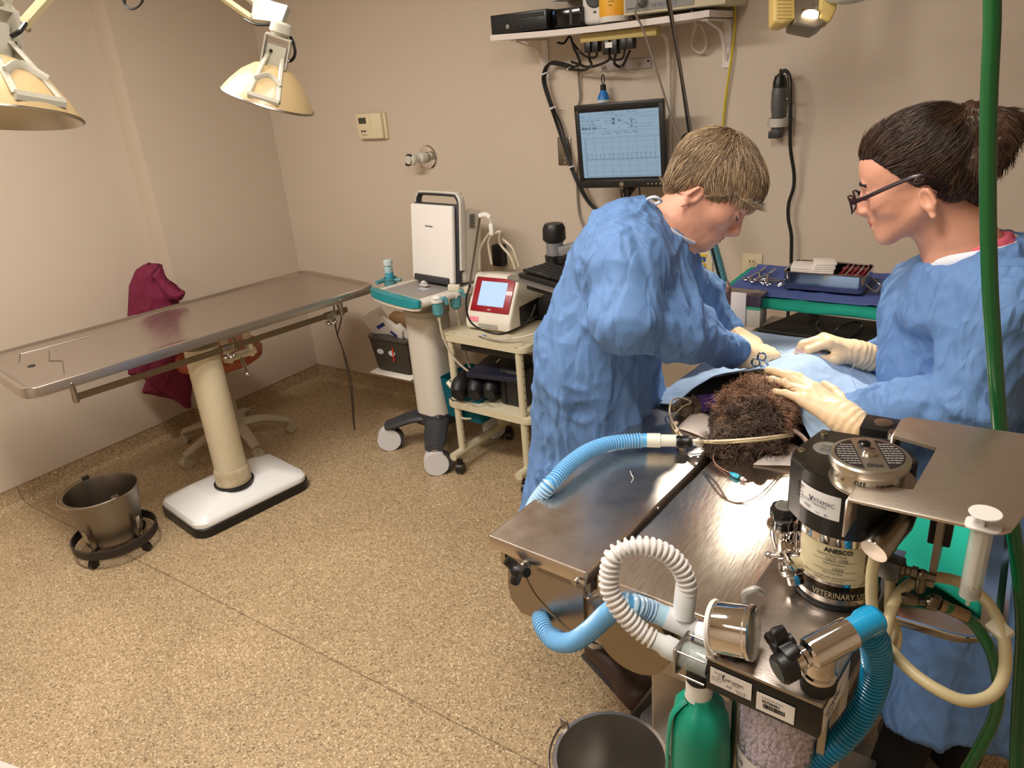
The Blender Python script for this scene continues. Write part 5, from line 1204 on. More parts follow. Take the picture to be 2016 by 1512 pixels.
# ================================================================ breathing hoses
bluet = mat('hose_blue', (96, 178, 232), .3, coat=.3)
clearr = mat('hose_ribs', (176, 208, 226), .25, coat=.4)
BH = thing('breathing_hose', 'clear ribbed breathing hose with blue inner tube, from machine round the table to the dog', 'hose', V(-.7, 1.0, .9))
pts = [at(1262, 867, 2, .925), at(1225, 870, 2, .926), at(1190, 876, 2, .928), at(1155, 890, 2, .932), at(1120, 915, 2, .932), at(1092, 945, 2, .925), at(1076, 962, 2, .915), V(-.712, 1.02, .86), V(-.705, 1.01, .78), V(-.665, .96, .715), at(1066, 1226, 1, .87), at(1090, 1260, 1, .835), at(1125, 1264, 1, .81), at(1162, 1241, 1, .795), at(1200, 1206, 1, .782), at(1235, 1190, 1, .772), pp(1268, 1198, .855), pp(1288, 1206, .855)]
mb = MB(); corrug(mb, pts, .0145, .0062, .0036, seg=20, alt=1); mb.build('ribbed_tube', [mat('ribbed_pale', (176, 206, 226), .3, coat=.5), mat('ribbed_blue', (84, 168, 226), .3, coat=.5)], BH)
h0, h1, h2 = at(1262, 867, 2, .925), at(1302, 866, 2, .925), at(1334, 868, 2, .925)
MB().cyl(h0, h0.lerp(h1, .35), .0145, seg=24).build('blue_sleeve', bluet, BH)
MB().lathe([(.0150, 0), (.0150, (h1-h0).length*.65), (.0128, (h1-h0).length*.66), (.0125, (h2-h0.lerp(h1, .3)).length)], h0.lerp(h1, .3), h2-h0, 24).build('hose_end', mat('frosted', (226, 228, 214), .35, coat=.3), BH)
g0, g1, g2, g3 = pp(1290, 1206, .855), pp(1335, 1225, .845), pp(1362, 1238, .838), pp(1396, 1252, .83)
frost = mat('frosted_white', (224, 226, 226), .35, coat=.3, sss=.0)
MB().cyl(g0, g0.lerp(g1, .5), .0155, seg=24).build('blue_sleeve', mat('pale_blue_sleeve', (176, 214, 236), .35, coat=.3), BH)
mb = MB(); mb.lathe([(.0165, 0), (.0165, (g2-g0).length*.75), (.0145, (g2-g0).length*.8), (.0145, (g3-g0).length*.8)], g0.lerp(g1, .45), g3-g0, 24)
u0 = pp(1345, 1215, .842); u1 = pp(1350, 1165, .85)
mb.lathe([(.0150, 0), (.0155, .02), (.0150, .05), (.0125, .055), (.0115, (u1-u0).length+.02)], u0, u1-u0, 24); mb.build('y_piece', frost, BH)
MB().lathe([(.0155, 0), (.0158, .001), (.0158, .022), (.0155, .023)], g1.lerp(g2, 1.0), g3-g0, 24, capends=False).build('blue_band', mat('band_navy', (30, 34, 140), .35, coat=.3), BH)
bq = g2+(g3-g0).normalized()*.010
WH = thing('white_hose', 'frosted white corrugated hose looping up over the table end', 'hose', pp(1235, 1150, .85))
wpts = [pp(1350, 1178, .848), pp(1352, 1150, .85), pp(1340, 1118, .855), pp(1312, 1090, .86), pp(1275, 1076, .862), pp(1237, 1078, .862), pp(1208, 1095, .86), pp(1200, 1125, .856), pp(1200, 1158, .85), pp(1218, 1195, .84), pp(1250, 1232, .83), pp(1275, 1252, .822), pp(1288, 1260, .818)]
wh = mat('corrugated_white', (226, 222, 218), .35, coat=.4)
mb = MB(); corrug(mb, wpts, .0118, .0082, .0052, seg=20); mb.build('corrugated_tube', wh, WH)
w0, w1, w2 = pp(1286, 1259, .818), pp(1318, 1272, .812), pp(1350, 1292, .806)
MB().lathe([(.0125, 0), (.0128, .012), (.0155, .018), (.0158, .03), (.0150, (w2-w0).length)], w0, w2-w0, 24).build('hose_end', frost, WH)
MB().cyl(u1, wpts[0], .0118).build('upper_end', frost, WH)

# ================================================================ anaesthesia machine
AM = thing('anaesthesia_machine', 'steel topped anaesthesia machine with gauge, valve, green bag and granule canister', 'anaesthesia machine', V(-.17, .8, 0))
AX0, AX1, AY0, AY1 = -.2365, -.103, .663, .99
mb = MB(); mb.prism([(AX0, AY0+.006), (AX1, AY0-.004), (AX1+.032, AY1), (AX0+.02, AY1)], .9985, 1.003, bev=.0012); mb.build('top_plate', steel, AM)
mb = MB(); mb.prism([(AX0+.001, AY0+.008), (AX1-.001, AY0-.002), (AX1+.029, AY1-.005), (AX0+.02, AY1-.005)], .952, .9985, bev=.002); mb.build('box_body', black, AM)
for x, y in ((AX0+.012, AY0+.016), (AX1-.016, AY0+.012), (AX1+.008, AY0+.13)): MB().lathe([(.0045, 0), (.004, .0018), (.002, .003), (0, .0032)], (x, y, 1.003), seg=14).build('screw', satin, AM)
# labels on the front face
fA, fB = V(AX0+.001, AY0+.0072, 0), V(AX1-.001, AY0-.0028, 0); fx = (fB-fA).normalized(); fz = V(0, 0, 1); fn = V(fx.y, -fx.x, 0)
def flabel(u0, u1, z0, z1, org, xx, nn, nm, m=paper, parent=AM): 
    c_ = org+xx*((u0+u1)/2)+V(0, 0, (z0+z1)/2)+nn*.0008
    return MB().box(c_, (u1-u0, .0008, z1-z0), rot=basis(xx, -nn)).build(nm, m, parent)
lb = flabel(.006, .056, .966, .990, fA, fx, fn, 'service_label')
def ft(s, u, z, sz, parent, org=fA, xx=fx, nn=fn, m=ink, off=.0014, **k): return text('lettering', s, sz, org+xx*u+V(0, 0, z)+nn*off, xx, fz, m, parent, **k)
ft('Serviced', .0115, .9845, .0028, lb); ft('by', .016, .9815, .0028, lb); ft('VETAMAC', .0245, .979, .0058, lb, xs=.86); ft('ANESTHESIA', .032, .9765, .0018, lb)
ft('Date:', .008, .977, .0024, lb); ft('2/1/19', .014, .9765, .0042, lb, m=mat('pen_ink', (60, 60, 90), .7)); ft('Next Calibration:', .008, .9735, .0018, lb); ft('9/20', .026, .971, .0040, lb, m=mat('pen_ink', (60, 60, 90), .7)); ft('1-800-334-1583', .036, .971, .0022, lb); ft('Service 24', .039, .968, .0024, lb)
MB().tube([fA+fx*.0225+V(0, 0, .9795)+fn*.0016, fA+fx*.021+V(0, 0, .983)+fn*.0016, fA+fx*.0235+V(0, 0, .985)+fn*.0016, fA+fx*.0225+V(0, 0, .987)+fn*.0016], .0006, 5, n=12).build('snake_mark', ink, lb)
lb = flabel(.062, .105, .9585, .9835, fA, fx, fn, 'id_label')
ft('Vetamac ID Number', .068, .9785, .0030, lb, m=mat('label_grey', (90, 90, 96), .7)); ft('03700401', .0685, .9725, .0052, lb, bold=.00012)
mb = MB(); rr = random.Random(2); u = .070
while u < .094:
    w_ = rr.choice((.0003, .0005, .0008)); mb.box(fA+fx*(u+w_/2)+V(0, 0, .9678)+fn*.0014, (w_, .0004, .006), rot=basis(fx, -fn)); u += w_+rr.choice((.0003, .0005))
mb.build('barcode', ink, lb)
sA, sB = V(AX1-.001, AY0-.002, 0), V(AX1+.029, AY1-.005, 0); sx_ = (sB-sA).normalized(); sn = V(sx_.y, -sx_.x, 0)
lb = flabel(.006, .095, .957, .992, sA, sx_, sn, 'side_label')
ft('VETAMAC', .012, .972, .0125, lb, org=sA, xx=sx_, nn=sn, m=mat('label_blue', (40, 60, 120), .6), xs=.9); ft('ANESTHESIA', .022, .966, .0045, lb, org=sA, xx=sx_, nn=sn); ft('1-800-334-1583', .02, .960, .0035, lb, org=sA, xx=sx_, nn=sn)
# gauge
gc_ = pp(1438, 1236, (V(-.213, .695, 0)).dot(NH)); _v = ray(1442, 1240).normalized(); _r = (CR-CU*.16); gx = ((_r-_v*_r.dot(_v)).normalized()-_v*.30).normalized()
gc_ = at(1442, 1240, 2, 1.037)
mb = MB(); mb.lathe([(.0, -.026), (.020, -.0255), (.026, -.023), (.0295, -.017), (.030, .018), (.0315, .020), (.0315, .024), (.029, .025)], gc_, gx, 40); gg = mb.build('pressure_gauge', chrome, AM)
MB().lathe([(.029, .0215), (0, .0215)], gc_, gx, 40).build('gauge_face', mat('gauge_face', (210, 210, 205), .4), gg)
MB().box(gc_+gx*.0225, (.001, .003, .024), rot=basis(gx, V(0, .6, .8))).build('needle', black, gg)
MB().lathe([(.0295, .0248), (.015, .0258), (0, .026)], gc_, gx, 40).build('gauge_glass', mat('gauge_clear', (200, 210, 208), .05, alpha=.15, coat=1.), gg)
MB().cyl((gc_.x+.004, gc_.y, 1.003), (gc_.x+.004, gc_.y, gc_.z-.025), .012).build('gauge_stem', black, AM)
MB().lathe([(.0312, -.024), (.0325, -.022), (.0312, -.019)], gc_, gx, 40, capends=False).build('gauge_bezel_rear', white, gg)
# pop-off valve: chrome elbow, star knob
ec = V(*at(1610, 1352, 2, 1.003).xy, 0)
mb = MB(frame(ec)); mb.lathe([(.0185, 1.003), (.019, 1.006), (.019, 1.018), (.0175, 1.020)], seg=32); mb.build('valve_seat', blackr, AM)
mb = MB(frame(ec)); mb.lathe([(.0178, 1.018), (.0182, 1.021), (.0182, 1.024), (.016, 1.026), (.0165, 1.030), (.0158, 1.033), (.0155, 1.062)], seg=32); mb.build('valve_column', chrome, AM)
k0_ = at(1565, 1288, 2, 1.052); k1_ = at(1655, 1240, 2, 1.066)
ax_ = (k1_-k0_).normalized(); ecc = V(ec.x, ec.y, 1.058); a_ = ecc-ax_*.026; b_ = ecc+ax_*.036
mb = MB(); mb.lathe([(.010, -.008), (.0105, 0), (.012, .001), (.012, .006), (.017, .010), (.0175, .014), (.0175, .062)], a_, ax_, 32); mb.build('valve_elbow', chrome, AM)
kb_ = a_-ax_*.010
mb = MB(); mb.lathe([(0, -.020), (.014, -.020), (.0165, -.017), (.0165, -.002), (.012, .001)], kb_, ax_, 28)
mb.build('valve_cap', black, AM)
MB().lathe([(0, -.0206), (.0125, -.0206), (.0125, -.0198)], kb_, ax_, 28).build('cap_disc', mat('disc_grey', (70, 72, 72), .4), AM)
kd_ = at(1540, 1262, 2, 1.058); up_ = V(.1, .25, 1).normalized()
sx1 = ax_.cross(V(0, 0, 1)).normalized(); kc_ = kb_-ax_*.004+sx1*-.016+V(0, 0, .012)
kr_ = basis(ax_, V(0, 0, 1)); mb = MB(); A = []; B = []; C2_ = []
for k in range(64):
    a = 2*PI*k/64; r_ = .0185+.0068*math.cos(4*a+.6); e_ = kr_.col[1]*math.cos(a)+kr_.col[2]*math.sin(a); A.append(mb._v(kc_-ax_*.007+e_*r_*.9)); B.append(mb._v(kc_-ax_*.003+e_*r_)); C2_.append(mb._v(kc_+ax_*.008+e_*r_*.92))
mb.bridge(A, B); mb.bridge(B, C2_); mb.cap(A, True); mb.cap(C2_); mb.cyl(kc_-ax_*.010, kc_+ax_*.014, .008); mb.build('star_knob', black, AM)
# glass valve housing on the left
ga, gb_ = at(1342, 1286, 2, .978), V(AX0+.002, .683, .978)
gdir = (gb_-ga).normalized(); Lg = (gb_-ga).length
for p_ in (ga,): MB().box(p_, (.0045, .042, .042), rot=basis(gdir, V(0, 0, 1)), bev=.004).build('valve_flange', satin, AM)
for sy in (-1, 1):
    for sz in (-1, 1):
        o2 = V(0, 0, 1)*sz*.017+gdir.cross(V(0, 0, 1))*sy*.017; MB().cyl(ga+o2, gb_+o2, .0014, seg=8).build('tie_rod', satin, AM)
gl = mat('clear_glass', (225, 230, 228), .05, trans=1., ior=1.3)
MB().lathe([(.0165, .002), (.0165, Lg), (.015, Lg), (.015, .002)], ga, gdir, 28).build('glass_dome', mat('clear_dome', (190, 200, 196), .08, alpha=.35, coat=.6), AM)
MB().lathe([(.011, Lg*.35), (.0115, Lg*.37), (.0115, Lg*.6), (.009, Lg*.62)], ga, gdir, 24).build('valve_disc', mat('valve_grey', (150, 158, 158), .25), AM)
g2a = at(1398, 1262, 2, .985); MB().box(V(AX0-.004, .725, .985), (.005, .042, .042), rot=(0, 0, -.1), bev=.003).build('valve_flange', satin, AM)
MB().cyl(V(AX0-.03, .722, .983), V(AX0+.004, .726, .985), .0148, seg=28).build('port_collar', frost, AM)
# bag mount, bag
nb = at(1377, 1335, 2, .945)
MB().lathe([(.013, .022), (.016, .018), (.0165, .012), (.0145, .008), (.0165, .004), (.0165, -.001), (.014, -.003)], nb, (0, 0, 1), 28).build('bag_mount', blackr, AM)
BG = thing('breathing_bag', 'dark green rubber breathing bag hanging from the anaesthesia machine', 'breathing bag', V(nb.x, nb.y, .70))
MB().lathe([(.0155, 0), (.0165, -.002), (.0165, -.024), (.0175, -.028)], nb, (0, 0, 1), 28).build('bag_collar', mat('collar_white', (218, 216, 206), .5), BG)
grn = mat('bag_green', (0, 132, 106), .42, bump=(14, .25))
def bagprof(): 
    z = nb.z; return [(.0160, z-.024), (.0185, z-.030), (.027, z-.037), (.036, z-.050), (.0405, z-.075), (.042, z-.12), (.041, z-.17), (.036, z-.21), (.026, z-.24), (.010, z-.25), (0, z-.25)]
mb = MB(frame(V(nb.x+.003, nb.y, 0), .5)); mb.lathe([(r_, z_) for r_, z_ in bagprof()], seg=48, sq=(1.05, .9))
for v in mb.bm.verts:
    a = math.atan2(v.co.y-nb.y, v.co.x-nb.x-.003); f_ = max(0, 1-abs(v.co.z-(nb.z-.045))/.03); s_ = 1+.07*math.sin(7*a)*f_+.015*math.sin(3*a+v.co.z*40); v.co.x = nb.x+.003+(v.co.x-nb.x-.003)*s_; v.co.y = nb.y+(v.co.y-nb.y)*s_
mb.build('bag_body', grn, BG)
mb = MB(); pts = [V(nb.x+.003, nb.y, z_)+V(-.75, -.66, 0)*(r_*1.0+.001) for r_, z_ in bagprof()[1:9]]; mb.tube(pts, .0035, 8, n=30, sq=(1.5, .5)); mb.build('bag_seam', grn, BG)
# canister
cc_ = V(-.163, .725, 0); CN = AM
canm = mat('canister_clear', (210, 222, 218), .12, alpha=.28, coat=.8)
MB(frame(cc_)).lathe([(.046, .62), (.046, .952)], seg=40).build('absorber_canister', canm, AM)
grm = mat('granules_lilac', (216, 196, 216), .85)
def granules(z0, z1, m, nm, n, seed):
    rr = random.Random(seed); mb = MB(frame(cc_)); mb.cyl((0, 0, z0), (0, 0, z1), .0385, seg=30)
    for k in range(n):
        a = rr.uniform(PI*.85, PI*2.05); r_ = .0405+rr.uniform(-.001, .001); z = rr.uniform(z0, z1)
        M0 = Matrix.Translation((r_*math.cos(a), r_*math.sin(a), z)) @ Euler((rr.random()*6, rr.random()*6, rr.random()*6)).to_matrix().to_4x4() @ Matrix.Diagonal((.0042, .0032, .0027, 1))
        bmesh.ops.create_icosphere(mb.bm, subdivisions=1, radius=1, matrix=mb.M @ M0)
    o_ = mb.build(nm, m, AM, auto=False); o_['kind'] = 'stuff'
granules(.775, .93, grm, 'absorbent_granules', 900, 1)
granules(.64, .775, mat('granules_pale', (214, 206, 196), .85), 'absorbent_granules_pale', 700, 2)
mb = MB(frame(cc_)); n = 20; A = []
for k in range(n+1):
    a = math.radians(188+k*86/n); A.append((mb._v((.0465*math.cos(a), .0465*math.sin(a), .822)), mb._v((.0465*math.cos(a), .0465*math.sin(a), .852))))
for p_, q_ in zip(A, A[1:]): mb.bm.faces.new((p_[0], q_[0], q_[1], p_[1]))
lb = mb.build('date_tape', mat('tape_white', (226, 220, 220), .7), AM)
text('lettering', '4-13-19', .015, (0, 0, 0), (1, 0, 0), (0, 1, 0), mat('pen_ink', (60, 60, 90), .7), lb, fn=cyl_fn(cc_.x, cc_.y, .0467, math.radians(192), .831), xs=.72)
for sx2 in (-.052, .052): MB(frame(cc_)).b2((sx2-.005, .0, .55), (sx2+.005, .012, .952), bev=.001).build('frame_post', satin, AM)
MB().b2((-.150, .80, .10), (-.105, .86, .955), bev=.003).build('machine_column', mat('column_cream', (200, 190, 168), .4), AM)
MB().b2((-.20, .74, .08), (-.06, .9, .12), bev=.004).build('column_foot', steelD, AM)
B_ = [at(1337, 1330, 2, .12), at(1262, 1400, 2, .12)]
mb = MB(); mb.prism([(B_[1].x, B_[1].y), (B_[0].x, B_[0].y), (-.10, 1.46), (-.02, .62), (-.45, .72)], .09, .115, bev=.003); mb.build('base_shelf', mat('shelf_steel', (150, 150, 146), .4, .8), AM)
for x, y in ((-.52, 1.32), (-.14, 1.38), (-.1, .70), (-.42, .80)):
    MB().cyl((x, y-.012, .045), (x, y+.012, .045), .045, seg=24).box((x, y, .085), (.04, .04, .015)).build('caster', blackr, AM)
# blue exhaust hose from the elbow
XH = thing('exhaust_hose', 'bright blue ribbed hose curving down from the chrome elbow', 'hose', b_)
e0 = b_; XP = [e0+ax_*.006, e0+ax_*.022, pp(1692, 1232, .70), pp(1720, 1262, .70), pp(1730, 1315, .69), pp(1718, 1370, .68), pp(1690, 1425, .66), pp(1650, 1470, .64), pp(1610, 1500, .63), pp(1560, 1540, .62)]
xb = mat('hose_bright_blue', (18, 142, 190), .25, coat=.4)
XP = [e0+ax_*.006, e0+ax_*.030]+[at(x, y, 2, z) for x, y, z in ((1703, 1232, 1.058), (1722, 1265, 1.03), (1726, 1315, .985), (1712, 1370, .94), (1685, 1420, .90), (1648, 1462, .87), (1608, 1492, .845), (1570, 1530, .82))]
mb = MB(); corrug(mb, XP[1:], .0158, .0055, .0024, seg=22); mb.build('ribbed_tube', xb, XH)
MB().cyl(XP[0]-ax_*.012, XP[1]+ax_*.004, .0145, seg=24).build('hose_end', xb, XH)
# small grey elbow tube behind the gauge
tag(MB().tube([at(x, y, 2, z) for x, y, z in ((1467, 1182, 1.01), (1467, 1168, 1.025), (1478, 1162, 1.035), (1490, 1160, 1.035), (1500, 1168, 1.02))], .0045, 8, n=20).build('elbow_tube', mat('grey_tube', (168, 168, 160), .4)), 'small grey elbow tube on the steel plate behind the round gauge', 'tube')
# ================================================================ vaporizer
VC = V(-.137, .87, 0)
VP = thing('vaporizer', 'chrome and black anaesthetic vaporizer with a round OFF dial', 'vaporizer', V(VC.x, VC.y, 1.003))
VR = .0515
MB(frame(VC)).lathe([(VR+.001, 1.004), (VR+.0015, 1.008), (VR+.001, 1.011)], seg=64).build('base_ring', black, VP)
MB(frame(VC)).lathe([(VR, 1.010), (VR, 1.115)], seg=72).build('chrome_body', chrome, VP)
# lower plate lettering and service label, wrapped on the body
cam_ang = math.atan2(-VC.y, -VC.x)
def wrap(nm, a0, a1, z0, z1, m, R_=VR+.0004, parent=VP, corner=0):
    mb = MB(frame(VC)); n = 30; A = []
    for k in range(n+1):
        a = a0+(a1-a0)*k/n; A.append((mb._v((R_*math.cos(a), R_*math.sin(a), z0)), mb._v((R_*math.cos(a), R_*math.sin(a), z1))))
    for p_, q_ in zip(A, A[1:]): mb.bm.faces.new((p_[0], q_[0], q_[1], p_[1]))
    return mb.build(nm, m, parent)
la0 = cam_ang-1.02; la1 = la0+1.62
lb = wrap('service_label', la0, la1, 1.044, 1.096, mat('label_aged', (214, 204, 166), .6, var=(30, (200, 188, 150))))
R2 = VR+.0006
def vt(s, a, z, sz, m=ink, parent=lb, **k): return text('lettering', s, sz, (0, 0, 0), (1, 0, 0), (0, 1, 0), m, parent, fn=cyl_fn(VC.x, VC.y, R2, a, z), **k)
vt('ANESCO', la0+.70, 1.0875, .0085, xs=.95, bold=.0003); vt('Anesthesia Sales & Service', la0+.53, 1.0825, .0038, xs=.85); vt('OCT 1998', la0+.74, 1.0755, .0068, m=mat('stamp_ink', (90, 86, 84), .7), xs=.85)
vt('Date Completed', la0+.70, 1.0705, .0036); vt('1999', la0+.90, 1.062, .0066, m=mat('stamp_ink', (90, 86, 84), .7)); vt('Next Due Date', la0+.70, 1.0575, .0036)
vt('ANESCO 110 RYDER LANE, GEORGETOWN, KY', la0+.22, 1.0505, .0030); vt('1-800-859-0113    1-502-867-0555', la0+.50, 1.0470, .0026)
for z in (1.0745, 1.0612): wrap('ruled_line', la0+.45, la0+1.45, z, z+.0004, ink, R2)
wrap('name_plate', la0-.02, la1+.4, 1.0195, 1.0385, mat('plate_rim', (70, 62, 50), .15, 1.), VR+.0004)
np_ = wrap('name_band', la0+.30, la1+.4, 1.0205, 1.0330, mat('plate_black', (24, 20, 18), .3), VR+.0007)
text('lettering', 'VETERINARY USE', .0120, (0, 0, 0), (1, 0, 0), (0, 1, 0), mat('letter_tan', (196, 180, 140), .4), np_, fn=cyl_fn(VC.x, VC.y, VR+.0009, la0+.52, 1.0222), xs=.72)
# black head block
bx = [(-.200, .868), (-.188, .926), (-.170, .952), (-.082, .955), (-.070, .93), (-.070, .84)]
arc = [(VC.x+.062*math.cos(a)+.004, VC.y+.0615*math.sin(a)) for a in [math.radians(x) for x in range(-28, -148, -10)]]
poly = bx+arc[:]
poly = [(-.202, .866), (-.185, .938), (-.080, .945), (-.066, .90)]+arc+[(-.199, .846)]
mb = MB(); mb.prism(poly, 1.114, 1.188, bev=.003); mb.build('head_block', mat('vaporizer_black', (20, 20, 21), .35), VP)
mb = MB(); mb.prism([(x*.97+VC.x*.03, y*.97+VC.y*.03) for x, y in poly], 1.188, 1.190, bev=.0008); mb.build('head_plate', mat('plate_graphite', (66, 62, 56), .32, .9), VP)
for x, y in ((-.192, .868), (-.179, .926), (-.136, .820)):
    s_ = MB().lathe([(.0048, 0), (.0045, .0012), (0, .0016)], (x, y, 1.190), seg=16).build('screw', mat('screw_brass', (190, 182, 150), .3, 1.), VP)
    MB().box((x, y, 1.1917), (.006, .0011, .0005), rot=(0, 0, .5)).build('screw_slot', ink, s_)
MB().lathe([(.0175, 0), (.0175, .0006), (.0150, .0002), (0, .0002)], (-.165, .885, 1.190), seg=30).build('info_disc', mat('disc_light', (150, 148, 140), .4, .6), VP)
for k in range(4): text('lettering', ('CAPACITY', '5 6 7 4 1', 'SERIAL', '1 2 0 8')[k], .0035, (-.173, .889-.005*k, 1.1905), (1, .05, 0), (-.05, 1, 0), ink, VP)
DC = V(*at(1712, 893, 2, 1.224).xy, 0); DZ = .0225
MBf = frame
MB(frame(DC+V(.006, .0, 0))).lathe([(.046, 1.1905), (.0465, 1.1920), (.046, 1.1935), (.03, 1.1945)], seg=64).build('dial_skirt', satin, VP)
brd = mat('dial_aluminium', (200, 196, 186), .3, 1.)
dl = MB(frame(DC)).lathe([(.0385, 1.1935), (.0385, 1.2105), (.0420, 1.2125), (.0428, 1.2155), (.0428, 1.2210), (.041, 1.2233), (.0395, 1.2237), (0, 1.2237)], seg=72).build('dial', brd, VP)
fdial = lambda a, z, R_=.0386: cyl_fn(DC.x, DC.y, R_, a, z)
dang = math.atan2(-DC.y, -DC.x)
for s_, da, sz in (('OFF', -.32, .0072), ('25', -.72, .0042), ('50', -.95, .0042), ('% Fluothane', .28, .0042)):
    text('lettering', s_, sz, (0, 0, 0), (1, 0, 0), (0, 1, 0), ink, dl, fn=fdial(dang+da, 1.2020), bold=.0001)
text('lettering', '(VOLUME OF VAPOR)', .0026, (0, 0, 0), (1, 0, 0), (0, 1, 0), ink, dl, fn=fdial(dang+.26, 1.1980))
text('lettering', '|', .005, (0, 0, 0), (1, 0, 0), (0, 1, 0), ink, dl, fn=fdial(dang-.20, 1.1960))
# two black text segments on the dial face, along the viewing axis
fu = V(.62, -.78, 0).normalized(); fv = V(.78, .62, 0)    # fu: across segments; fv: reading direction
fu = V(.80, .35, 0).normalized(); fv2 = V(-fu.y, fu.x, 0)
for sg in (-1, 1):
    pts = []; Rr = .0365; x0_ = .0125
    for k in range(25):
        a = -1.22+2.44*k/24; pts.append((Rr*math.cos(a), Rr*math.sin(a)))
    pts = [(x, y) for x, y in pts if x > x0_]; M_ = Matrix.Translation(V(DC.x, DC.y, 0)) @ basis(fu*sg, fv2*sg).to_4x4()
    mb = MB(M_); mb.prism(pts, 1.2237, 1.2241); sgm = mb.build('text_segment', mat('seg_black', (30, 26, 26), .4), dl)
    for k in range(9):
        y_ = .022-k*.0055; xm = math.sqrt(max(0, Rr**2-y_**2))-.002
        if xm-.014 < .004: continue
        n_ = int((xm-.014)/.0021); s_ = ''.join(random.choice('AEINORSTLU') for _ in range(max(2, n_)))
        MB(M_)
        mbt = MB(M_); x_ = .014
        rr = random.Random(k+sg*40)
        while x_ < xm: l_ = rr.uniform(.002, .005); mbt.b2((x_, y_, 1.2241), (min(xm, x_+l_), y_+.0017, 1.2243)); x_ += l_+.0009
        mbt.build('print_line', mat('seg_print', (150, 146, 140), .6), sgm)
text('lettering', 'Ohio', .0095, V(DC.x, DC.y, 1.2239)-fv2*.030-fu*.009, fu, fv2, ink, dl, bold=.0003, xs=.85)
MB(frame(DC)).lathe([(.0085, 1.2237), (.0088, 1.2265), (.007, 1.2287), (0, 1.2293)], seg=30).build('hub_cap', chrome, dl)
MB(frame(DC+fv2*.024)).lathe([(.0068, 1.2237), (.0068, 1.2260), (.0045, 1.2275), (0, 1.2280)], seg=24).build('release_button', mat('button_gloss', (14, 14, 14), .15), dl)
# vetamac label on the front of the head
ang0 = math.radians(-148)
RV = .0622
def ahead(p_): return cyl_fn(VC.x+.004, VC.y, RV, 0, 0)(p_)
mbl = MB(); A = []
La, Lb_ = -150, -88
for k in range(25):
    a = math.radians(La+(Lb_-La)*k/24); c_ = V(VC.x+.004+(RV+.0002)*math.cos(a), VC.y+(RV-.0003)*math.sin(a), 0); A.append((mbl._v(c_+V(0, 0, 1.138)), mbl._v(c_+V(0, 0, 1.170))))
for p_, q_ in zip(A, A[1:]): mbl.bm.faces.new((p_[0], q_[0], q_[1], p_[1]))
lb = mbl.build('calibration_label', mat('label_white', (222, 222, 220), .5), VP)
def ct(s, deg, z, sz, m=ink, **k): return text('lettering', s, sz, (0, 0, 0), (1, 0, 0), (0, 1, 0), m, lb, fn=cyl_fn(VC.x+.004, VC.y, RV+.0002, math.radians(deg), z), **k)
ct('Calibration', La+2, 1.1646, .0036, bold=.0001); ct('Verified', La+2, 1.1604, .0036, bold=.0001); ct('1-800-334-1583', La+2, 1.1563, .0024); ct('Date:', La+2, 1.1525, .0026); ct('4/11/19', La+12, 1.1510, .0055, m=mat('pen_ink', (60, 60, 90), .7)); ct('Calibration Due:', La+2, 1.1479, .0024); ct('9/20', La+20, 1.1437, .0055, m=mat('pen_ink', (60, 60, 90), .7))
ct('V', La+26, 1.1538, .0105, bold=.0002, m=mat('label_navy', (40, 40, 66), .6)); ct('ETAMAC', La+33, 1.1550, .0072, xs=.9, m=mat('label_navy', (40, 40, 66), .6)); ct('ANESTHESIA', La+31, 1.1510, .0034, m=mat('label_navy', (40, 40, 66), .6)); ct('Tech', La+36, 1.1414, .0030); ct('BL', La+46, 1.1408, .0045, m=mat('pen_ink', (60, 60, 90), .7))
# filler: cup, black fluted cap, sight glass
FC = at(1548, 1060, 2, 1.085); fcx = V(FC.x+.004, FC.y, 0)
fcx = V(-.2075, .868, 0)
MB(frame(fcx)).lathe([(.006, 1.026), (.012, 1.045), (.0155, 1.058), (.0165, 1.072), (.0205, 1.075), (.0205, 1.078), (.014, 1.080)], seg=32).build('filler_cup', chrome, VP)
mb = MB(frame(fcx)); mb.lathe([(.0135, 1.079), (.0135, 1.084), (.0165, 1.089), (.0168, 1.101), (.015, 1.104)], seg=40)
for v in mb.bm.verts:
    if v.co.z > 1.085:
        a = math.atan2(v.co.y-fcx.y, v.co.x-fcx.x); s_ = 1+.05*math.cos(9*a); v.co.x = fcx.x+(v.co.x-fcx.x)*s_; v.co.y = fcx.y+(v.co.y-fcx.y)*s_
mb.build('filler_cap', mat('cap_black', (20, 20, 20), .25), VP)
cpd = MB(frame(fcx)).lathe([(.0118, 1.104), (.0118, 1.1048), (0, 1.1048)], seg=30).build('cap_disc', mat('disc_light', (150, 148, 140), .4, .6), VP)
mb = MB(frame(fcx))
for k in range(5): mb.b2((-.008, -.007+k*.0032, 1.1048), (.008, -.0058+k*.0032, 1.1051))
mb.build('cap_print', mat('print_dim', (80, 78, 74), .6), cpd)
sg = at(1566, 1120, 2, 1.045); sgd = V(-.72, -.55, .12).normalized(); sgc = V(-.183, .836, 1.043)
MB().lathe([(.010, -.02), (.013, -.010), (.0165, .004), (.0175, .010), (.0165, .014), (.013, .0145), (.0125, .009), (0, .009)], sgc, sgd, 36).build('sight_glass_ring', chrome, VP)
MB().box(sgc+sgd*.0100, (.001, .003, .016), rot=basis(sgd, V(.4, -.3, 1))).build('sight_mark', mat('disc_light', (150, 148, 140), .4, .6), VP)
MB().tube([V(-.2, .86, 1.055), V(-.196, .853, 1.045), V(-.185, .84, 1.03), V(-.178, .835, 1.015)], .010, 10, n=10).build('filler_arm', chrome, VP)
MB().ball((-.222, .862, 1.027), .005).cyl((-.222, .862, 1.027), (-.205, .864, 1.03), .003).build('drain_screw', satin, VP)

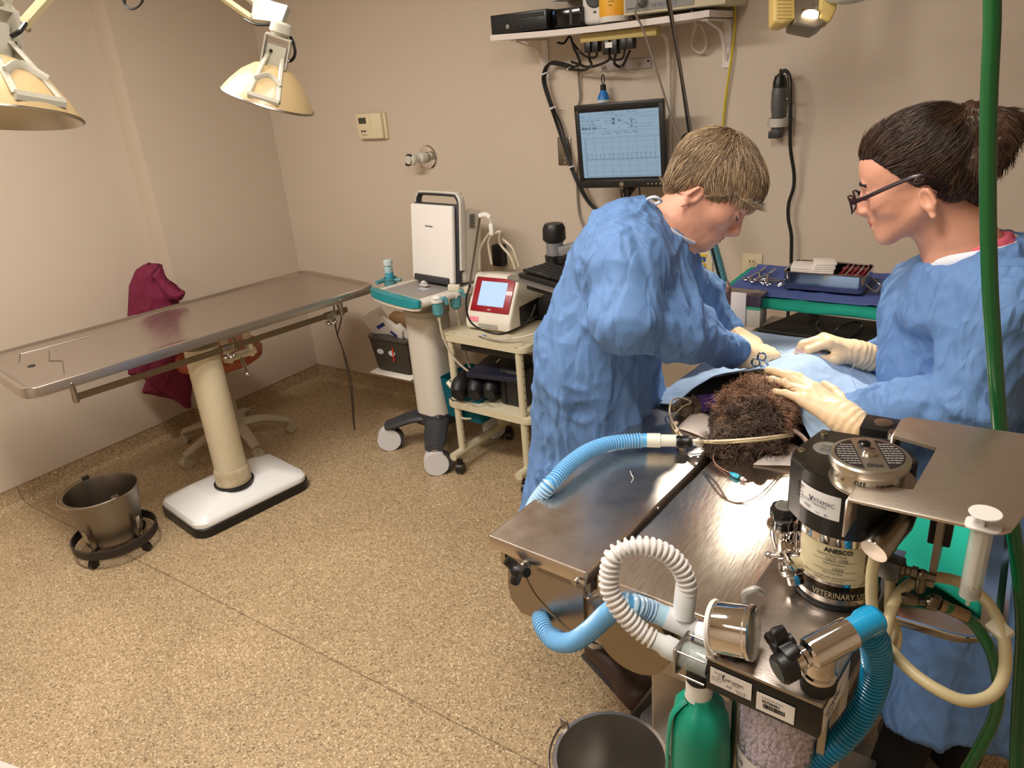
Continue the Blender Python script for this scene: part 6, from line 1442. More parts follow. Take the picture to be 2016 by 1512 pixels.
# ================================================================ steel instrument shelf on the machine
SH = thing('machine_shelf', 'notched brushed steel shelf above the anaesthesia machine holding a syringe', 'shelf', V(-.03, .9, 1.18))
z_ = 1.203
outer = [at(x, y, 2, z_).xy for x, y in ((1690, 948), (1800, 966), (1848, 882), (1757, 858), (1775, 824), (1790, 820))]
pl = [tuple(p_) for p_ in outer]+[(.075, .998), (.075, .94), (.031, .765), (.023, .756)]+[tuple(at(1668, 982, 2, z_).xy)]
mb = MB(); mb.prism(pl, z_-.004, z_, bev=.0016)
s0, s1 = at(1668, 984, 2, z_), at(1691, 948, 2, z_)
nn = V(-(s1-s0).y, (s1-s0).x, 0).normalized()
mb.build('shelf_plate', mat('shelf_brushed', (206, 194, 180), .4, 1., bump=(70, .15, (1, 12, 1)), rbump=(.34, .48)), SH)
mb = MB(); q0, q1 = s0+V(0, 0, -.002), s1+V(0, 0, -.002); mb.quad([q0, q1, q1+V(0, 0, -.045), q0+V(0, 0, -.045)]); mb.build('front_flange', mat('shelf_brushed'), SH, solid=.003)
s0, s1 = at(1775, 826, 2, z_), at(1757, 858, 2, z_); mb = MB(); q0, q1 = s0+V(0, 0, -.002), s1+V(0, 0, -.002); mb.quad([q0, q1, q1+V(0, 0, -.045), q0+V(0, 0, -.045)]); mb.build('rear_flange', mat('shelf_brushed'), SH, solid=.003)
MB().b2((-.045, .90, 1.08), (-.02, .93, 1.186), bev=.002).build('shelf_bracket', black, SH)
MB().b2((-.035, .84, 1.06), (-.028, .97, 1.186)).build('bracket_plate', steelD, SH)
MB().cyl((-.100, .955, 1.0), (-.100, .955, 1.195), .009).build('shelf_pole', satin, SH)
kq = at(1738, 838, 2, 1.165); MB(frame(V(kq.x, kq.y, 0))).b2((-.026, -.02, 1.13), (.02, .025, 1.168), bev=.003).build('rear_block', black, SH)
MB(frame(V(kq.x, kq.y+.003, 0))).lathe([(.012, 1.168), (.012, 1.169), (.007, 1.1695), (0, 1.1695)], seg=24).build('rear_port', satin, SH)
# syringe
sp = at(1936, 1032, 2, 1.206); SY = thing('syringe', 'empty clear syringe hanging through the steel shelf', 'syringe', V(sp.x, sp.y, 1.11))
clr = mat('syringe_clear', (222, 222, 210), .2, alpha=.45, coat=.5)
fs = V(sp.x, sp.y, 0)
MB(frame(fs)).lathe([(.002, 1.108), (.0025, 1.116), (.0098, 1.120), (.0102, 1.203)], seg=28).build('barrel', clr, SY)
MB(frame(fs)).prism([(x, y) for x, y in rrect(.031, .024, .007, 3)], 1.2035, 1.206, bev=.0006).build('barrel_flange', mat('syringe_white', (222, 218, 212), .35, alpha=.85), SY)
MB(frame(fs)).lathe([(.0142, 1.218), (.0147, 1.2188), (.0142, 1.2196), (0, 1.2196)], seg=36).b2((-.001, -.006, 1.128), (.001, .006, 1.218)).b2((-.006, -.001, 1.128), (.006, .001, 1.218)).build('plunger', mat('syringe_white', (222, 218, 212), .35, alpha=.85), SY)
MB(frame(fs)).lathe([(.002, 1.119), (.0096, 1.122), (.0096, 1.130), (.002, 1.131)], seg=24).build('plunger_seal', mat('seal_grey', (92, 88, 84), .5), SY)

# outlet fitting, tan tubing, green oxygen hose
fc = at(1732, 1072, 2, 1.125); fdv = V(-.32, -.86, -.34).normalized()
MB().lathe([(.012, -.055), (.0155, -.04), (.0155, -.012), (.0165, -.006), (.0165, .010), (.0155, .012), (0, .0125)], fc, fdv, 32).build('outlet_plug', mat('fitting_dull', (150, 142, 130), .2, 1.), VP)
brs = mat('fitting_brass', (120, 112, 98), .28, 1.)
TB = thing('tan_tubing', 'thick tan rubber tubing looping below the vaporizer outlet with a white clip', 'tube', fc)
tanm = mat('tan_rubber', (204, 190, 148), .42, sss=.05)
tp = [at(x, y, 2, z) for x, y, z in ((1722, 1095, 1.105), (1716, 1140, 1.075), (1718, 1200, 1.035), (1742, 1262, 1.01), (1790, 1318, 1.0), (1850, 1360, .995), (1905, 1380, .99), (1955, 1366, .99), (1978, 1320, 1.0), (1975, 1250, 1.02), (1950, 1195, 1.035), (1915, 1160, 1.045), (1870, 1140, 1.05), (1820, 1138, 1.05), (1778, 1160, 1.045), (1755, 1200, 1.035), (1742, 1250, 1.02))]
MB().tube(tp, .0066, 14, n=160).build('tubing', tanm, TB)
MB().tube([at(x, y, 2, z) for x, y, z in ((1752, 1120, 1.06), (1752, 1160, 1.04), (1752, 1210, 1.02), (1765, 1245, 1.005), (1762, 1275, .995), (1745, 1300, .985), (1730, 1290, .98))], .0060, 12, n=60).build('tubing_branch', tanm, TB)
MB().box(at(1968, 1240, 2, 1.022), (.024, .018, .012), rot=(.5, .2, -.6), bev=.002).build('white_clip', mat('clip_cream', (222, 218, 194), .4), TB)
FT = thing('gas_fitting', 'dull brass gas fittings beside the vaporizer with a short black link', 'fitting', at(1790, 1120, 2, 1.07))
f1, f2, f3 = at(1752, 1115, 2, 1.075), at(1790, 1125, 2, 1.075), at(1815, 1132, 2, 1.075)
MB().box(f1, (.028, .022, .026), rot=(0, 0, -.2), bev=.002).build('manifold', mat('manifold_grey', (110, 106, 98), .4, .7), FT)
MB().lathe([(.009, 0), (.009, .008), (.006, .009), (.006, .014), (.008, .015), (.008, .021), (.005, .022), (.005, .04)], f1.lerp(f2, .4), f3-f1, 6).build('hex_nuts', brs, FT)
MB().cyl(f3, f3-V(0, 0, .022), .006).ball(f3, .0075).build('elbow_fitting', brs, FT)
j1, j2, j3 = at(1765, 1175, 2, 1.04), at(1800, 1182, 2, 1.04), at(1850, 1190, 2, 1.04)
MB().tube([f3-V(0, 0, .02), f3-V(.0, 0, .032), j2+V(.012, 0, .004), j2], .0025, 8, n=20).build('black_link', black, FT)
MB().lathe([(.007, 0), (.008, .003), (.007, .022), (.005, .024), (.005, .03), (.0075, .031), (.0085, .034), (.0085, .042), (.005, .045)], j1, j3-j1, 10).build('quick_connector', brs, FT)
GH = thing('oxygen_hose', 'dark green oxygen hose plugged in low beside the vaporizer and curving down', 'hose', j3)
grh = mat('hose_green', (10, 86, 40), .3, coat=.3)
gp = [at(x, y, 2, z) for x, y, z in ((1862, 1196, 1.04), (1885, 1205, 1.035), (1920, 1232, 1.02), (1948, 1275, 1.0), (1962, 1320, .97), (1966, 1370, .93), (1955, 1420, .89), (1930, 1470, .85), (1895, 1530, .80))]
MB().tube(gp, lambda u_: .0062+.001*u_, 14, n=80).build('hose', grh, GH)
MB().lathe([(.0072, 0), (.0075, .004), (.007, .010), (.0075, .014), (.007, .026), (.0066, .03)], j3.lerp(gp[0], .2), gp[1]-j3, 16).build('ferrule', mat('ferrule', (158, 138, 112), .35, 1.), GH)
MB().lathe([(.0085, 0), (.0095, .002), (.0095, .010), (.0075, .012)], j3-(gp[1]-j3).normalized()*.012, gp[1]-j3, 6).build('hex_nut', brs, GH)
_g = at(1957, -60, 1, 1.06); G2 = [V(_g.x, _g.y, CEIL-.01+0*k) if k == 0 else V(_g.x, _g.y, _g.z+(CEIL-_g.z)*(8-k)/8) for k in range(8)]+[at(x, y, 1, Y) for x, y, Y in ((1957, -60, 1.06), (1953, 60, 1.06), (1947, 200, 1.06), (1945, 380, 1.06), (1949, 560, 1.06), (1958, 700, 1.06), (1970, 860, 1.06), (1985, 980, 1.06), (2003, 1100, 1.05), (2014, 1230, 1.03), (2008, 1360, 1.01), (2003, 1450, 1.0), (2001, 1560, .98))]
tag(MB().tube(G2, .0092, 14, n=240).build('green_hose', grh), 'thick green hose hanging from above past the right-hand person', 'hose')
MB().cyl(at(1957, -20, 1, 1.06), at(1958, 20, 1, 1.06), .0065).build('hose_fitting', satin, bpy.data.objects['green_hose'])

# ================================================================ tray with green cloth behind the machine
tz = .955
TR = thing('steel_tray', 'polished steel tray with a green cloth between the machine and the right-hand person', 'tray', V(-.01, 1.1, tz))
c4_ = [at(1758, 1198, 2, tz), at(1860, 1244, 2, tz), at(1935, 1200, 2, tz), at(1990, 1000, 2, tz)]
print('tray', c4_)
ty0 = c4_[1].y-.002; tx1 = .052; tx0 = -.16
Mtr = frame(V((tx0+tx1)/2, ty0+.17, tz)); mb = MB(Mtr); wt, ht = tx1-tx0, .34
loft(mb, [(wt-.02, ht-.02, .05, -.018), (wt-.012, ht-.012, .052, -.014), (wt-.002, ht-.002, .055, -.001), (wt+.004, ht+.004, .056, .001), (wt+.004, ht+.004, .056, .003), (wt-.006, ht-.006, .053, .002), (wt-.022, ht-.022, .046, -.013), (wt-.05, ht-.05, .04, -.0145)]); mb.build('tray_pan', mat('polished_steel', (206, 198, 190), .12, 1.), TR)
MB(Mtr).b2((-.12, -.02, -.030), (.02, .02, -.018)).build('tray_bracket', steelD, TR)
gcl = mat('green_cloth', (10, 176, 152), .8, bump=(300, .2))
o = MB(Mtr).grid(lambda a, b: (-.055+.135*a-.02*b, -.10+.26*b+.02*math.sin(3*a), -.006+.022*a*(1-a)*4*.4+.012*math.sin(5*a+3*b)*.5+.012*b), 24, 24).build('green_cloth', gcl, solid=.004); tag(o, 'bright green folded cloth lying in the polished steel tray', 'cloth')
kk = Mtr @ V(-.03, -.13, .0); t = thing('round_lid', 'round white lid lying in the polished tray near the gas fittings', 'cap', kk)
MB().lathe([(.016, -.01), (.018, -.006), (.018, .004), (.014, .006), (.012, .003), (0, .003)], kk, (0, 0, 1), 30).build('cap_ring', white, t)
MB().lathe([(.011, .003), (.011, .008), (.006, .01), (0, .01)], kk, (0, 0, 1), 24).build('cap_centre', satin, t)

# ================================================================ big bucket bottom left of the machine
rb0, rb1, rb2 = at(1066, 1462, 2, .33), at(1190, 1392, 2, .33), at(1316, 1450, 2, .33)
ce = V(-.545, .995, 0)
BB = thing('floor_bucket', 'large stainless steel bucket with a wire bail standing below the table end', 'bucket', V(ce.x, ce.y, 0))
Rb_ = .115
MB(frame(ce)).lathe([(.0, .055), (Rb_*.72, .055), (Rb_*.76, .062), (Rb_*.97, .322), (Rb_+.004, .328), (Rb_+.006, .331), (Rb_+.004, .334), (Rb_-.004, .334), (Rb_*.95, .322), (Rb_*.74, .066), (0, .062)], seg=72).build('bucket_shell', mat('bucket_steel', (196, 190, 182), .34, .95, bump=(20, .05)), BB)
MB(frame(ce)).lathe([(0, 0), (Rb_*.7, 0), (Rb_*.72, .01), (Rb_*.72, .056), (0, .056)], seg=40).build('bucket_foot', steelD, BB)
ea = at(1098, 1420, 2, .335); ed_ = (V(ea.x, ea.y, 0)-ce).normalized(); q = ce+ed_*(Rb_+.008)
MB().box(V(q.x, q.y, .338), (.022, .004, .030), rot=basis(ed_, V(-ed_.y, ed_.x, 0)), bev=.0018).build('handle_ear', steelD, BB)
side = V(-.82, -.57, 0); side = (side-ed_*side.dot(ed_)).normalized()
pts = [V(ce.x, ce.y, .337)+ed_*((Rb_+.012)*math.cos(PI*k/30))+side*((Rb_+.014)*math.sin(PI*k/30))+V(0, 0, -.012*math.sin(PI*k/30)) for k in range(31)]
MB().tube(pts, .0028, 8).build('bail', satin, BB)

# ================================================================ blue towel instrument stand (mayo stand)
MS = thing('instrument_stand', 'steel instrument stand under a blue towel, near the back wall', 'instrument stand', V(-.5, 2.3, 0))
mz0 = .985; sx0_, sx1_, sy0_, sy1_ = -.745, -.30, 2.13, 2.46
MB().prism([(x+(sx0_+sx1_)/2, y+(sy0_+sy1_)/2) for x, y in rrect(sx1_-sx0_-.05, sy1_-sy0_-.05, .04)], mz0-.022, mz0-.004, bev=.003).build('stand_tray', steel, MS)
MB().cyl((-.52, 2.36, .0), (-.52, 2.36, mz0-.02), .013).build('stand_post', satin, MS)
MB().prism([(x-.52, y+2.32) for x, y in rrect(.4, .36, .06)], 0, .03, bev=.004).build('stand_base', steelD, MS)
def cloth_over(x0, x1, y0, y1, drops, z, m, nm, lb, seed, amp=.006, th=.002):
    """cloth on a flat top with an overhang on each side; drops = (left, right, front, back)"""
    dl_, dr_, df_, db_ = drops; mb = MB(); n = 60; ss = []; 
    U_ = np.linspace(-dl_, (x1-x0)+dr_, n+1); W_ = np.linspace(-df_, (y1-y0)+db_, n+1); G = []
    def fold(t_, L, z0): 
        if t_ < 0: q = -t_; return -min(q, .02)*.9-max(0, q-.02)*.22, -max(0, q-.012)*.96
        if t_ > L: q = t_-L; return L+min(q, .02)*.9+max(0, q-.02)*.22, -max(0, q-.012)*.96
        return t_, 0.
    pts = np.array([(u, v, 0) for u in U_ for v in W_]); wz = wrinkle(pts, 11, (1, 1, 1), seed); k = 0
    for u in U_:
        row = []
        for v in W_:
            x, zx = fold(u, x1-x0, 0); y, zy = fold(v, y1-y0, 0); dz = min(zx, zy) if (zx and zy) else zx+zy
            wob = .012*math.sin(v*26+seed)*(1 if zx < 0 else 0); wob2 = .012*math.sin(u*24+seed)*(1 if zy < 0 else 0); q = min(1, -dz/.05)
            row.append(mb._v((x0+x+wob*q*(-1 if u < 0 else 1), y0+y+wob2*q*(-1 if v < 0 else 1), z+dz+max(0, wz[k])*amp))); k += 1
        G.append(row)
    for i in range(n):
        for j in range(n): mb.bm.faces.new((G[i][j], G[i+1][j], G[i+1][j+1], G[i][j+1]))
    return tag(mb.build(nm, m, auto=False, solid=th), lb, 'cloth')
towg = mat('towel_green', (0, 140, 116), .85, bump=(300, .2)); towb = mat('towel_blue', (74, 92, 152), .9, bump=(300, .3))
o = cloth_over(sx0_, sx1_, sy0_, sy1_, (.14, .16, .035, .05), mz0, towg, 'green_drape', 'green cloth edge hanging under the blue towel on the instrument stand', 2); [setattr(p_, 'use_smooth', True) for p_ in o.data.polygons]
o = cloth_over(sx0_+.02, sx1_+.01, sy0_+.012, sy1_+.005, (.01, .14, .004, .05), mz0+.006, towb, 'blue_towel', 'dark blue towel spread under the instruments on the stand', 5, .008); [setattr(p_, 'use_smooth', True) for p_ in o.data.polygons]
tz_ = mz0+.012
# steel instrument box
i0, i1, i2 = at(1536, 566, 2, tz_+.005), at(1706, 566, 2, tz_+.005), at(1742, 530, 2, tz_+.03)
bx0_, bx1_, by0_, by1_ = i0.x+.005, i1.x+.004, i0.y-.0, i0.y+.145
IB = thing('instrument_box', 'open polished steel instrument box on the blue towel', 'instrument box', V((bx0_+bx1_)/2, (by0_+by1_)/2, tz_))
psteel = mat('box_polish', (170, 172, 182), .12, 1.)
mb = MB(frame(V((bx0_+bx1_)/2, (by0_+by1_)/2, tz_))); w_, h_ = bx1_-bx0_, by1_-by0_
loft(mb, [(w_-.02, h_-.02, .012, 0), (w_-.004, h_-.004, .016, .004), (w_, h_, .016, .052), (w_+.005, h_+.005, .018, .054), (w_, h_, .016, .056), (w_-.006, h_-.006, .014, .053), (w_-.010, h_-.010, .012, .008), (w_-.02, h_-.02, .01, .006)]); mb.build('box_pan', psteel, IB)
qx = bx1_; MB().tube([V(qx, by0_+.02, tz_+.03), V(qx+.022, by0_+.02, tz_+.012), V(qx+.03, by0_+.03, tz_+.01), V(qx+.03, by0_+.09, tz_+.01), V(qx+.022, by0_+.10, tz_+.012), V(qx, by0_+.10, tz_+.03)], .0022, 6, n=30).build('box_handle', satin, IB)
gz = mat('gauze_white', (232, 224, 216), .85, bump=(240, .4))
for k in range(4):
    t_ = MB(frame(V(bx0_+.050-.003*k, by0_+.075+.003*k, tz_+.040+.005*k), .05*k)); t_.box((0, 0, 0), (.075, .085, .0045), bev=.002); tag(t_.build('gauze_pad', gz), 'white gauze pad in the left pile in the steel instrument box', 'gauze', 'gauze pads in the left pile')
for k in range(6):
    t_ = MB(frame(V(bx0_+.098+.002*(k % 2), by0_+.055+.010*k*.3, tz_+.046+.0055*k), .12+.04*k)); t_.box((0, 0, 0), (.058, .070, .0048), bev=.002); tag(t_.build('gauze_pad', gz), 'white gauze pad in the taller right pile on the steel instrument box', 'gauze', 'gauze pads in the right pile')
redm = mat('instrument_red', (140, 20, 44), .25, .6)
RH = thing('red_rack', 'dark red instrument rack in the right half of the steel box', 'rack', V(bx1_-.055, by0_+.08, tz_+.02))
MB().b2((bx1_-.080, by0_+.02, tz_+.03), (bx1_-.010, by0_+.06, tz_+.046), bev=.004).build('rack_front', redm, RH)
MB().b2((bx1_-.080, by0_+.09, tz_+.03), (bx1_-.010, by0_+.13, tz_+.05), bev=.004).build('rack_rear', redm, RH)
for k in range(5): MB().tube([V(bx1_-.070+.014*k, by0_+.018, tz_+.05), V(bx1_-.064+.014*k, by0_+.07, tz_+.056), V(bx1_-.068+.014*k, by0_+.13, tz_+.052)], .0028, 6, n=8).build('rack_bar', psteel if k % 2 else redm, RH)
# scissors and clamps
def hemo(px0, px1, lbl, op=.12, z=None, kind='hemostat'):
    z = tz_+.004 if z is None else z; a = at(*px0, 2, z); b = at(*px1, 2, z); d = (b-a); L = d.length; d.normalize(); s_ = V(-d.y, d.x, 0)
    t_ = thing(kind, lbl, 'scissors' if kind == 'scissors' else 'clamp', a)
    for sg in (-1, 1):
        rc = a+s_*(sg*L*.085)+d*L*.07; mb = MB(); mb.tube([rc+(d*math.cos(2*PI*k/16)*1.2+s_*math.sin(2*PI*k/16))*L*.06 for k in range(17)], L*.014, 6, caps=False)
        mb.build('finger_ring', psteel, t_)
        mb = MB(); mb.tube([rc+d*L*.07, a+s_*(sg*L*.05)+d*L*.35, a+d*L*.58, a-s_*(sg*L*.008)+d*L*.8, a-s_*(sg*L*.004)+d*L], lambda u_: L*(.02-.012*u_), 6, n=16, sq=(1, .7)); mb.build('arm', psteel, t_)
    MB().lathe([(L*.02, -.002), (L*.02, .003), (0, .0035)], a+d*L*.58, (0, 0, 1), 12).build('pivot', psteel, t_)
    return t_
for i, (p0, p1, lb_) in enumerate((((1478, 552), (1508, 524), 'steel clamp at the left edge of the blue towel, points upward'), ((1490, 556), (1528, 528), 'steel clamp beside the instrument box, second from the left'), ((1505, 560), (1560, 548), 'steel clamp lying in front of the instrument box corner'), ((1500, 548), (1590, 560), 'long steel clamp crossing the others in front of the box'), ((1530, 560), (1610, 562), 'steel clamp in the middle of the front row on the towel'), ((1560, 556), (1640, 566), 'steel clamp right of the middle in the front row'), ((1580, 562), (1662, 568), 'rightmost steel clamp in the front row on the towel'))): hemo(p0, p1, lb_, z=tz_+.004+.003*(i % 3))
hemo((1745, 572), (1700, 574), 'small dark scissors on the towel right of the box', kind='scissors')
# gas monitor hanging under the stand
ma, mb_ = at(1422, 575, 1, 2.10), at(1497, 645, 1, 2.10)
GM = thing('bagged_device', 'small smoky box taped in white under the left end of the instrument stand', 'medical device', V((ma.x+mb_.x)/2, 2.13, mb_.z))
MB().b2((ma.x, 2.09, ma.z-.035), (mb_.x, 2.16, ma.z), bev=.004).build('clear_lid', mat('smoky_clear', (70, 58, 66), .2, coat=.5), GM)
MB().b2((ma.x, 2.092, mb_.z), (mb_.x, 2.158, ma.z-.04), bev=.003).build('taped_body', mat('tape_cream', (206, 198, 182), .7, bump=(60, .5, (1, 1, 8))), GM)
MB().b2((ma.x+.03, 2.088, mb_.z-.004), (ma.x+.075, 2.094, ma.z+.006), bev=.002).build('tape_strip', mat('tape_white', (226, 220, 220), .7), GM)
MB().b2((ma.x, 2.091, ma.z-.042), (mb_.x, 2.16, ma.z-.034)).build('green_band', mat('band_green', (60, 160, 130), .5), GM)
MB().lathe([(.010, 0), (.011, .015), (.006, .02), (.004, .03)], V(ma.x+.012, 2.11, ma.z), (0, 0, 1), 16).build('nozzle', mat('nozzle_clear', (150, 120, 110), .3), GM)

# ================================================================ lamps
lampc = mat('lamp_cream', (192, 168, 124), .35, coat=.2); lampw = mat('lamp_white', (186, 182, 166), .35)
def dome_lamp(px, depth, axk, R_, lbl, yaw, arm_px, arm_mid, cordpx, flip=1):
    """R_ = rim radius; ax points from the mouth up to the neck"""
    c = CPOS+ray(*px)*depth; d0 = ray(*px).normalized(); ax = ((CU-d0*CU.dot(d0)).normalized()+CR*axk[0]+d0*axk[1]).normalized()
    t_ = thing('dome_lamp', lbl, 'lamp', c)
    prof = [(R_, 0), (R_*.97, .006*R_/.1), (R_*.86, R_*.24), (R_*.66, R_*.50), (R_*.42, R_*.70), (R_*.22, R_*.78)]
    sh = MB().lathe(prof, c, ax, 56, capends=False).build('lamp_shade', lampc, t_)
    MB().lathe([(r_*.985, h-.002) for r_, h in prof], c, ax, 56, capends=False).build('reflector', mat('reflector', (206, 200, 186), .3, .9), sh)
    MB().lathe([(R_*.99, -.002), (R_*1.02, 0), (R_*1.0, .003)], c, ax, 56, capends=False).build('rim', satin, sh)
    MB().ball(c+ax*R_*.35, R_*.22).build('bulb', mat('bulb_glass', (240, 236, 226), .2), t_)
    s_ = V(CR.x, CR.y, 0)*1.0; s_ = (s_-ax*s_.dot(ax)).normalized(); f_ = s_.cross(ax).normalized()    # s_: picture right, f_: towards the viewer
    if f_.dot(CF) > 0: f_ = -f_
    f0_ = f_.copy(); f_ = (f0_*math.cos(yaw)+s_*math.sin(yaw)); s_ = (s_*math.cos(yaw)-f0_*math.sin(yaw))
    Rl = basis(s_, f_, None); Mx = Matrix.Translation(c) @ Matrix(((s_.x, f_.x, ax.x), (s_.y, f_.y, ax.y), (s_.z, f_.z, ax.z))).to_4x4()
    # switch housing
    mb = MB(Mx); mb.prism(rrect(R_*.42, R_*.40, R_*.06), R_*.68, R_*1.18, bev=R_*.03); mb.build('switch_housing', lampw, t_)
    MB(Mx).cyl((-R_*.1, R_*.20, R_*1.05), (-R_*.1, R_*.25, R_*1.05), R_*.035).cyl((-R_*.1, R_*.25, R_*1.05), (-R_*.1, R_*.34, R_*1.08), R_*.012).build('switch', black, t_)
    # outer cage: struts running down the shade to a cross bar
    mb = MB(Mx)
    for sx in (-1, 1): mb.tube([(sx*R_*.16, R_*.22, R_*.95), (sx*R_*.22, R_*.52, R_*.62), (sx*R_*.30, R_*.90, R_*.17)], R_*.035, 6, n=10, sq=(1.4, .8))
    mb.tube([(-R_*.32, R_*.91, R_*.15), (R_*.32, R_*.91, R_*.15)], R_*.045, 6, sq=(1, 1.6)); mb.tube([(-R_*.27, R_*.70, R_*.46), (0, R_*.60, R_*.60), (R_*.27, R_*.70, R_*.46)], R_*.03, 6, n=12, sq=(1, 2)); mb.build('handle_frame', lampw, t_)
    mb = MB(Mx)
    for sx in (-1, 1): mb.prism([(sx*R_*.24, R_*.30), (sx*R_*.27, R_*.30), (sx*R_*.27, -R_*.1), (sx*R_*.24, -R_*.1)], R_*.75, R_*1.35)
    mb.b2((-R_*.27, -R_*.1, R_*1.33), (R_*.27, R_*.22, R_*1.37)); mb.build('yoke', lampw, t_)
    MB(Mx).cyl((R_*.24, R_*.2, R_*.95), (R_*.30, R_*.2, R_*.95), R_*.03).build('yoke_bolt', satin, t_)
    MB(Mx).lathe([(R_*.16, R_*1.37), (R_*.24, R_*1.45), (R_*.22, R_*1.62), (R_*.14, R_*1.66)], seg=24).build('swivel_cap', lampw, t_)
    top = Mx @ V(0, 0, R_*1.66)
    a1 = CPOS+ray(*arm_px[0])*depth; a2 = CPOS+ray(*arm_px[1])*depth*arm_mid; d_ = (a2-a1).normalized(); n_ = V(0, 0, 1).cross(d_).normalized(); u_ = d_.cross(n_)
    # triangular head plate
    P_ = [top+V(0, 0, -.005), a1-u_*R_*.20, a1+d_*R_*.15+u_*R_*.25, top+u_*R_*.32]
    mb = MB()
    A = [mb._v(p_-CF*R_*.10) for p_ in P_]; B = [mb._v(p_+CF*R_*.10) for p_ in P_]; mb.bm.faces.new(A); mb.bm.faces.new(B[::-1])
    for i in range(4): mb.bm.faces.new((A[i], A[(i+1) % 4], B[(i+1) % 4], B[i]))
    mb.build('head_plate', lampw, t_)
    for k, off in enumerate((.16, -.16)):
        mb = MB(); mb.tube([a1+u_*R_*off, a2+u_*R_*off], R_*.075, 4, sq=(1, 1)); mb.build('arm_bar', lampw if k == 0 else mat('bar_cream', (214, 204, 160), .4), t_)
    for off in (.16, -.16): MB().cyl(a1+u_*R_*off-CF*R_*.13, a1+u_*R_*off+CF*R_*.13, R_*.035).build('arm_bolt', satin, t_)
    MB().tube([CPOS+ray(*q)*depth*k_ for q, k_ in cordpx], R_*.032, 8, n=50).build('lamp_cord', black, t_)
    # the arm goes on, out of view, to a post on the wall
    a3 = V(a2.x+(a2-a1).x*.6, a2.y+(a2-a1).y*.6, a2.z+.12)
    MB().tube([a2, a3], R_*.09, 8).build('upper_arm', lampw, t_); MB().cyl(a3, V(a3.x, a3.y, CEIL), .012).lathe([(.04, CEIL-.02), (.045, CEIL)], (a3.x, a3.y, 0)).build('ceiling_mount', lampw, t_)
    return t_
dome_lamp((528, 198), 1.55, (.19, -.10), .093, 'cream dome lamp on a jointed white arm, the one nearer the thermostat', .15, [(505, 25), (430, -28)], .99, [((482, 37), .99), ((505, 48), .98), ((540, 50), .975), ((570, 70), .975), ((581, 100), .975), ((575, 118), .98), ((561, 122), .985)])
dome_lamp((-4, 232), 1.25, (-.14, .07), .126, 'cream dome lamp cut off at the left edge of the photo', 1.15, [(22, 30), (85, -40)], 1.02, [((50, 46), .98), ((38, 62), .97), ((22, 72), .97)])
tag(MB().tube([at(x, y, 1, 1.5) for x, y in ((-8, -30), (4, 25), (12, 70), (18, 100), (22, 130))], .006, 8, n=20).build('green_line', grh), 'green hose behind the left dome lamp', 'hose')
cl = [at(x, y, 1, 1.3) for x, y in ((240, -30), (242, 0), (250, 14), (262, 18), (275, 10), (280, -5), (268, -18), (250, -8), (246, 8), (256, 17), (270, 14), (282, 0), (290, -30))]
tag(MB().tube(cl, .0028, 8, n=70).build('cord_coil', black), 'coil of black cord hanging at the top edge between the two dome lamps', 'cord')

# surgical light, upper right: really lights the operating site
SD = 1.95
lc_ = CPOS+ray(1592, 28)*SD
SL = thing('surgical_light', 'surgical light head with a glowing lens and cream grips at the top edge', 'surgical light', lc_)
site = V(-.43, 1.68, 1.0)
ld = (site-lc_).normalized()
Rl_ = basis(CR, (CF-CR*CF.dot(CR))); 
def LPx(x, y, k=1.): return CPOS+ray(x, y)*SD*k
gm = mat('light_grip', (222, 196, 120), .5, bump=(160, .3))
mb = MB(); P_ = [LPx(1565, -80), LPx(1642, -80), LPx(1628, 45), LPx(1608, 56), LPx(1562, 46)]
A = [mb._v(p_) for p_ in P_]; B = [mb._v(p_+CF*.06) for p_ in P_]; mb.bm.faces.new(A); mb.bm.faces.new(B[::-1])
for i in range(5): mb.bm.faces.new((A[i], A[(i+1) % 5], B[(i+1) % 5], B[i]))
bmesh.ops.bevel(mb.bm, geom=mb.bm.edges[:], offset=.006, segments=3, affect='EDGES', profile=.5); mb.build('light_housing', mat('housing_grey', (136, 128, 114), .35, .3), SL)
def grip(pl_, nm):
    mb = MB(); A = [mb._v(LPx(*q)-CF*.012) for q in pl_]; B = [mb._v(LPx(*q)+CF*.035) for q in pl_]; n_ = len(pl_); mb.bm.faces.new(A); mb.bm.faces.new(B[::-1])
    for i in range(n_): mb.bm.faces.new((A[i], A[(i+1) % n_], B[(i+1) % n_], B[i]))
    bmesh.ops.bevel(mb.bm, geom=mb.bm.edges[:], offset=.006, segments=3, affect='EDGES', profile=.5); return mb.build(nm, gm, SL)
g1_ = grip([(1521, -80), (1566, -80), (1562, 40), (1540, 50), (1521, 46)], 'grip'); g2_ = grip([(1618, -80), (1640, -60), (1645, 20), (1632, 46), (1610, 34)], 'grip')
for k in range(8): MB().box(LPx(1541, -8+k*7)-CF*.0125, (.036, .0012, .0016), rot=Rl_).build('grip_line', mat('grip_dark', (170, 146, 84), .6), g1_)
MB().lathe([(.024, .006), (.024, -.004), (.0205, -.006)], LPx(1594, 28)-CF*.0, ld, 32).build('lens_ring', chrome, SL)
MB().lathe([(.020, .008), (0, .010)], LPx(1594, 28)-CF*.004, ld, 32).build('lens', mat('lens_glow', (255, 240, 220), .3, emit=((255, 236, 205), 14.)), SL)
_q = LPx(1600, -120); MB().tube([LPx(1600, -70), _q, V(_q.x+.1, _q.y+.05, _q.z+.2), V(_q.x+.1, _q.y+.05, CEIL)], .02, 10, n=16).build('light_arm', lampw, SL)
sl_ = bpy.data.lights.new('surgical_spot', 'SPOT'); sl_.energy = SPOT_W; sl_.color = (1, .93, .80); sl_.spot_size = math.radians(46); sl_.spot_blend = 1.; sl_.shadow_soft_size = .022
